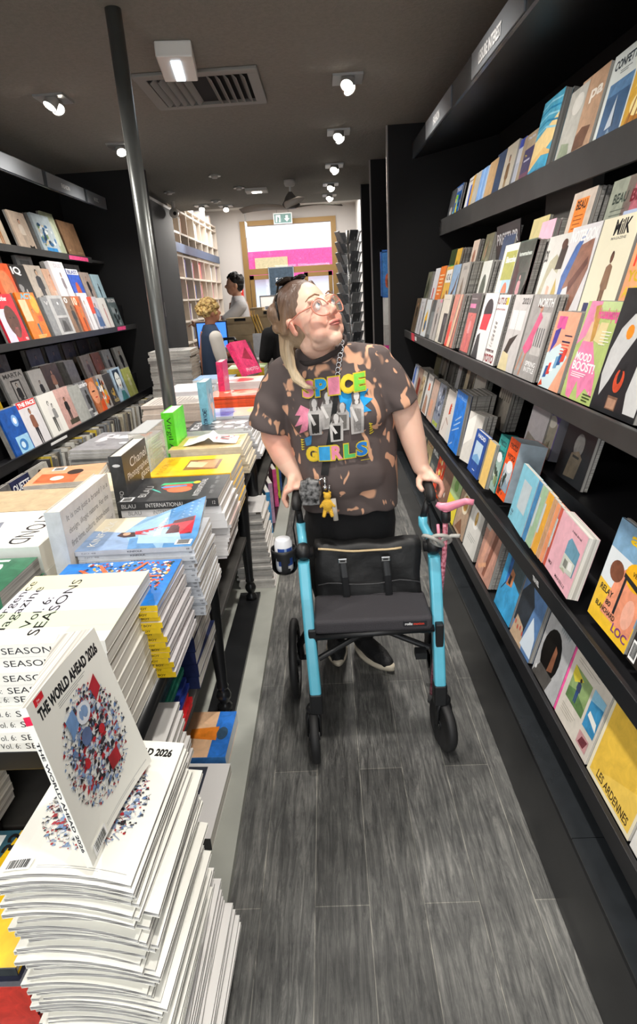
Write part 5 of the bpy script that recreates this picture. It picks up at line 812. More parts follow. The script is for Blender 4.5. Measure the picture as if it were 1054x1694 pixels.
standing('book', 0, 0, 0, .19, .27, .05, '#ee4a7c', 'hot pink book leaning back on the far piles', [('p', [(.2, .5), (.8, .4), (.7, .8)], '#a8364c'), ('t', 'PHOTO', .1, .9, .1, .2, '#f8d0dc', .02)], [('t', 'PINK BOOK OF PHOTOGRAPHS', .1, .9, .3, .7, '#c22c54', 0)], spine='#ee3a78', M=M)
standing('book', -.60, 4.62, 1.03, .2, .24, .03, '#5a4c48', 'dark brown book leaning behind the hot pink one', [('e', .5, .5, .3, .3, '#8a5a48')], spine='#3a3230', a=-.4, tilt=-.35)
# clear plastic display box between charcoal and green books
t = thing('plastic_display_box', 'clear plastic display cover between the charcoal and green standing books', 'display box', (-.80, 2.28, .88))
CLR = mat('clear_plastic', '#e9ecec', .12, alpha=.28, spec=.6)
MB().box(0, 0, 0, .004, .27, .23).build('side', CLR, t); MB().box(.07, 0, 0, .074, .27, .23).build('side', CLR, t); MB().box(0, 0, 0, .074, .004, .23).build('front', CLR, t); MB().box(0, 0, .226, .074, .27, .23, '#ffffff').build('top', mat('frosted_plastic', '#c9cbcc', .4, alpha=.7), t)
# ---- front stack: world ahead magazines on a low block
eco = [('t', 'THE WORLD AHEAD 2026', .08, .93, .865, .935, '#141414', .05), ('r', .08, .95, .2, .992, '#d9202c'), *bars(.3, .7, .85, 3, '#8a8a8a', .012, .003), *bars(.3, .95, .05, 2, '#a8a8a8', .012, .003)]
rr = random.Random(12)
for i in range(1100):
    r_ = math.sqrt(rr.random()); a_ = rr.uniform(0, 2*PI); cx = .5+.40*r_*math.cos(a_); cy = .475+.335*r_*math.sin(a_); s_ = rr.uniform(.008, .024)*(1.3 if r_ < .8 else .7)
    col_ = rr.choice(['#b3222c', '#23232a', '#7f9cc4', '#c9cfd8', '#3a3f4a', '#a02028', '#8a99b4', '#e2e4e8', '#33333a', '#5f7ca8'])
    if rr.random() < .45: eco.append(('p', [(cx-s_, cy-s_*.5), (cx+s_, cy-s_*.3), (cx+s_*.6, cy+s_*.7), (cx-s_*.5, cy+s_*.6)], col_))
    elif rr.random() < .6: q_ = rr.uniform(0, 3.1); l_ = s_*1.8; eco.append(('p', [(cx-l_*math.cos(q_), cy-l_*math.sin(q_)*.75), (cx+l_*math.cos(q_), cy+l_*math.sin(q_)*.75), (cx+l_*math.cos(q_), cy+l_*math.sin(q_)*.75+.004), (cx-l_*math.cos(q_), cy-l_*math.sin(q_)*.75+.004)], col_))
    else: eco.append(('e', cx, cy, s_*.7, s_*.5, col_))
eco += [('r', .56, .24, .7, .33, '#a8242e'), ('p', [(.3, .62), (.42, .66), (.4, .76), (.28, .74)], '#6f92c0'), ('e', .44, .56, .07, .05, '#5d6f98'), ('p', [(.68, .66), (.78, .7), (.76, .8), (.66, .76)], '#a8242e'), ('e', .5, .68, .09, .06, '#dfe3ea'), ('e', .5, .68, .06, .04, '#7f9cc4'), ('e', .34, .44, .035, .03, '#b3222c'), ('e', .62, .5, .04, .03, '#b3222c')]
eco += [('t', 'The\nEconomist', .09, .19, .957, .985, '#ffffff', .0), *barcode(.05, .02, .26, .09)]
ecs = [('r', .0, 0, .04, 1, '#ffffff'), ('r', .05, 0, .1, 1, '#e0204c'), ('t', 'THE WORLD AHEAD 2026', .2, .9, .25, .75, '#33333a', .03)]
sag = (.03, lambda v: Vector((v.x, v.y, v.z-.016*(abs(v.x/.203-.45)*2)**2*(.3+.7*(1-v.y/.267)))))
rnd = random.Random(77); q = None
for k in range(46):
    z = .832-(k+1)*.0086; dx = (.0 if k < 9 else .012*math.sin(k*.9))+rnd.uniform(-.006, .006); dy = rnd.uniform(-.006, .006)+(.012 if k in (9, 10, 17, 25) else 0); a = .0+rnd.uniform(-.03, .03)
    if 9 <= k < 14: dx += .012
    M = M_flat(-.518+dx*(k > 0), .612+dy*(k > 0), z, -.02+a*(k > 0)-.05)
    lab = (('topmost' if k == 0 else ORD[k]) if k < 49 else '')+' annual preview magazine'+(' lying open to view on' if k == 0 else ' from the top of')+' the tall front stack'
    if k == 0: booklet('magazine', M, .203, .267, .0085, '#f4f3ea', '#f4f3ea', eco, ecs, True, MAGP, label=lab, group='annual preview magazines stacked at the front', warp=sag)
    elif q is None: q = booklet('magazine', M, .203, .267, .0083, '#f4f3ea', '#f4f3ea', (), ecs, True, MAGP, label=lab, group='annual preview magazines stacked at the front', warp=sag)
    else: dup(q, M, lab)
tag(MB().box(-.50, .70, 0, -.34, .86, .424).build('display_block', BLACKM), 'black block under the tall front stack of annual preview magazines', 'block')
EX = Vector((-.02, .998, -.045)).normalized(); EZ = EX.cross(Vector((-.1474, -.03, .988))).normalized(); M = frame(EX, EZ.cross(EX), EZ, (-.3725, .6013, .846))
flare = (.025, lambda v: Vector((v.x, v.y, v.z+.03*(v.x/.203)**2*(1-.5*v.y/.267)-(.0 if v.z > .004 else .05*(max(0, v.x)/.203)**1.3))))
booklet('magazine', M, .203, .267, .009, '#f4f3ea', '#f4f3ea', eco, ecs, True, PAGES, label='annual preview magazine standing upright and slightly open on the front stack', group=None, warp=flare)
# pile between the front stack and the floor step
stack('magazine', 26, .0105, .0+.21, .36, .40, -.345, .62, '#f1efec', 'white large magazine', 'of the low floor pile', [('p', [(.1, .1), (.5, .1), (.5, .9), (.1, .8)], '#e9c9bc'), ('t', 'DRI', .05, .12, .05, .2, '#3a4a7a', .02)], (), spine='#eceae8', seed=40, jit=.010, drift=(.0022, .001), pages=MAGP, parts=False)
stack('magazine', 14, .0125, .22, .29, .607, -.43, .98, '#f2f0ec', 'white magazine with red spine marks', 'of the pile behind the front stack', [('r', .1, .5, .9, .9, '#d9d4d0')], [('r', .1, 0, .25, 1, '#b3263a')], spine='#eceae8', seed=41, loose=True, jit=.007, drift=(.001, -.002), pages=MAGP, parts=False)
tag(MB().box(-.66, .97, .036, -.48, 1.052, .43).build('display_block', BLACKM), 'black block beneath the magazines with red spine marks', 'block')
# lower shelf at the near end
LS = .431
def lowstack(n, t, x, y, z0, h, w, col, edge, desc, seed, where='on the lower shelf under the near table', sart=()):
    stack('magazine', n, t, h, w, z0+n*t, x, y, col, desc, where, (), sart, spine=edge, seed=seed, parts=False, jit=.004, pages=mat('edge_'+edge.lstrip('#'), edge, .5, noise_amt=.35, nscale=60), drift=(.0015, .002))
lowstack(4, .013, -.47, 1.18, LS, .24, .3, '#d4262c', '#d8302e', 'red-edged booklet', 42)
lowstack(3, .012, -.475, 1.2, LS+.052, .24, .3, '#2a3f9a', '#2c3f98', 'royal blue-edged booklet', 43)
lowstack(4, .012, -.485, 1.2, LS+.088, .24, .3, '#2f8f78', '#3a9a84', 'sea green-edged booklet', 44)
lowstack(5, .014, -.495, 1.2, LS+.136, .24, .32, '#2d4a56', '#2f4c58', 'slate teal-edged booklet', 45)
for k in range(5):
    M = M_side(-.455+.003*(k % 2), 1.56, LS+.045*(4-k), .02*(k % 3-1))
    booklet('cased_book', M, .27, .2, .043, '#7c6a58' if k == 0 else '#26315c', '#26315c', [('r', .05, .3, .95, .98, '#8a765f'), ('r', .0, .0, 1, .22, '#222c58'), ('e', .5, .1, .03, .03, '#f0f0f0')] if k == 0 else (), [('r', .1, .2, .3, .8, '#dfe3ee')], k == 0, PAGES, label=('topmost' if k == 0 else ORD[k])+' navy slipcased book from the top, beside the turned table leg', cat='book', group='navy slipcased books')
booklet('picture_book', M_side(-.425, 1.63, .036, -.03), .24, .17, .055, '#e8b48c', '#4a8ad0', [('r', 0, 0, 1, .38, '#2f7ad8'), ('p', [(.0, .38), (1, .38), (1, .75), (0, .9)], '#f0c49c'), ('p', [(.35, .3), (.65, .3), (.6, .9), (.4, .9)], '#f08a2c'), ('e', .5, .2, .14, .12, '#39566e')], (), True, mat('clear_sleeve_edge', '#c9d0d8', .2), label='picture book with orange and blue cover lying on the pale floor step', cat='book')
booklet('picture_book', M_side(-.42, 1.31, .036, -.05), .3, .15, .045, '#f1efed', '#3a3a3c', [('r', .55, .5, .95, .95, '#3f4450'), ('p', [(.3, .6), (.6, .6), (.5, .95)], '#8a6a5a'), *bars(.2, .5, .5, 3, '#8a8a90', .03, .008)], (), True, PAGES, label='white picture book with a dark photo lying nearer on the floor step', cat='book')
# behind the front stack under the table, left edge of the picture
stack('book', 1, .03, .30, .26, .60, -.84, .86, '#f2a020', 'orange book with a red and black corner', 'low at the picture edge', [('r', .0, .0, .45, .4, '#22262a'), ('r', .45, .0, .6, .4, '#e8412c'), ('r', .2, .6, .8, .64, '#e07c10')], (), spine='#e8411c', cat='book', seed=50)
stack('magazine', 5, .022, .30, .26, .57, -.83, .86, '#d9d2c4', 'thick cream catalogue', 'beneath the orange book', (), (), seed=51, parts=False)
stack('book', 1, .02, .30, .3, .46, -.625, .72, '#f6c81a', 'yellow book with a black wire drawing', 'beneath the front stack\'s left side', [*[('p', [(.3+.1*i, .3), (.34+.08*i, .5), (.5+.05*i, .62), (.5+.05*i, .61), (.345+.08*i, .49), (.305+.1*i, .3)], '#6b5a1c') for i in range(4)], ('p', [(.75, .5), (1, .45), (1, .95), (.8, .9)], '#2f5a6a'), ('p', [(.86, .55), (.96, .55), (.96, .8), (.86, .8)], '#e8ecea'), ('t', '32', .8, .98, .4, .52, '#1c1c1c', .03)], (), spine='#3a3f40', cat='book', seed=52, hard=1)
stack('book', 3, .045, .32, .3, .44, -.60, .70, '#23263a', 'dark navy book with a red edge', 'under the yellow book', [('p', [(.1, .0), (.7, 0), (.6, .2), (.2, .25)], '#b9c4e0')], (), spine='#c8382c', cat='book', seed=53, pages=mat('red_edge', '#c9382c', .5), jit=.012)
stack('book', 3, .05, .34, .32, .305, -.58, .68, '#8a8c8c', 'thick grey book', 'at the bottom under the navy ones', (), (), spine='#7c7e7e', cat='book', seed=54, parts=False)
tag(MB().box(-1.16, .66, 0, -.575, 1.15, .154).build('display_block', BLACKM), 'black block under the books at the lower picture edge', 'block')
tag(MB().box(-1.16, .84, .155, -.83, 1.052, .459).build('display_block', BLACKM), 'black block carrying the orange book', 'block')
# magazines between the aisle and the table's second leg (stacked from the floor step upward)
stack('magazine', 34, .0135, .20, .29, .036+34*.0135+.0, -.40, 3.0, '#d8d6d4', 'grey-spined magazine', 'of the floor pile right of the second table leg', (), [('r', .85, .1, .98, .9, '#5c5650')], spine='#cfccc8', seed=60, loose=True, parts=False, jit=.008, drift=(.0012, 0), pages=PAGES)
for k, (yy, c1, nm) in enumerate(((3.55, '#b9dcb0', 'mint green'), (3.75, '#4a9ad8', 'bright blue'), (3.95, '#c9a0b8', 'mauve'), (4.3, '#e85a9c', 'magenta'), (4.5, '#c8d83c', 'lime'), (4.7, '#3a5aa0', 'indigo'))):
    booklet('book', M_stand(-.43-.03, yy, .06, .25), .2, .3, .03, c1, c1, [('e', .5, .6, .25, .15, '#e8e6e0')], (), True, PAGES, label=nm+' book standing on the foot board under the farther table', cat='book', group='books under the farther table')

tag(REST.build('magazine_copies', [PRINT, PAGES_G, PAGES], fix=False), 'rest of the magazine copies, behind front covers, filed edge-on and low in piles', 'magazines', kind='stuff')
# ---------------------------------------------------------------- people
def remesh(mb, name, m, parent, voxel=.005, smooth=6, post=None, fac=.5):
    me = mb.mesh(name, m); o = bpy.data.objects.new(name, me); COL.objects.link(o)
    md = o.modifiers.new('r', 'REMESH'); md.mode = 'VOXEL'; md.voxel_size = voxel
    if smooth: sm = o.modifiers.new('s', 'SMOOTH'); sm.iterations = smooth; sm.factor = fac
    bpy.context.view_layer.update()
    me2 = bpy.data.meshes.new_from_object(o.evaluated_get(bpy.context.evaluated_depsgraph_get()))
    bpy.data.objects.remove(o); bpy.data.meshes.remove(me)
    me2.name = name
    for p in me2.polygons: p.use_smooth = True
    if not me2.materials: me2.materials.append(m)
    if post: post(me2)
    o2 = bpy.data.objects.new(name, me2); COL.objects.link(o2)
    if parent: o2.parent = parent; o2.matrix_parent_inverse = pinv(parent)
    return o2
def pinv(p): return p.matrix_basis.inverted() if p.parent is None else Matrix.Identity(4)
def put(o, parent): o.parent = parent; o.matrix_parent_inverse = pinv(parent); return o
def cap(b, pts, rad, n=16, flat=1.0, up=None):
    """rounded limb: tube with ball ends"""
    b.tube(pts, rad, n, flat=flat, up=up)
    for p, r in ((pts[0], rad[0] if hasattr(rad, '__len__') else rad), (pts[-1], rad[-1] if hasattr(rad, '__len__') else rad)):
        if not hasattr(r, '__len__'): b.ball(p, r*.995, 14)
    return b
def loft(b, rings, n=32):
    """rings (z, cx, cy, rx, ry) joined into a closed trunk"""
    vs = []; k = len(rings)
    for z, cx, cy, rx, ry in rings:
        for q in range(n):
            a = 2*PI*q/n; c_, s_ = math.cos(a), math.sin(a); p = .86
            vs.append((cx+rx*math.copysign(abs(c_)**p, c_), cy+ry*math.copysign(abs(s_)**p, s_), z))
    fs = [(i*n+q, i*n+(q+1) % n, (i+1)*n+(q+1) % n, (i+1)*n+q) for i in range(k-1) for q in range(n)]
    fs += [tuple(reversed(range(n))), tuple(range((k-1)*n, k*n))]
    return b.add(vs, fs)
def skin_material(name, base, red):
    m = mat(name, base, .48, spec=.4); nt = m.node_tree; b = nt.nodes['Principled BSDF']
    b.inputs['Subsurface Weight'].default_value = .12; b.inputs['Subsurface Radius'].default_value = (.02, .008, .004); b.inputs['Subsurface Scale'].default_value = .3
    a = nt.nodes.new('ShaderNodeAttribute'); a.attribute_name = 'Skin'
    tc = nt.nodes.new('ShaderNodeTexCoord'); n = nt.nodes.new('ShaderNodeTexNoise'); n.inputs['Scale'].default_value = 22; n.inputs['Detail'].default_value = 5; nt.links.new(tc.outputs['Object'], n.inputs[0])
    mx = nt.nodes.new('ShaderNodeMix'); mx.data_type = 'RGBA'; mx.inputs[6].default_value = C(base); mx.inputs[7].default_value = C(red)
    ad = nt.nodes.new('ShaderNodeMath'); ad.operation = 'MULTIPLY_ADD'; ad.inputs[1].default_value = .35; nt.links.new(n.outputs['Fac'], ad.inputs[0]); nt.links.new(a.outputs['Fac'], ad.inputs[2]); ad.use_clamp = True
    nt.links.new(ad.outputs[0], mx.inputs[0]); nt.links.new(mx.outputs[2], b.inputs['Base Color'])
    return m
SKIN = skin_material('fair_skin', '#e9c0aa', '#d9806c')
def head_prims(b, H, R, s):
    T = lambda p: H+R @ (Vector(p)*s)
    def E(c, r, rr=None):
        b.ball(T(c), tuple(x*s for x in r), 22, R=R if rr is None else R @ rr)
    E((0, .018, .042), (.074, .092, .082)); E((0, -.03, -.012), (.062, .06, .072)); E((0, -.036, -.062), (.052, .05, .046)); E((0, -.062, -.092), (.026, .026, .022))
    E((0, -.018, -.082), (.046, .046, .026))
    for sx in (-1, 1):
        E((sx*.034, -.060, -.034), (.028, .024, .030)); E((sx*.036, -.046, -.062), (.026, .030, .028)); E((sx*.03, -.076, .03), (.028, .012, .010))
        E((sx*.031, -.0775, .008), (.0155, .012, .0135))
        e = Matrix.Rotation(sx*.35, 3, 'Z'); E((sx*.074, .012, -.008), (.006, .017, .029), e); E((sx*.079, .016, .008), (.005, .014, .014), e); E((sx*.076, .004, -.03), (.006, .009, .01), e)
        E((sx*.0115, -.099, -.026), (.0085, .010, .008))
    cap(b, [T((0, -.083, .02)), T((0, -.094, .0)), T((0, -.107, -.018))], [.0075*s, .0085*s, .0115*s])
    E((0, -.088, -.05), (.022, .010, .009)); E((0, -.0855, -.061), (.019, .0105, .008))
    return T
person = thing('person', 'person in a bleach-splashed dark band T-shirt and black trousers pushing the blue rollator', 'person', (.05, 2.25, 0))
HR = (Matrix.Rotation(math.radians(43), 3, 'Z') @ Matrix.Rotation(math.radians(-25), 3, 'X') @ Matrix.Rotation(math.radians(-7), 3, 'Y'))
HS = 1.02; HP = Vector((-.048, 1.975, 1.508))
b = MB(); TH = head_prims(b, HP, HR, HS)
cap(b, [TH((0, .028, -.06)), Vector((-.015, 2.04, 1.41)), Vector((-.005, 2.09, 1.33))], [.050, .054, .072], 20)
loft(b, [(.86, .05, 2.17, .14, .11), (1.1, .035, 2.14, .15, .11), (1.28, .02, 2.12, .15, .09), (1.36, .01, 2.09, .075, .055)])
def arm(b, pts, rad): cap(b, pts, rad, 20)
AL = [(-.165, 2.09, 1.30), (-.205, 2.10, 1.22), (-.20, 2.10, 1.105), (-.172, 2.06, 1.04), (-.140, 2.03, .982)]
arm(b, AL, [.046, .054, .053, .045, .029])
AR = [(.19, 2.08, 1.32), (.245, 2.08, 1.25), (.268, 2.075, 1.165), (.292, 2.05, 1.07), (.312, 2.03, .985)]
arm(b, AR, [.046, .054, .051, .043, .030])
HAND_L = Vector((-.133, 1.99, .918)); HAND_R = Vector((.333, 1.99, .925))
def hand(b, G, s, wrist):
    # palm over the grip (which runs along Y); s=-1: knuckles on the -X side
    W = Vector(wrist)
    cap(b, [W, G+Vector((0, .028, .034))], [.028, .027], 14)
    for q, yy in enumerate((-.030, -.011, .009, .028)): cap(b, [W+Vector((0, -.004, 0)), G+Vector((s*.022, yy, .030-.002*q))], [.021, .0125], 10)
    b.ball(G+Vector((0, .004, .033)), (.027, .036, .014), 16)
    for q, (yy, L) in enumerate(((-.034, 1.0), (-.0125, 1.1), (.0095, 1.03), (.030, .86))):
        r0 = .0098-.0006*q
        cap(b, [G+Vector((s*.018, yy, .031)), G+Vector((s*(.036), yy-.002, .024)), G+Vector((s*.044, yy-.004, .024-.027*L)), G+Vector((s*.034, yy-.005, .012-.040*L))], [r0*1.08, r0, r0*.93, r0*.85], 12)
    cap(b, [G+Vector((-s*.012, .032, .030)), G+Vector((-s*.031, .012, .022)), G+Vector((-s*.034, -.014, .008)), G+Vector((-s*.027, -.032, -.002))], [.0145, .0125, .011, .0095], 12)
hand(b, HAND_L, -1, AL[-1]); hand(b, HAND_R, 1, AR[-1])
for sx, K, A in ((-1, (-.045, 2.2, .50), (-.02, 2.40, .10)), (1, (.13, 2.17, .50), (.10, 2.37, .10))):
    cap(b, [(.05+sx*.085, 2.2, .84), K, A], [.085, .05, .036], 16)
def skin_attr(me):
    a = me.attributes.new('Skin', 'FLOAT', 'POINT'); spots = [(TH((0, -.095, -.055)), .013, .7), (TH((-.042, -.075, -.03)), .03, .28), (TH((.042, -.075, -.03)), .03, .28), (TH((0, -.112, -.022)), .016, .35), (TH((-.078, .01, -.01)), .022, .5),
            (HAND_L+Vector((-.04, -.01, .01)), .03, .45), (HAND_R+Vector((.04, -.01, .01)), .03, .45), (Vector((-.2, 2.06, 1.1)), .05, .3)]
    v = []
    for p in me.vertices:
        t_ = -.16
        for c_, r_, k_ in spots:
            d = (p.co-c_).length
            if d < r_*1.8: t_ = max(t_, k_*(1-max(0, d/r_-.5)/1.3))
        v.append(t_)
    a.data.foreach_set('value', v)
body = remesh(b, 'body', SKIN, person, .0042, 5, skin_attr)
# lips, brows, eyes
LIP = mat('lips', '#b56a62', .4)
b = MB()
for pts, r_ in (([(-.024, -.089, -.0545), (-.012, -.097, -.051), (0, -.0995, -.0525), (.012, -.097, -.051), (.024, -.089, -.0545)], [.0015, .0036, .0036, .0036, .0015]), ([(-.021, -.089, -.0575), (0, -.0975, -.0605), (.021, -.089, -.0575)], [.0015, .0045, .0015])): b.tube([TH(p) for p in pts], [x*HS for x in r_], 8)
put(b.build('lips', LIP, smooth=True), person)
for sx in (-1, 1):
    EC = Vector((sx*.031, -.0765, .008)); d = MB(); d.ball(TH(EC), .0135*HS, 18, '#f0ece8'); e = put(d.build('eye', PRINT, smooth=True), person)
    g = (Vector((.10, -.9, .28))).normalized(); d = MB(); Q = (HR @ g).to_track_quat('Z', 'Y').to_matrix().to_4x4(); Q.translation = TH(EC)
    rr_ = .0135*HS; d.lathe([(.0062, rr_*.90+.0006), (.0058, rr_*.97+.0004), (0, rr_+.0006)], M=Q, n=16, col='#6d7f88'); d.lathe([(.0028, rr_+.0005), (0, rr_+.0009)], M=Q, n=12, col='#0c0c0e'); put(d.build('iris', PRINT, smooth=True, fix=False), e)
    d = MB(); d.tube([TH((sx*(.031+x), y, z)) for x, y, z in ((-.0165, -.085, .010), (-.008, -.0905, .0195), (.003, -.0905, .021), (.013, -.085, .016), (.0185, -.078, .009))], [.0016, .003, .0034, .003, .0014], 8); put(d.build('eyelid', SKIN, smooth=True), person)
    d = MB(); d.tube([TH((sx*x, y, z)) for x, y, z in ((.014, -.0905, .036), (.03, -.0905, .042), (.046, -.079, .040), (.056, -.067, .033))], [.0018, .0028, .0024, .001], 8); put(d.build('eyebrow', mat('brow_hair', '#8a6a50', .8), smooth=True), person)
# hair
def hair_material(name, c1, c2, c3):
    m = mat(name, c1, .42, spec=.5); nt = m.node_tree; b = nt.nodes['Principled BSDF']; N = nt.nodes.new; L = nt.links.new
    tc = N('ShaderNodeTexCoord'); sep = N('ShaderNodeSeparateXYZ'); L(tc.outputs['Object'], sep.inputs[0])
    mr = N('ShaderNodeMapRange'); mr.inputs['From Min'].default_value = 1.58; mr.inputs['From Max'].default_value = 1.36; L(sep.outputs[2], mr.inputs[0])
    mp = N('ShaderNodeMapping'); mp.inputs['Scale'].default_value = (190, 190, 8); L(tc.outputs['Object'], mp.inputs[0])
    n = N('ShaderNodeTexNoise'); n.inputs['Scale'].default_value = 1; n.inputs['Detail'].default_value = 3; L(mp.outputs[0], n.inputs[0])
    r = N('ShaderNodeValToRGB'); r.color_ramp.elements[0].color = C(c1); r.color_ramp.elements[1].color = C(c3); e = r.color_ramp.elements.new(.45); e.color = C(c2); L(mr.outputs[0], r.inputs[0])
    mx = N('ShaderNodeMix'); mx.data_type = 'RGBA'; mx.blend_type = 'MULTIPLY'; mx.inputs[0].default_value = .55; L(r.outputs[0], mx.inputs[6]); L(n.outputs['Fac'], mx.inputs[7])
    g = N('ShaderNodeGamma'); g.inputs[1].default_value = .8; L(mx.outputs[2], g.inputs[0]); L(g.outputs[0], b.inputs['Base Color'])
    bp = N('ShaderNodeBump'); bp.inputs['Strength'].default_value = .6; bp.inputs['Distance'].default_value = .003; L(n.outputs['Fac'], bp.inputs['Height']); L(bp.outputs[0], b.inputs['Normal'])
    return m
HAIR = hair_material('ombre_hair', '#50382c', '#87664a', '#dcc096')
b = MB(); b.ball(TH((0, .026, .050)), (.081*HS, .092*HS, .083*HS), 26, R=HR); b.ball(TH((0, .045, .0)), (.074*HS, .066*HS, .075*HS), 24, R=HR)
for sx in (-1, 1): cap(b, [TH((sx*.040, -.030, .100)), TH((sx*.066, -.012, .068)), TH((sx*.074, .014, .040)), TH((sx*.074, .045, .0))], [.008, .013, .014, .018], 12)
# mane falling behind the near shoulder and the lock in front of it
cap(b, [TH((-.066, .055, .06)), Vector((-.128, 2.03, 1.47)), Vector((-.130, 2.02, 1.40)), Vector((-.13, 2.02, 1.36))], [.034, .030, .026, .012], 16)
LOCK = [TH((-.070, .045, .03)), Vector((-.118, 1.985, 1.478)), Vector((-.124, 1.975, 1.42)), Vector((-.118, 1.966, 1.365)), Vector((-.105, 1.955, 1.325)), Vector((-.072, 1.945, 1.300)), Vector((-.045, 1.942, 1.298))]
cap(b, LOCK, [.022, .019, .017, .016, .014, .010, .003], 14)
cap(b, [LOCK[0]+Vector((-.015, .01, -.02)), LOCK[1]+Vector((-.018, .015, 0)), LOCK[2]+Vector((-.014, .01, 0)), LOCK[3]+Vector((-.002, .004, 0)), LOCK[4]+Vector((.014, -.004, .004)), Vector((-.075, 1.948, 1.322))], [.02, .017, .014, .012, .009, .003], 14)
hair = remesh(b, 'hair', HAIR, person, .004, 3)
b = MB(); rr = random.Random(4)
for i in range(46):
    o_ = Vector((rr.uniform(-.018, .018), rr.uniform(-.015, .012), 0)); b.tube([p+o_*(1-.5*j/6)+Vector((0, 0, rr.uniform(-.006, .002) if j == 6 else 0)) for j, p in enumerate(LOCK)], [.0016, .0016, .0015, .0015, .0014, .001, .0004], 5)
put(b.build('hair_strands', HAIR, smooth=True), person)
# sunglasses pushed up on the head
b = MB()
for sx in (-1, 1):
    c0 = Vector((sx*.032, .005, .134)); M3 = HR.to_4x4(); 
    b.tube([TH((sx*.060, .005, .124)), TH((sx*.082, .02, .085)), TH((sx*.088, .035, .03))], [.003, .0035, .003], 8, col='#17130f')
    b.ball(TH(c0), (.031*HS, .022*HS, .008*HS), 18, '#1a1613', R=HR @ Matrix.Rotation(-.1, 3, 'X'))
b.tube([TH((-.012, .0, .137)), TH((0, .0, .139)), TH((.012, .0, .137))], .003, 8, col='#17130f')
o = b.build('sunglasses', vcol_mat('glossy_acetate', .12, .7), smooth=True); tag(o, 'black sunglasses pushed up into the person\'s hair', 'sunglasses')
# rosy clear eyeglasses
FR = mat('rose_acetate', '#d98a74', .15, alpha=.9); LENS = mat('lens', '#ffffff', .02, alpha=.10, spec=1)
g = thing('eyeglasses', 'large rosy transparent eyeglasses on the rollator user\'s face', 'eyeglasses', TH((0, -.1, .0)))
b = MB()
for sx in (-1, 1):
    c0 = Vector((sx*.0345, -.1005, -.002)); P_ = []
    for k in range(29):
        a = 2*PI*k/28; P_.append(TH(c0+Vector((.029*math.cos(a), abs(math.cos(a)*.029*sx+.0)*0+.012*max(0, math.cos(a)*sx)+.002*math.sin(a), .027*math.sin(a)+.002*math.cos(a)*sx))))
    b.tube(P_, .0021, 8, cap=False)
    b.tube([TH((sx*.063, -.088, .010)), TH((sx*.079, -.05, .012)), TH((sx*.084, .0, .008)), TH((sx*.085, .022, -.004))], [.0028, .0022, .002, .0018], 8)
    l = MB(); l.add([TH(c0+Vector((.028*math.cos(2*PI*k/24), .012*max(0, math.cos(2*PI*k/24)*sx), .026*math.sin(2*PI*k/24)))) for k in range(24)], [tuple(range(24))]); put(l.build('lens', LENS), g)
b.tube([TH((-.008, -.1045, .006)), TH((0, -.107, .010)), TH((.008, -.1045, .006))], .0022, 8)
put(b.build('frame', FR, smooth=True), g)
# ---- T-shirt
def shirt_material():
    m = mat('bleached_cotton', '#4a4241', .85, spec=.2); nt = m.node_tree; b = nt.nodes['Principled BSDF']; N = nt.nodes.new; L = nt.links.new
    tc = N('ShaderNodeTexCoord'); mp = N('ShaderNodeMapping'); mp.inputs['Rotation'].default_value = (.3, .5, .2); mp.inputs['Scale'].default_value = (1, 1, .55); L(tc.outputs['Object'], mp.inputs[0])
    def splash(scale, lo, hi, dist):
        n = N('ShaderNodeTexNoise'); n.inputs['Scale'].default_value = scale; n.inputs['Detail'].default_value = 1.6; n.inputs['Roughness'].default_value = .5; n.inputs['Distortion'].default_value = dist; L(mp.outputs[0], n.inputs[0])
        r = N('ShaderNodeValToRGB'); r.color_ramp.elements[0].position = lo; r.color_ramp.elements[0].color = (0, 0, 0, 1); r.color_ramp.elements[1].position = hi; r.color_ramp.elements[1].color = (1, 1, 1, 1); L(n.outputs['Fac'], r.inputs[0]); return r
    a = splash(12, .60, .63, .8); c = splash(27, .635, .665, .4)
    mx = N('ShaderNodeMath'); mx.operation = 'MAXIMUM'; L(a.outputs[0], mx.inputs[0]); L(c.outputs[0], mx.inputs[1])
    k = N('ShaderNodeMix'); k.data_type = 'RGBA'; k.inputs[6].default_value = C('#5e5452'); k.inputs[7].default_value = C('#dba98a'); L(mx.outputs[0], k.inputs[0]); L(k.outputs[2], b.inputs['Base Color'])
    w_ = N('ShaderNodeTexNoise'); w_.inputs['Scale'].default_value = 900; L(tc.outputs['Object'], w_.inputs[0]); bp = N('ShaderNodeBump'); bp.inputs['Strength'].default_value = .15; bp.inputs['Distance'].default_value = .001; L(w_.outputs['Fac'], bp.inputs['Height']); L(bp.outputs[0], b.inputs['Normal'])
    return m
SHIRT = shirt_material()
b = MB()
loft(b, [(.828, .062, 2.125, .178, .140), (.87, .058, 2.125, .184, .147), (.96, .048, 2.12, .193, .152), (1.05, .042, 2.115, .197, .150), (1.15, .034, 2.11, .196, .146), (1.24, .025, 2.10, .195, .138), (1.31, .016, 2.09, .185, .116), (1.355, .01, 2.085, .160, .090), (1.39, .006, 2.08, .12, .074), (1.42, .004, 2.07, .094, .066)])
cap(b, [(-.150, 2.09, 1.328), (0, 2.085, 1.36), (.165, 2.08, 1.352)], [.062, .066, .064], 20)
for sx in (-1, 1): b.ball((.03+sx*.085, 2.03, 1.19), (.085, .075, .085), 20)
b.ball((.045, 2.04, .98), (.155, .092, .12), 24)
b.tube([(-.14, 2.09, 1.33), (-.175, 2.09, 1.27), (-.205, 2.09, 1.20), (-.226, 2.09, 1.135)], [.066, .070, .072, .074], 24)
b.tube([(.15, 2.08, 1.35), (.195, 2.078, 1.30), (.228, 2.072, 1.25), (.254, 2.066, 1.195)], [.066, .070, .069, .070], 24)
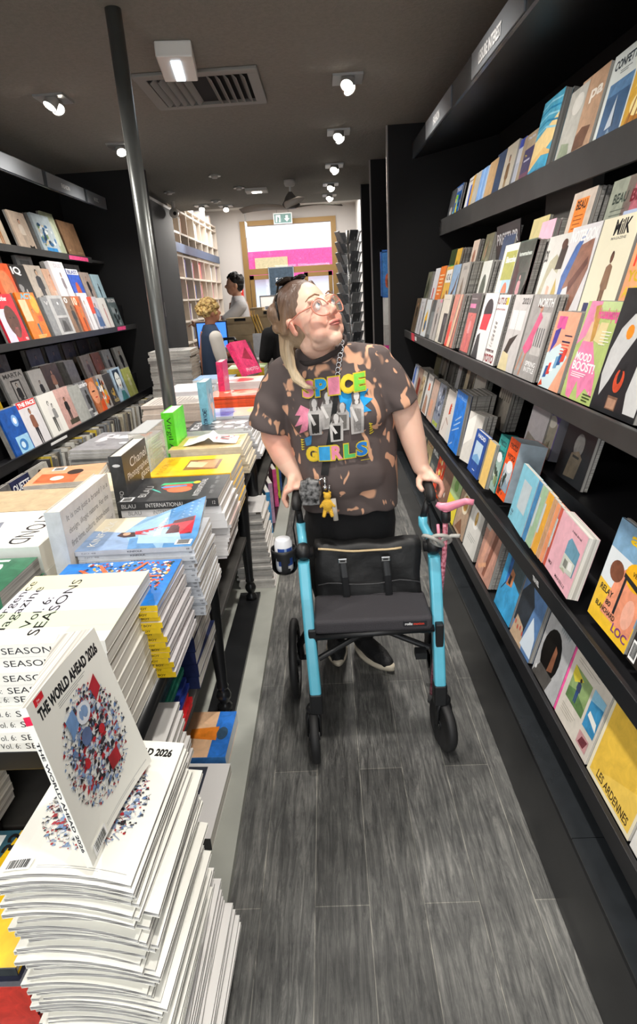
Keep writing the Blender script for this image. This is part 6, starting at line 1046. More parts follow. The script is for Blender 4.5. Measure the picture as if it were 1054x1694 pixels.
def folds(me):
    me.update()
    nn = [v.normal.copy() for v in me.vertices]
    for v, n_ in zip(me.vertices, nn):
        p = v.co; low = max(0, min(1, (1.22-p.z)/.35))
        f = noise.noise(Vector((p.x*9, p.y*9, p.z*4)))*.006+noise.noise(Vector((p.x*22, p.y*22, p.z*9)))*.0022
        f += .005*low*math.sin(p.x*42+p.z*14+3*noise.noise(p*6)); f += .0035*math.sin((p.x*.6+p.z)*70+2*noise.noise(p*7))*max(0, 1-abs(p.z-1.2)/.12)*max(0, min(1, (abs(p.x-.03)-.1)/.05))
        v.co = p+n_*f
shirt = remesh(b, 't_shirt', SHIRT, person, .006, 10, folds)
b = MB()     # ribbed collar lying round the neck
ring = []
for k in range(33):
    a = 2*PI*k/32; ring.append(Vector((-.012+.078*math.cos(a), 2.045+.066*math.sin(a), 1.405+.030*math.cos(a)+.022*math.sin(a)-.0*math.sin(a))))
b.tube(ring, [(.011, .005)]*33, 10, cap=False, up=(0, 0, 1)); put(b.build('collar', mat('dark_rib', '#3a3433', .9), smooth=True), person)
bv = BVHTree.FromPolygons([shirt.matrix_world @ v.co for v in shirt.data.vertices], [tuple(p.vertices) for p in shirt.data.polygons])
def on_shirt(x, z, off=.0022):
    h = bv.ray_cast(Vector((x, 1.3, z)), Vector((0, 1, 0)))
    return (h[0]+Vector((0, -off, 0))) if h[0] else Vector((x, 2.0, z))
def shirt_print(items, x0, x1, z0, z1, skew, name, off0=.0020):
    out = MB(); off = off0
    for P_, fs, c_ in shapes(items):
        m = MB().add([(x, 0, y) for x, y in P_], fs, c_); me = m.mesh('t', PRINT); bm = bmesh.new(); bm.from_mesh(me)
        bmesh.ops.triangulate(bm, faces=bm.faces)
        for _ in range(4):
            e = [e for e in bm.edges if e.calc_length() > .05]
            if not e: break
            bmesh.ops.subdivide_edges(bm, edges=e, cuts=1); bmesh.ops.triangulate(bm, faces=bm.faces)
        bm.verts.index_update(); vs = [on_shirt(x0+(x1-x0)*v.co.x, z0+(z1-z0)*v.co.z+skew*(v.co.x-.5), off) for v in bm.verts]
        out.add(vs, [tuple(v.index for v in f.verts) for f in bm.faces], c_); bm.free(); bpy.data.meshes.remove(me); off += .00022
    return put(out.build(name, vcol_mat('screen_print', .8, .2), fix=False), person)
G_ = []
ye = '#d8c23c'
def letters(word, cols, y0, y1, arc=0):
    n_ = len(word)
    for i, ch in enumerate(word):
        w_ = .97/n_; x0 = .015+i*w_; yy = arc*(1-((i-(n_-1)/2)/((n_-1)/2))**2)*.0
        G_.append(('t', ch, x0-.006, x0+w_*.96+.006, y0+yy-.010, y1+yy+.010, ye, .085)); 
    for i, ch in enumerate(word):
        w_ = .97/n_; x0 = .015+i*w_; G_.append(('t', ch, x0+.008, x0+w_*.96-.008, y0+.004, y1-.004, cols[i], .05))
G_ += [('p', [(-.02, .72), (-.12, .60), (-.03, .60), (-.14, .46), (-.01, .5), (-.08, .36), (.06, .42), (.12, .66)], '#e88fa8'), ('p', [(.55, .82), (1.02, .80), (.94, .72), (1.08, .68), (.95, .62), (1.05, .55), (.9, .55), (.8, .44), (.6, .6)], '#2f9fe0'), ('p', [(.0, .30), (.12, .34), (.1, .22), (.02, .2)], '#3f7fb0')]
grey = [(.18, .34, .46, '#cfcbc8', '#3a3836'), (.38, .40, .46, '#dedad6', '#a8a4a0'), (.60, .36, .34, '#c9c5c2', '#77736f'), (.82, .30, .54, '#d9d5d2', '#8f8b88'), (.50, .24, .34, '#d2cecb', '#1f1d1c')]
for cx, y0, h_, sk_, tp in grey: G_ += [('p', [(cx-.09, y0), (cx+.10, y0), (cx+.11, y0+h_*.6), (cx+.05, y0+h_*.78), (cx-.05, y0+h_*.78), (cx-.10, y0+h_*.6)], '#b9b5b2'), ('p', [(cx-.05, y0+.02), (cx+.06, y0+.02), (cx+.07, y0+h_*.55), (cx-.06, y0+h_*.58)], tp), ('p', [(cx-.06, y0+h_*.66), (cx+.055, y0+h_*.66), (cx+.065, y0+h_*.9), (cx+.03, y0+h_*.99), (cx-.035, y0+h_*.99), (cx-.07, y0+h_*.88)], '#6a6461'), ('e', cx+.006, y0+h_*.83, .042, .055, sk_), ('e', cx+.006, y0+h_*.70, .03, .03, sk_), ('p', [(cx-.10, y0+h_*.6), (cx-.06, y0+h_*.62), (cx+.02, y0+h_*.3), (cx-.02, y0+h_*.27)], sk_)]
for i in range(5): G_.append(('p', [(1.0+.02*i, .42-.03*i), (1.06, .40-.03*i), (1.02, .385-.03*i), (1.0, .40-.03*i)], ye)); G_.append(('p', [(-.06, .30-.03*i), (0, .29-.03*i), (-.05, .275-.03*i)], ye))
letters('SPICE', ['#e88fa8', '#2f9fe0', '#e88fa8', '#e8c43c', '#7fd04c'], .80, 1.0)
letters('GIRLS', ['#e8c43c', '#3f9fd8', '#e88fa8', '#5fc06c', '#2f7fd0'], .02, .20)
G_ += [('r', .86, -.035, 1.02, -.03, ye)]
shirt_print(G_, -.092, .128, 1.045, 1.325, .018, 'shirt_print')
# ---- trousers and shoes
TRO = mat('black_jersey', '#101012', .9, bump=.3, nscale=30)
b = MB(); loft(b, [(.66, .055, 2.17, .165, .12), (.75, .058, 2.16, .178, .135), (.86, .055, 2.14, .165, .13), (.9, .05, 2.13, .15, .12)])
for sx, K, A in ((-1, (-.045, 2.19, .47), (-.02, 2.40, .12)), (1, (.14, 2.16, .47), (.105, 2.37, .12))):
    cap(b, [(.055+sx*.085, 2.17, .74), K, A], [.098, .072, .056], 20)
remesh(b, 'trousers', TRO, person, .007, 5)
SHK = mat('black_knit_shoe', '#151517', .7, bump=.4, nscale=120); SOLE = mat('cream_sole', '#d8cdb8', .6)
def shoe(hx, hy, tx_, ty, roll=0):
    h = Vector((hx, hy, 0)); t_ = Vector((tx_, ty, 0)); d = (t_-h).normalized(); s_ = Vector((-d.y, d.x, 0)); L = (t_-h).length
    def outline(k, n=28):
        P_ = []
        for i in range(n):
            a = 2*PI*i/n; u = .5-.5*math.cos(a); wd = (.036+.012*math.sin(PI*min(1, u*1.15)**1.2))*(1 if 0 < u < 1 else 1)
            P_.append(h+d*(u*L)+s_*(math.sin(a)*wd*k*1.05))
        return P_
    b = MB(); n = 28; vs = []
    for z, k in ((.0, .92), (.012, 1.02), (.026, 1.0)): vs += [p+Vector((0, 0, z+(.012*max(0, (p-h).dot(d)/L-.8)/.2))) for p in outline(k)]
    b.add(vs, [(i*n+q, i*n+(q+1) % n, (i+1)*n+(q+1) % n, (i+1)*n+q) for i in range(2) for q in range(n)]+[tuple(reversed(range(n))), tuple(range(2*n, 3*n))])
    so = put(b.build('shoe_sole', SOLE, smooth=True), person)
    b = MB(); 
    cap(b, [h+d*(L*u)+Vector((0, 0, z)) for u, z in ((.16, .058), (.32, .056), (.5, .046), (.68, .038), (.84, .032))], [.037, .041, .0435, .0415, .030], 20, flat=1.0)
    cap(b, [h+d*(.18*L)+Vector((0, 0, .06)), h+d*(.15*L)+Vector((0, 0, .12))], [.036, .036])
    b.v = [(x, y, max(z, .012)) for x, y, z in b.v]; remesh(b, 'shoe', SHK, person, .005, 6)
shoe(-.03, 2.50, -.02, 2.245); shoe(.065, 2.42, .222, 2.195)
# ---- crossbody strap, pouch and key chain
BLK = mat('black_webbing', '#101010', .7)
cb = thing('crossbody_bag', 'black and white patterned pouch on a chain-and-webbing strap across the person\'s chest', 'bag', (-.07, 1.96, .95))
sp = [(.046, 1.425), (.038, 1.39), (.032, 1.355), (.026, 1.32)]
def lerp2(P_, u):
    k = u*(len(P_)-1); i = min(int(k), len(P_)-2); f = k-i; return (P_[i][0]*(1-f)+P_[i+1][0]*f, P_[i][1]*(1-f)+P_[i+1][1]*f)
b = MB()
for k in range(11):
    x, z = lerp2([(.050, 1.43), (.046, 1.40), (.034, 1.35), (.028, 1.30)], k/10); p = on_shirt(x, z, .007); R = Matrix.Rotation(.35 if k % 2 else -.35, 4, 'Z')
    pts = [p+Vector((.0075*math.cos(a*PI/6), 0, .0085*math.sin(a*PI/6))) for a in range(13)]; b.tube(pts, .0022, 6, cap=False)
put(b.build('chain', CHROME, smooth=True), cb)
ctr = [(.028, 1.30), (.018, 1.24), (.008, 1.18), (-.003, 1.12), (-.014, 1.07), (-.024, 1.03), (-.03, .995)]
b = MB(); n = 30
for k in range(n):
    (xa, za), (xb, zb) = lerp2(ctr, k/n), lerp2(ctr, (k+1)/n); wd = .0065+.0065*min(1, k/n*1.4)
    A, B_, C_, D_ = on_shirt(xa-wd, za, .005), on_shirt(xa+wd, za, .005), on_shirt(xb+wd, zb, .005), on_shirt(xb-wd, zb, .005); o_ = Vector((0, -.002, 0))
    b.add([A, B_, C_, D_, A+o_, B_+o_, C_+o_, D_+o_], [(0, 1, 2, 3), (7, 6, 5, 4), (0, 4, 5, 1), (2, 6, 7, 3), (1, 5, 6, 2), (0, 3, 7, 4)])
put(b.build('strap', BLK), cb)
e0 = on_shirt(-.03, .99, .01)
b = MB(); b.ball((-.082, 1.935, .945), (.040, .022, .052), 20); b.box(-.115, 1.92, .90, -.05, 1.952, .985)
def pch(me): me.update()
remesh(b, 'pouch', mat('pouch_pattern', '#0c0c0c', .6, color2='#8f8f8f', nscale=70), cb, .004, 6)
b = MB(); b.tube([e0, (-.05, 1.935, .985)], .004, 8); b.tube([e0+Vector((0, 0, .0)), e0+Vector((0, -.004, -.03))], .006, 10); b.ball(e0+Vector((0, -.006, -.035)), .010, 12); put(b.build('swivel_clip', CHROME, smooth=True), cb)
kx, ky, kz = e0.x+.012, e0.y-.012, .955
b = MB(); b.ball((kx-.006, ky, kz-.03), (.014, .010, .014), 14); b.ball((kx-.007, ky, kz-.062), (.018, .013, .026), 14)
for sx in (-1, 1): b.ball((kx-.006+sx*.010, ky, kz-.018), .0055, 8); cap(b, [(kx-.007+sx*.012, ky, kz-.05), (kx-.007+sx*.024, ky-.004, kz-.066)], [.006, .005], 8); cap(b, [(kx-.007+sx*.009, ky, kz-.08), (kx-.007+sx*.014, ky-.006, kz-.1)], [.008, .007], 8)
remesh(b, 'plush_charm', mat('yellow_plush', '#e2b23a', .9, bump=.5, nscale=200), cb, .0025, 2)
b = MB(); b.tube([(kx+.014, ky, kz-.04), (kx+.02, ky-.003, kz-.12)], .009, 12, flat=.6); put(b.build('clear_vial', mat('clear_vial', '#d9d4c9', .15, alpha=.55), smooth=True), cb)
b = MB(); b.tube([(kx, ky, kz-.015), (kx+.004, ky, kz+.01)], .003, 6); put(b.build('key_ring', CHROME, smooth=True), cb)
# ---------------------------------------------------------------- the rollator
BLUE = mat('sky_blue_frame', '#5ab2ca', .3, coat=.3, noise_amt=.04); PLB = mat('black_plastic', '#17181a', .45, noise_amt=.1); RUB = mat('grey_rubber', '#4c4c4c', .7); TYRE = mat('black_tyre', '#1c1c1d', .6)
SEAT = mat('dark_seat_fabric', '#38363a', .85, bump=.25, nscale=260); NYL = mat('black_nylon', '#131314', .55, bump=.5, nscale=14)
rl = thing('rollator', 'four-wheeled walking frame with sky blue tubes, padded seat and black bag', 'rollator', (.1, 1.9, 0))
def pr_(b, n, m, par=rl, **k): return put(b.build(n, m, **k), par)
def wheel(x, y, r, th, yaw, name, par=rl, spokes=5):
    R = Matrix.Translation((x, y, r+.002)) @ rotz(yaw) @ Matrix.Rotation(PI/2, 4, 'Y')
    prof = [(r*.80, -th*.5), (r*.93, -th*.5), (r*.99, -th*.3), (r, 0), (r*.99, th*.3), (r*.93, th*.5), (r*.80, th*.5)]
    b = MB(); b.lathe(prof+[prof[0]], M=R, n=40); w_ = pr_(b, name, TYRE, par, smooth=True)
    b = MB(); b.lathe([(r*.80, -th*.42), (r*.80, th*.42), (r*.72, th*.42), (r*.72, -th*.42), (r*.80, -th*.42)], M=R, n=40); b.lathe([(.0, -th*.6), (r*.2, -th*.6), (r*.2, th*.6), (0, th*.6)], M=R, n=20)
    for k in range(spokes):
        a = 2*PI*k/spokes; b.box(r*.15, -.008, -th*.25, r*.75, .008, th*.25, M=R @ rotz(a))
    pr_(b, 'rim', PLB, w_); b = MB(); b.lathe([(0, -th*.62), (r*.07, -th*.62), (r*.07, th*.62), (0, th*.62)], M=R, n=12); pr_(b, 'axle_cap', CHROME, w_)
    return w_
wheel(-.114, 1.712, .098, .032, .06, 'front_wheel'); wheel(.352, 1.745, .098, .032, .22, 'front_wheel')
wheel(-.196, 2.10, .165, .030, 0, 'rear_wheel', spokes=6); wheel(.385, 2.14, .165, .030, 0, 'rear_wheel', spokes=6)
def rect_tube(b, pts, wx, wy, r=.010):
    pts = [Vector(p) for p in pts]; sec = []
    for cx, cy, a0 in ((1, 1, 0), (-1, 1, 1), (-1, -1, 2), (1, -1, 3)):
        for k in range(4): a = (a0+k/3)*PI/2; sec.append((cx*(wx-r)+r*math.cos(a), cy*(wy-r)+r*math.sin(a)))
    n = len(sec); vs = []
    for p in pts: vs += [p+Vector((x, y, 0)) for x, y in sec]
    fs = [(i*n+q, i*n+(q+1) % n, (i+1)*n+(q+1) % n, (i+1)*n+q) for i in range(len(pts)-1) for q in range(n)]+[tuple(reversed(range(n))), tuple(range((len(pts)-1)*n, len(pts)*n))]
    return b.add(vs, fs)
for sx, B0, T0, wx in ((-1, (-.100, 1.728, .262), (-.118, 1.872, .712), -.114), (1, (.338, 1.748, .262), (.336, 1.880, .708), .352)):
    B0 = Vector(B0); T0 = Vector(T0); mid = B0.lerp(T0, .75)+Vector((sx*.0, -.012, 0))
    b = MB(); rect_tube(b, [B0, B0.lerp(T0, .4)+Vector((0, -.01, 0)), mid, T0], .020, .024, .009); pr_(b, 'front_tube', BLUE, smooth=False, bevel=.001)
    # fork and caster housing
    b = MB(); rect_tube(b, [B0+Vector((0, -.002, -.065)), B0+Vector((0, 0, .012))], .023, .027, .008); pr_(b, 'caster_housing', PLB, bevel=.002)
    b = MB(); fx = wx; wy_ = 1.712 if sx < 0 else 1.745
    for s2 in (-1, 1): b.tube([(fx+s2*.008, B0.y, .205), (fx+s2*.021, B0.y-.004, .17), (fx+s2*.022, wy_, .10)], [(.012, .016), (.009, .016), (.006, .012)], 12)
    b.ball((fx, B0.y, .202), (.026, .026, .022), 16); pr_(b, 'fork', PLB, smooth=True)
    # joint, elbow, handle post
    HX = -.133 if sx < 0 else .333; J = T0+Vector((0, .004, .012))
    b = MB(); b.ball(J+Vector((0, .012, .018)), (.030, .034, .032), 20); b.tube([J+Vector((-.034, .012, .016)), J+Vector((.034, .012, .016))], .019, 16); pr_(b, 'folding_joint', PLB, smooth=True)
    b = MB(); E0 = J+Vector((0, .03, .03)); E1 = Vector((HX*.93+.0*sx, 1.955, .795)); b.tube([E0, E0.lerp(E1, .5)+Vector((0, .0, -.006)), E1, E1+Vector((0, .004, .028))], [.016, .016, .0165, .0165], 16); pr_(b, 'elbow_tube', BLUE, smooth=True)
    b = MB(); b.tube([E1+Vector((0, .004, .02)), Vector((HX, 1.972, .893))], [.0125, .0125], 16); pr_(b, 'handle_post', PLB, smooth=True)
    b = MB(); G0 = HAND_L if sx < 0 else HAND_R
    b.tube([G0+Vector((0, -.062, -.034)), G0+Vector((0, -.056, -.020)), G0+Vector((0, -.03, -.004)), G0+Vector((0, .02, .004)), G0+Vector((0, .07, .008))], [(.014, .030), (.018, .036), (.017, .024), (.016, .019), (.014, .015)], 18, up=(1, 0, 0)); gr = pr_(b, 'grip', mat('grip_rubber', '#262626', .6), smooth=True)
    b = MB(); b.tube([G0+Vector((-sx*.004, -.045, -.05)), G0+Vector((-sx*.006, -.01, -.055)), G0+Vector((-sx*.006, .05, -.035))], [(.008, .004)]*3, 10); pr_(b, 'brake_lever', PLB, smooth=True)
    b = MB(); b.tube([E1+Vector((sx*.012, .01, .09)), E1+Vector((sx*.03, .03, .0)), Vector((B0.x+sx*.03, 1.98, .45)), Vector((B0.x+sx*.02, 2.05, .36))], .0028, 8); pr_(b, 'brake_cable', PLB, smooth=True)
    # lower side frame to rear wheel
    rx = -.170 if sx < 0 else .358; ry = 2.10 if sx < 0 else 2.14
    b = MB(); b.tube([B0.lerp(T0, .42), (B0.x, 1.90, .455), (rx, ry-.03, .25), (rx, ry, .172)], [.014, .014, .014, .014], 14); pr_(b, 'rear_strut', PLB, smooth=True)
    b = MB(); b.box(B0.x-.014, 1.76, .335, B0.x+.014, 1.80, .50); b.box(B0.x-.012 , 1.78, .40, B0.x+.012, 1.96, .44); pr_(b, 'side_bracket', PLB, bevel=.004)
    b = MB(); b.tube([(rx-.02*sx, ry, .167), (rx+.035*sx*(1 if sx < 0 else 1), ry, .167)], .011, 12); pr_(b, 'axle', PLB, smooth=True)
# folding cross bars under the seat
b = MB(); b.tube([(-.085, 1.80, .36), (.12, 1.86, .445), (.31, 1.80, .455)], .011, 12); b.tube([(-.085, 1.84, .45), (.12, 1.87, .44), (.315, 1.84, .36)], .011, 12); b.box(.26, 1.79, .345, .30, 1.83, .37); pr_(b, 'cross_bars', PLB, smooth=False)
b = MB(); b.tube([(-.09, 1.768, .47), (.32, 1.772, .482)], [(.012, .014)]*2, 10); pr_(b, 'seat_rail', PLB, smooth=True)
b = MB().box(-.091, 1.755, .483, .313, 1.952, .537); st = pr_(b, 'seat', SEAT); md = st.modifiers.new('b', 'BEVEL'); md.width = .014; md.segments = 4
b = MB().box(.212, 1.7525, .505, .292, 1.7548, .526, '#25252a'); b2 = pr_(b, 'seat_badge', PRINT, st, bevel=.001)
vs, fs = text_geo('rollz', .03); pr_(MB().add([(.218+.026*u, 1.7518, .510+.010*v) for u, v in vs], fs, '#e2e2e2'), 'badge_lettering', PRINT, st, fix=False)
vs, fs = text_geo('motion', .03); pr_(MB().add([(.247+.036*u, 1.7518, .510+.009*v) for u, v in vs], fs, '#d0402c'), 'badge_lettering', PRINT, st, fix=False)
# bag
b = MB(); n = 14; vs = []
def bagp(u, v, side):      # u across, v height
    sagz = -.010*math.sin(PI*u); z = .462+.272*v+(sagz if v > .9 else 0)+.004*math.sin(u*17)*v
    y = 1.985+side*(.055*(1-.45*v))+(.010*math.sin(u*9+v*5)*math.sin(PI*v)+.006*noise.noise(Vector((u*8, v*8, side))))
    return (-.082+.382*u+.004*math.sin(v*9), y, z)
for side in (-1, 1):
    for i in range(n+1):
        for j in range(n+1): vs.append(bagp(i/n, j/n, side))
fs = []; N1 = (n+1)**2
for i in range(n):
    for j in range(n): a = i*(n+1)+j; fs += [(a, a+n+1, a+n+2, a+1), (N1+a, N1+a+1, N1+a+n+2, N1+a+n+1)]
for i in range(n): a = i*(n+1); fs += [(a, N1+a, N1+a+n+1, a+n+1), (a+n, a+n+n+1, N1+a+n+n+1, N1+a+n)]
for j in range(n): fs += [(j, j+1, N1+j+1, N1+j), (n*(n+1)+j, N1+n*(n+1)+j, N1+n*(n+1)+j+1, n*(n+1)+j+1)]
b.add(vs, fs); bag = pr_(b, 'storage_bag', NYL, smooth=True)
b = MB(); b.tube([(-.068+.30*k/12, 1.948-.0*k+.003*math.sin(k), .722-.016*math.sin(PI*k/12*.8)) for k in range(13)], .0042, 8); pr_(b, 'beige_zip', mat('beige_zip_tape', '#cdb58c', .7), bag, smooth=True)
for x in (.018, .172):
    b = MB(); b.box(x-.016, 1.923, .672, x+.016, 1.928, .690); b.box(x-.010, 1.9225, .677, x+.010, 1.9285, .685, '#000000', 1); pr_(b, 'buckle', [CHROME, PLB], bag, bevel=.002)
    b = MB(); b.tube([(x, 1.93, .69), (x+.006, 1.915, .62), (x+.01, 1.918, .54)], [(.013, .002)]*3, 8, up=(1, 0, 0)); pr_(b, 'webbing_strap', PLB, bag)
b = MB(); b.tube([(-.075+.37*k/10, 1.921+.004*math.sin(k*1.7), .59+.006*math.sin(k)) for k in range(11)], .0022, 6); pr_(b, 'seam', mat('piping_grey', '#3a3a3c', .5), bag, smooth=True)
# cup holder
cx, cy, cz = -.186, 1.885, .672
b = MB(); nn = 36; vs = []; R0 = .045
def hole(a, z):
    return (abs(((a-PI*1.32+PI) % (2*PI))-PI)/.45)**2+((z-.036)/.026)**2 < 1 or (abs(((a-PI*1.72+PI) % (2*PI))-PI)/.28)**2+((z-.036)/.03)**2 < 1
zs = [0, .008, .016, .026, .036, .046, .056, .066, .078, .09]
for ring_, rr0 in ((0, R0), (1, R0-.003)):
    for z in zs:
        r_ = (rr0-.010*max(0, (.012-z)/.012)); vs += [(cx+r_*math.cos(2*PI*q/nn), cy+r_*math.sin(2*PI*q/nn), cz+z) for q in range(nn)]
o1 = len(zs)*nn; fs = []; holes = set()
for i in range(len(zs)-1):
    for q in range(nn):
        if hole(2*PI*(q+.5)/nn, (zs[i]+zs[i+1])/2): holes.add((i, q)); continue
        a, c_ = i*nn+q, i*nn+(q+1) % nn; fs += [(a, c_, c_+nn, a+nn), (o1+a, o1+a+nn, o1+c_+nn, o1+c_)]
fs += [tuple(reversed(range(nn)))]+[((len(zs)-1)*nn+q, (len(zs)-1)*nn+(q+1) % nn, o1+(len(zs)-1)*nn+(q+1) % nn, o1+(len(zs)-1)*nn+q) for q in range(nn)]
b.add(vs, fs); ch = pr_(b, 'cup_holder', PLB, smooth=True)
b = MB(); b.tube([(cx+.043, cy, cz+.06), (-.135, 1.90, .738)], .010, 12); b.ball((-.138, 1.893, .738), .014, 12); pr_(b, 'clamp', CHROME, ch, smooth=True)
t = thing('drink_can', 'white and blue drink can standing in the black cup holder', 'can', (cx, cy, cz+.003))
MB().lathe([(0, 0), (.024, .0), (.030, .006), (.031, .02), (.031, .108), (.026, .118), (.0255, .122)], n=32, col='#e4e6ea').build('can_body', PRINT, t, smooth=True)
b = MB()
for q in range(9, 17): a0, a1 = 2*PI*q/24+PI*.55, 2*PI*(q+1)/24+PI*.55; b.add([(.0313*math.cos(a0), .0313*math.sin(a0), .028), (.0313*math.cos(a1), .0313*math.sin(a1), .028), (.0313*math.cos(a1), .0313*math.sin(a1), .094), (.0313*math.cos(a0), .0313*math.sin(a0), .094)], [(0, 1, 2, 3)], '#2f4f9a' if q % 4 else '#8fa4c8')
b.build('blue_label', PRINT, t, fix=False); MB().lathe([(.0255, .1215), (.023, .119), (0, .119)], n=32).build('can_lid', CHROME, t, smooth=True); MB().box(-.006, -.012, .1195, .006, .006, .1215).build('ring_pull', CHROME, t)
# walking stick with pink handle, held by a grey twist tie
cn = thing('walking_stick', 'walking stick with pink handle and speckled red shaft clipped beside the rollator', 'walking stick', (.36, 1.85, .1))
b = MB(); b.tube([(.338, 1.855, .905), (.352, 1.850, .897), (.375, 1.84, .897), (.400, 1.825, .912), (.425, 1.81, .926), (.448, 1.80, .924)], [(.008, .010), (.013, .014), (.016, .014), (.013, .011), (.011, .010), (.010, .009)], 16); b.tube([(.368, 1.845, .90), (.368, 1.848, .868)], [.015, .010], 14)
put(b.build('handle', mat('pink_handle', '#e58aa0', .3), smooth=True), cn)
b = MB(); b.tube([(.368, 1.848, .872), (.366, 1.85, .72), (.350, 1.87, .45), (.334, 1.885, .12)], .0088, 14); put(b.build('shaft', mat('speckled_shaft', '#8f2038', .35, color2='#e8a0b0', nscale=90), smooth=True), cn)
b = MB(); b.lathe([(.016, 0), (.015, .02), (.010, .035)], (.334, 1.885, .088), n=16); put(b.build('rubber_tip', RUB, smooth=True), cn)
b = MB(); b.tube([(.340, 1.835, .84), (.343, 1.832, .80), (.352, 1.832, .775)], .005, 8); put(b.build('wrist_strap', MATS['pink_handle'], smooth=True), cn)
b = MB(); b.lathe([(.0135, -.02), (.017, -.015), (.017, .015), (.0135, .02)], (.368, 1.848, .862), n=14); put(b.build('collar', PLB, smooth=True), cn)
b = MB()
pts = []
for k in range(40):
    a = k/39*2*PI*2.1; u = k/39; pts.append((.318+.052*u+.026*math.cos(a+2.5), 1.845+.022*math.sin(a+2.5)-.01*u, .775+.026*math.sin(a*.9+.4)+.010*u))
pts += [(.385, 1.822, .802), (.408, 1.808, .806)]
b.tube(pts, .0068, 10); o = b.build('twist_tie', mat('grey_rubber_tie', '#a7a6a0', .6), smooth=True); tag(o, 'grey rubber twist tie binding the walking stick to the rollator', 'twist tie')
# ---------------------------------------------------------------- the back of the shop
SHELFW = mat('pale_birch', '#dccfc0', .6)
bc = thing('cube_bookcase', 'pale wooden cube bookcase full of coloured books at the back left', 'bookcase', (-1.9, 9.6, 0))
X0, X1 = -2.24, -1.83; YA, YB = 7.95, 11.35; cw = (YB-YA)/7; rows = [(.80+.272*k) for k in range(8)]
b = MB().box(X0, YA, .6, X0+.02, YB, 2.80); put_ = lambda o, p: (setattr(o, 'parent', p), setattr(o, 'matrix_parent_inverse', p.matrix_basis.inverted() if p.parent is None else Matrix.Identity(4)), o)[2]
put_(b.build('back_panel', SHELFW), bc)
for k in range(8): put_(MB().box(X0, YA+k*cw-.012, .6, X1, YA+k*cw+.012, 2.80).build('upright', SHELFW), bc)
for z in rows+[2.78]: put_(MB().box(X0, YA, z-.012, X1, YB, z+.012).build('shelf', SHELFW), bc)
put_(MB().box(X1-.0, YA, 2.19, X1+.03, YB-.1, 2.30).build('header_rail', mat('slate_rail', '#47566e', .5)), bc)
rnd = random.Random(31); BC = ['#e8508c', '#f08a3c', '#3a5fa8', '#e9e4da', '#d8d2c6', '#7a3f8a', '#2f7fc0', '#e86a9c', '#f2c4a8', '#8a5f4a', '#c83a5c', '#ece8e4', '#5a4a9a', '#e8a05c', '#c9ccd4']
CN = ['pink', 'orange', 'navy', 'ivory', 'stone', 'purple', 'azure', 'rose', 'peach', 'brown', 'crimson', 'white', 'violet', 'apricot', 'silver']
RN = ['lowest', 'second', 'third', 'fourth', 'fifth', 'sixth', 'seventh', 'highest']; CW = ['nearest', 'second', 'third', 'fourth', 'fifth', 'sixth', 'farthest']
pb = {}; used_lab = {}
for r_ in range(8):
    for c_ in range(7):
        if r_ == 5: continue
        n_ = rnd.choice((0, 3, 4, 5)) if r_ > 5 else rnd.choice((3, 4, 5)); y = YA+c_*cw+.04+rnd.uniform(0, .1)
        for k in range(n_):
            ci = rnd.randrange(len(BC)) if r_ < 5 else rnd.choice((3, 4, 8, 11, 14)); t_ = rnd.choice((.02, .03, .04)); h_ = rnd.choice((.19, .21, .23))
            lean = rnd.choice((0, .12)); key = (ci, t_, h_)
            if key not in pb: pb[key] = MB().box(-.16, 0, 0, 0, t_, h_, BC[ci]).box(-.158, .003, h_-.0, -.004, t_-.003, h_+.0005, '#efeae0').mesh('book', PRINT)
            o = bpy.data.objects.new('bookcase_book', pb[key]); COL.objects.link(o); o.location = (X1-.03, y, rows[r_]+.0125); o.rotation_euler = (-lean, 0, 0)
            l = '%s book in the %s row, %s cube of the pale bookcase' % (CN[ci], RN[r_], CW[c_]); q = used_lab.get(l, 0); used_lab[l] = q+1
            if q: l = '%s %s book in the %s row, %s cube of the pale bookcase' % (ORD[q], CN[ci], RN[r_], CW[c_])
            tag(o, l, 'book', 'books in the pale bookcase'); y += t_+.004+lean*.05
t = thing('security_camera', 'white dome security camera at the top corner of the pale bookcase', 'security camera', (-1.70, 7.66, 2.57))
MB().tube([(0, .0, .12), (0, 0, .04)], .022, 12).build('mount', WHITEP, t); MB().ball((0, 0, 0), .055, 16).build('housing', MATS['white_plastic'], t, smooth=True); MB().ball((.02, -.045, -.01), .022, 12).build('camera_lens', BLACKG, t, smooth=True)
# counter with monitor
ct = thing('sales_counter', 'dark sales counter at the back with paper piles and screen on it', 'counter', (-1.05, 6.45, 0))
put_(MB().box(-1.62, 6.1, .035, -.46, 6.9, .98).build('body', BLACKM), ct); put_(MB().box(-1.65, 6.06, .98, -.43, 6.94, 1.01).build('worktop', mat('grey_top', '#55545a', .5)), ct)
t = thing('monitor', 'computer screen glowing blue on the counter behind the curly-haired seller', 'monitor', (-1.16, 6.28, 1.01), rz=.12)
MB().box(-.16, -.015, .10, .16, .02, .38, '#0e0e10').build('casing', PRINT, t); MB().box(-.145, -.018, .115, .145, -.014, .365).build('screen', mat('blue_screen', '#2a5fd0', .3, emit='#3f7ff0', es=1.6), t); MB().box(-.02, .0, .01, .02, .03, .12).box(-.09, -.06, 0, .09, .08, .012).build('stand', BLACKG, t)
KR = mat('kraft_board', '#c2ab87', .8, noise_amt=.05)
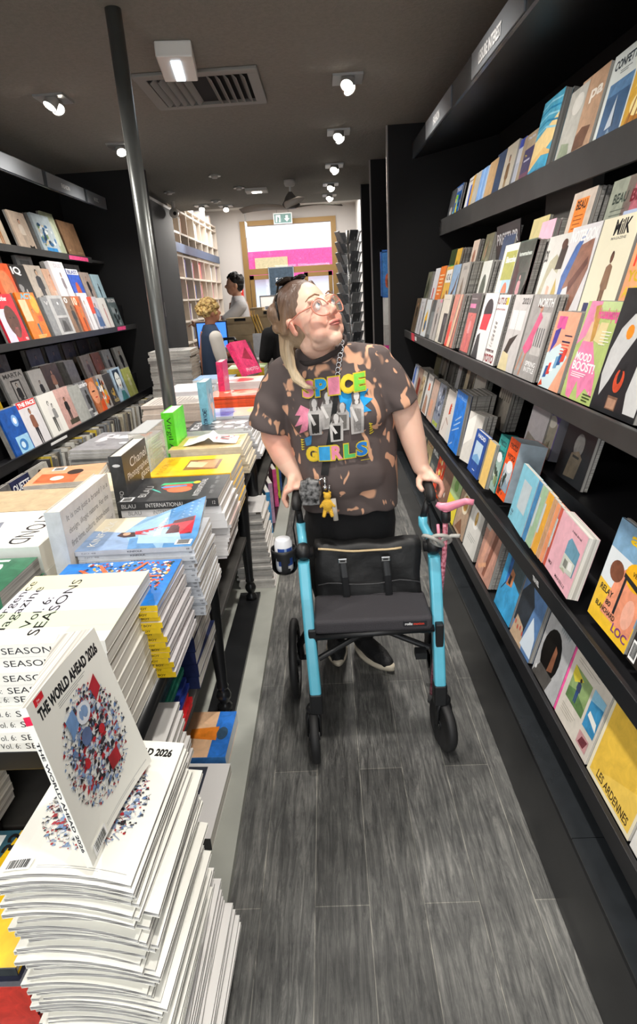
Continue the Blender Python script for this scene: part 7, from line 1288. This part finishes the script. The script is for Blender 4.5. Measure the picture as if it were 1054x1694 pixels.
for x0, x1, z0, z1, y0, l in ((-1.06, -.76, 1.01, 1.22, 6.62, 'kraft archive box low left on the counter'), (-1.06, -.76, 1.22, 1.40, 6.62, 'kraft archive box upper left with a black handle slot'), (-.75, -.44, 1.01, 1.25, 6.64, 'kraft archive box low right on the counter'), (-.75, -.44, 1.25, 1.46, 6.64, 'kraft archive box upper right with a black handle slot'), (-.80, -.66, 1.46, 1.49, 6.66, 'thin kraft lid on top of the archive boxes')):
    t = thing('archive_box', l, 'box', ((x0+x1)/2, y0+.13, z0)); w_ = (x1-x0)/2-.004
    MB().box(-w_, -.13, 0, w_, .13, (z1-z0)*.72).build('body', KR, t); MB().box(-w_-.003, -.134, (z1-z0)*.72, w_+.003, .134, (z1-z0)-.002).build('box_lid', KR, t)
    if z1-z0 > .1 and z0 > 1.1: MB().box(-.06, -.1355, (z1-z0)*.8, .06, -.134, (z1-z0)*.95).build('handle_slot', BLACKM, t)
for k, (x, l) in enumerate(((-.66, 'leftmost gold cardboard tube leaning on the archive boxes'), (-.63, 'middle gold cardboard tube leaning on the archive boxes'), (-.60, 'rightmost gold cardboard tube leaning on the archive boxes'))):
    tag(MB().tube([(x+.02, 6.45, 1.01), (x-.12, 6.58, 1.42)], .010, 10).build('cardboard_tube', mat('gold_card', '#b08a3c', .5), smooth=True), l, 'tube', 'cardboard tubes on the counter')
tag(MB().box(-.74, 6.2, 1.01, -.5, 6.215, 1.25, '#c3c6ca').build('document_board', PRINT), 'pale grey board standing on the counter beside the dark coat', 'board')
for (x, y, z, n_, w_, d_, c_, l) in ((-.98, 6.15, 1.01, 8, .26, .2, '#c9c8c4', 'catalogue in the pile before the kraft boxes'), (-.62, 5.75, .9, 9, .24, .2, '#b9bab8', 'brochure in the pile below the grey board'), (-1.48, 5.79, 1.06, 6, .22, .26, '#c2c0bb', 'newspaper in the pile on the ledge by the black cabinet'), (-1.48, 6.3, 1.011, 4, .2, .2, '#d9d7d2', 'leaflet in the small pile on the counter end')):
    for k in range(n_): tag(MB().box(-w_/2, -d_/2, 0, w_/2, d_/2, .015, c_).build('paper_bundle', PRINT), ('topmost' if k == n_-1 else ORD[n_-1-k])+' '+l, 'paper', 'paper '+l.split(' in ')[1]).location = (x+.006*math.sin(k*2.3), y, z+.0165*k)
for x0, y0, x1, y1, z, l in ((-1.60, 5.64, -1.36, 5.95, 1.057, 'black ledge carrying newspapers beside the cabinet'), (-.76, 5.63, -.48, 5.88, .897, 'small black side table below the grey board')):
    tag(MB().box(x0, y0, .0, x1, y1, z).build('side_stand', BLACKM), l, 'stand')
t = thing('office_phone', 'curved black desk phone on the counter', 'phone', (-.97, 6.02+.1, 1.15)); MB().tube([(-.1, 0, .02), (-.05, 0, .07), (.05, 0, .07), (.1, 0, .0)], .016, 10).build('handset', BLACKG, t, smooth=True)
# sellers
def simple_person(nm, label, P0, hgt, facing_, skinc, hairfn, top, arms, lower='#15161c', sleeve=None, hair_col='#201814'):
    t = thing('person', label, 'person', P0); R = rotz(facing_); k = hgt/1.7; W = lambda p: Vector(P0)+(R @ Vector((p[0]*k, p[1]*k, p[2]*k)))
    sk = skin_material('skin_'+nm, skinc, '#b86a50'); R3 = R.to_3x3()
    b = MB(); b.ball(W((0, -.005, 1.60)), (.075*k, .088*k, .10*k), 18, R=R3); b.ball(W((0, -.045, 1.555)), (.05*k, .05*k, .06*k), 16, R=R3); b.ball(W((0, -.098, 1.585)), (.012*k, .018*k, .02*k), 10, R=R3)
    for sx in (-1, 1): b.ball(W((sx*.076, .0, 1.585)), (.012*k, .02*k, .03*k), 10, R=R3)
    cap(b, [W((0, .01, 1.52)), W((0, .02, 1.40))], [.05*k, .055*k])
    loft_pts = [W((0, .02, z)) for z in (.95, 1.2, 1.42)]; b.tube(loft_pts, [(.13*k, .09*k), (.14*k, .09*k), (.1*k, .07*k)], 20, up=(1, 0, 0))
    for pts in arms:
        Q = [W(p) for p in pts]; cap(b, Q, [.05*k, .044*k, .03*k][:len(Q)], 14); h = Q[-1]; d = (Q[-1]-Q[-2]).normalized(); b.ball(h+d*.035*k, (.032*k, .032*k, .032*k), 12)
        for f in range(4): s_ = Vector((d.y, -d.x, 0)).normalized()*((f-1.5)*.014*k); cap(b, [h+d*.05*k+s_, h+d*.085*k+s_*1.1+Vector((0, 0, -.01)), h+d*.10*k+s_*1.1+Vector((0, 0, -.028))], .0068*k, 8)
        cap(b, [h+d*.02*k+Vector((0, 0, .015)), h+d*.06*k+Vector((0, 0, .035))], .0085*k, 8)
    for sx in (-1, 1): cap(b, [W((sx*.08, .02, .92)), W((sx*.09, .02, .5)), W((sx*.09, .04, .09))], [.07*k, .05*k, .04*k])
    remesh(b, 'body', sk, t, .0065, 4)
    b = MB(); b.tube([W((0, .02, z)) for z in (.86, .98, 1.2, 1.38, 1.43, 1.485)], [(.165*k, .12*k), (.17*k, .125*k), (.18*k, .12*k), (.185*k, .10*k), (.15*k, .08*k), (.062*k, .062*k)], 24, up=tuple(R @ Vector((1, 0, 0))))
    if sleeve:
        put(remesh(b, 'vest', mat('top_'+nm, top, .85), None, .008, 6), t)
        for pts in arms: b = MB(); Q = [W(p) for p in pts]; cap(b, [Q[0]+Vector((0, 0, .02)), Q[0].lerp(Q[1], .4), Q[0].lerp(Q[1], .72)], [.068*k, .066*k, .060*k], 16); put(remesh(b, 'sleeve', mat('sleeve_'+nm, sleeve, .85), None, .007, 5), t)
    else:
        for pts in arms: Q = [W(p) for p in pts]; cap(b, [Q[0]+Vector((0, 0, .02)), Q[0].lerp(Q[1], .4), Q[0].lerp(Q[1], .72)], [.068*k, .066*k, .060*k], 16)
        put(remesh(b, 'shirt', mat('top_'+nm, top, .85), None, .007, 5), t)
    b = MB(); b.tube([W((0, .02, .92)), W((0, .02, .78))], [(.17*k, .125*k), (.165*k, .12*k)], 20, up=tuple(R @ Vector((1, 0, 0))))
    for sx in (-1, 1): cap(b, [W((sx*.085, .02, .82)), W((sx*.09, .02, .5)), W((sx*.09, .04, .08))], [.088*k, .066*k, .055*k])
    put(remesh(b, 'trousers', mat('lower_'+nm, lower, .9), None, .009, 4), t)
    for sx in (-1, 1): b = MB(); b.ball(W((sx*.09, -.03, .04)), (.045*k, .13*k, .04*k), 14, R=R3); put(b.build('shoe', BLACKG, smooth=True), t)
    put(hairfn(W, R3, k), t)
    return t, W
def curls(W, R3, k):
    b = MB(); r = random.Random(8); b.ball(W((0, .02, 1.63)), (.095*k, .10*k, .095*k), 18, R=R3)
    for i in range(150):
        a = r.uniform(0, 2*PI); e = r.uniform(-.5, 1.4); p = Vector((.10*math.cos(a)*math.cos(e), .02+.105*math.sin(a)*math.cos(e), 1.63+.095*math.sin(e)))
        if p.y < -.05 and p.z < 1.63: continue
        b.ball(W(p), r.uniform(.014, .026)*k, 8)
    return b.build('curly_hair', mat('curly_blond', '#8a6234', .6, color2='#f0d28a', nscale=45), smooth=True)
simple_person('curly', 'curly blond-haired person in a dark vest over white sleeves holding a scanner', (-1.07, 5.80, 0), 1.58, math.radians(115), '#c98f72', curls, '#2f3f58', [[(-.19, .02, 1.34), (-.23, -.02, 1.08), (-.12, -.22, 1.06)], [(.19, .02, 1.34), (.22, -.06, 1.12), (.10, -.27, 1.18)]], sleeve='#d9d4cc', lower='#10131c')
t = thing('barcode_scanner', 'grey-blue hand scanner held by the curly-haired seller', 'scanner', (-.81, 5.71, 1.12)); MB().tube([(0, 0, -.05), (0, 0, .05)], [.016, .018], 10).build('handle', mat('scanner_grey', '#6a8490', .5), t, smooth=True); MB().tube([(-.02, 0, .05), (.05, -.02, .08)], [.02, .028], 10).build('scan_head', MATS['scanner_grey'], t, smooth=True)
def short_hair(W, R3, k):
    b = MB(); b.ball(W((0, .018, 1.635)), (.083*k, .09*k, .082*k), 20, R=R3); b.ball(W((0, .03, 1.59)), (.08*k, .07*k, .07*k), 16, R=R3)
    r = random.Random(2)
    for i in range(40): a = r.uniform(0, 2*PI); e = r.uniform(.3, 1.4); b.ball(W((.08*math.cos(a)*math.cos(e), .01+.085*math.sin(a)*math.cos(e), 1.64+.08*math.sin(e))), .02*k, 8)
    return remesh(b, 'short_hair', mat('black_hair', '#17110f', .5), None, .005, 3)
simple_person('man', 'dark-haired bearded person with glasses in a white T-shirt reaching toward the bookcase', (-1.03, 7.35, .05), 1.80, math.radians(-75), '#dcab8e', short_hair, '#e6e4e6', [[(.19, .02, 1.36), (.2, -.22, 1.20), (.16, -.46, 1.22)], [(-.19, .02, 1.36), (-.25, .02, 1.1), (-.2, -.15, .98)]], lower='#22252c')
# customer in a black coat half hidden behind the rollator user
def long_hair(W, R3, k):
    b = MB(); b.ball(W((0, .03, 1.61)), (.092*k, .105*k, .105*k), 20, R=R3); b.tube([W((0, .05, 1.62)), W((0, .09, 1.45)), W((0, .11, 1.3))], [(.09*k, .06*k), (.10*k, .04*k), (.07*k, .02*k)], 16, up=(1, 0, 0))
    return remesh(b, 'long_hair', mat('brown_long_hair', '#4a372a', .5, color2='#7a6048', nscale=30), None, .006, 4)
tt, W = simple_person('coat', 'long brown-haired customer in a black coat seen from behind the pushing person', (-.33, 5.52, 0), 1.64, math.radians(200), '#c9977c', long_hair, '#0f0f12', [[(.2, .02, 1.3), (.26, -.03, 1.05), (.2, -.2, .95)], [(-.2, .02, 1.3), (-.30, -.05, 1.12), (-.25, -.25, 1.0)]], lower='#0f0f12')
b = MB(); b.tube([(-.32, 5.395, 1.38), (-.35, 5.375, 1.28), (-.32, 5.37, 1.18), (-.25, 5.38, 1.08)], .005, 8); tag(b.build('bag_chain', mat('gold_chain', '#a89468', .3, metal=.8), smooth=True), 'thin pale bag chain lying over the black coat of the customer', 'chain')
# things in the shop window
def framed(x, y, z, w_, h_, fc, pc, art, label, nm='framed_picture', st=True):
    t = thing(nm, label, 'picture', (x, y, z)); MB().box(-w_/2, 0, 0, w_/2, .02, .015, fc).box(-w_/2, 0, h_-.015, w_/2, .02, h_, fc).box(-w_/2, 0, 0, -w_/2+.015, .02, h_, fc).box(w_/2-.015, 0, 0, w_/2, .02, h_, fc).build('frame', PRINT, t)
    b = MB().box(-w_/2+.015, .006, .015, w_/2-.015, .016, h_-.015, pc)
    zz = .0055
    for P_, fs, c_ in shapes(art): b.add([(-w_/2+w_*px, zz, h_*py) for px, py in P_], fs, c_); zz -= .0001
    b.build('print', PRINT, t, fix=False); return t
framed(-.75, 11.44, 1.61, .46, .48, '#8a929a', '#3b4a58', [('t', 'Félix', .28, .72, .42, .62, '#d9dde2', .0), *bars(.3, .7, .36, 2, '#9aa2aa', .04, .01)], 'framed dark blue sign with white script hanging in the door glass')
framed(-.95, 10.9, 1.18, .34, .44, '#5a5a5a', '#ece8e2', [('r', .25, .35, .45, .6, '#6a6a6e'), ('r', .52, .35, .72, .6, '#7a767a'), ('r', .25, .2, .75, .24, '#b9b5b0')], 'grey framed print of two small photos before the door')
framed(-.72, 10.9, 1.42, .22, .2, '#c9b894', '#d8dce4', [('r', .1, .2, .45, .8, '#3f6fb8'), ('r', .55, .2, .9, .8, '#d86a4c')], 'small framed card with blue and orange squares')
framed(.42, 11.42, 1.1, .3, .9, '#9a9894', '#a9a6a6', [*blobs(121, ['#8f8c90', '#c0bcbe'], 6, (.1, .1, .9, .9), .2)], 'pale framed poster on the wall behind the card spinner')
b = MB().box(-1.36, 11.44, 1.02+.0, -.3, 11.46, 1.04)
for x, y, z, l in ((-.95, 10.88, 1.165, 'plinth below the framed prints by the door'),): tag(MB().box(x-.3, y-.05, 0, x+.5, y+.25, z).build('display_plinth', WHITEP), 'white '+l, 'plinth')
# exit sign and hanging sign
t = thing('exit_sign', 'green and white exit sign hanging above the door', 'sign', (-.64, 11.25, 2.76))
MB().box(-.16, 0, 0, .16, .02, .17, '#e9ece9').build('panel', PRINT, t); b = MB().add([(-.145, -.001, .015), (.145, -.001, .015), (.145, -.001, .155), (-.145, -.001, .155)], [(0, 1, 2, 3)], '#57807a'); b.add([(.05, -.002, .13), (.09, -.002, .13), (.09, -.002, .08), (.115, -.002, .08), (.07, -.002, .03), (.025, -.002, .08), (.05, -.002, .08)], [tuple(range(7))], '#f4f6f4'); b.add([(-.12, -.002, .03), (-.04, -.002, .03), (-.04, -.002, .14), (-.12, -.002, .14)], [(0, 1, 2, 3)], '#f4f6f4'); b.add([(-.10, -.003, .03), (-.07, -.003, .03), (-.06, -.003, .09), (-.09, -.003, .12)], [(0, 1, 2, 3)], '#57807a'); b.build('pictogram', PRINT, t, fix=False)
MB().tube([(-.1, .01, .17), (-.1, .01, .29)], .003, 6).build('wire', STEEL, t); MB().tube([(.1, .01, .17), (.1, .01, .29)], .003, 6).build('wire', STEEL, t)
t = thing('hanging_sign', 'small white sign hanging on two wires before the door frame', 'sign', (-1.04, 9.6, 2.42)); MB().box(-.06, -.1, 0, -.05, .1, .22, '#e6ebf0').build('panel', PRINT, t)
for yy in (-.07, .07): MB().tube([(-.055, yy, .22), (-.055, yy, .63)], .003, 6).build('wire', STEEL, t)
t = thing('fire_notice', 'small red and white fire notice on the door jamb', 'notice', (-1.55, 11.47, 1.62)); MB().box(-.09, 0, 0, .09, .01, .2, '#d8362c').box(-.06, -.002, .08, .06, 0, .17, '#f2efec').build('panel', PRINT, t)
# card spinner
sp_ = thing('card_spinner', 'tall wire spinner crammed with grey greeting cards before the right wall', 'card stand', (.33, 8.0, 0))
put_(MB().tube([(.33, 8.0, 0), (.33, 8.0, 2.3)], .018, 12).build('pole', CHROME, smooth=True), sp_); put_(MB().lathe([(.25, 0), (.25, .03), (.03, .06)], (.33, 8, 0), n=24).build('base', BLACKG), sp_)
rnd = random.Random(6)
for k in range(15):
    z = .5+.118*k; b = MB()
    for a in range(4):
        q = a*PI/2+.5; dx, dy = math.cos(q), math.sin(q)
        b.tube([(.33+.02*dx, 8+.02*dy, z), (.33+.15*dx, 8+.15*dy, z+.02), (.33+.16*dx, 8+.16*dy, z+.06)], .004, 6)
    put_(b.build('wire_pocket', CHROME), sp_)
cards = ['#8d8f92', '#b9bbbd', '#6a6c70', '#d9dadb', '#77797c']
pm2 = {}
for k in range(15):
    for a in range(4):
        q = a*PI/2+.5; c_ = cards[(k+a) % 5]
        if c_ not in pm2: pm2[c_] = MB().box(-.0, -.055, 0, .012, .055, .15, c_).mesh('greeting_card', PRINT)
        o = bpy.data.objects.new('greeting_card', pm2[c_]); COL.objects.link(o); o.rotation_euler = (0, .42, q); o.location = (.33+.09*math.cos(q), 8+.09*math.sin(q), .502+.118*k)
        tag(o, '%s tier card on the %s of the wire spinner' % (ORD[14-k] if k < 14 else 'uppermost', ('door side', 'bookcase side', 'aisle side', 'wall side')[a]), 'card', 'greeting cards on the spinner')
t = thing('print_rack', 'low rack of upright prints beside the card spinner', 'rack', (.02, 8.9, 0)); MB().box(-.14, -.12, 0, .16, .12, 1.05).build('body', mat('grey_rack', '#8a8682', .7), t)
for k in range(7): tag(MB().box(-.09+.032*k, 8.80, 1.052, -.085+.032*k, 8.98, 1.30+.01*(k % 3), ('#6f6a5c', '#3a3833', '#a39c8c')[k % 3]).build('art_print', PRINT), '%s upright print from the left in the low rack' % ORD[k].replace('topmost', 'first'), 'print', 'prints in the low rack')
tag(MB().tube([(.12, 8.86, 1.052), (.12, 8.86, 1.62)], .014, 10, col='#e8c4ae').build('rolled_poster', PRINT), 'pale peach rolled poster standing in the low rack', 'poster')
# items in the bay behind the first end panel
framed(.60, 5.75, 1.521, .16, .40, '#2c5fa8', '#3f78b8', [*blobs(131, ['#b9583c', '#d9a080', '#6a3a30'], 7, (.2, .1, .9, .7), .2)], 'blue framed magazine hanging behind the first end panel', 'magazine_holder')
for z0, z1, c_, l in ((1.28, 1.52, '#d9d8d4', 'white box with a bottle shape, upper one behind the end panel'), (1.10, 1.28, '#b9b6b2', 'grey box in the middle behind the end panel'), (.96, 1.10, '#e0409a', 'magenta box lowest behind the end panel')):
    t = thing('display_carton', l, 'box', (.62, 5.72, z0)); MB().box(-.07, 0, 0, .12, .18, z1-z0-.002, c_).build('carton', PRINT, t); MB().box(-.03, -.001, .03, .05, 0, (z1-z0)*.7, '#bfbdb8' if c_ != '#e0409a' else '#7a3a5c').build('printed_panel', PRINT, t)
tag(MB().box(.54, 5.70, 0, .80, 5.95, .958).build('carton_stand', BLACKM), 'black stand under the three cartons behind the end panel', 'stand')
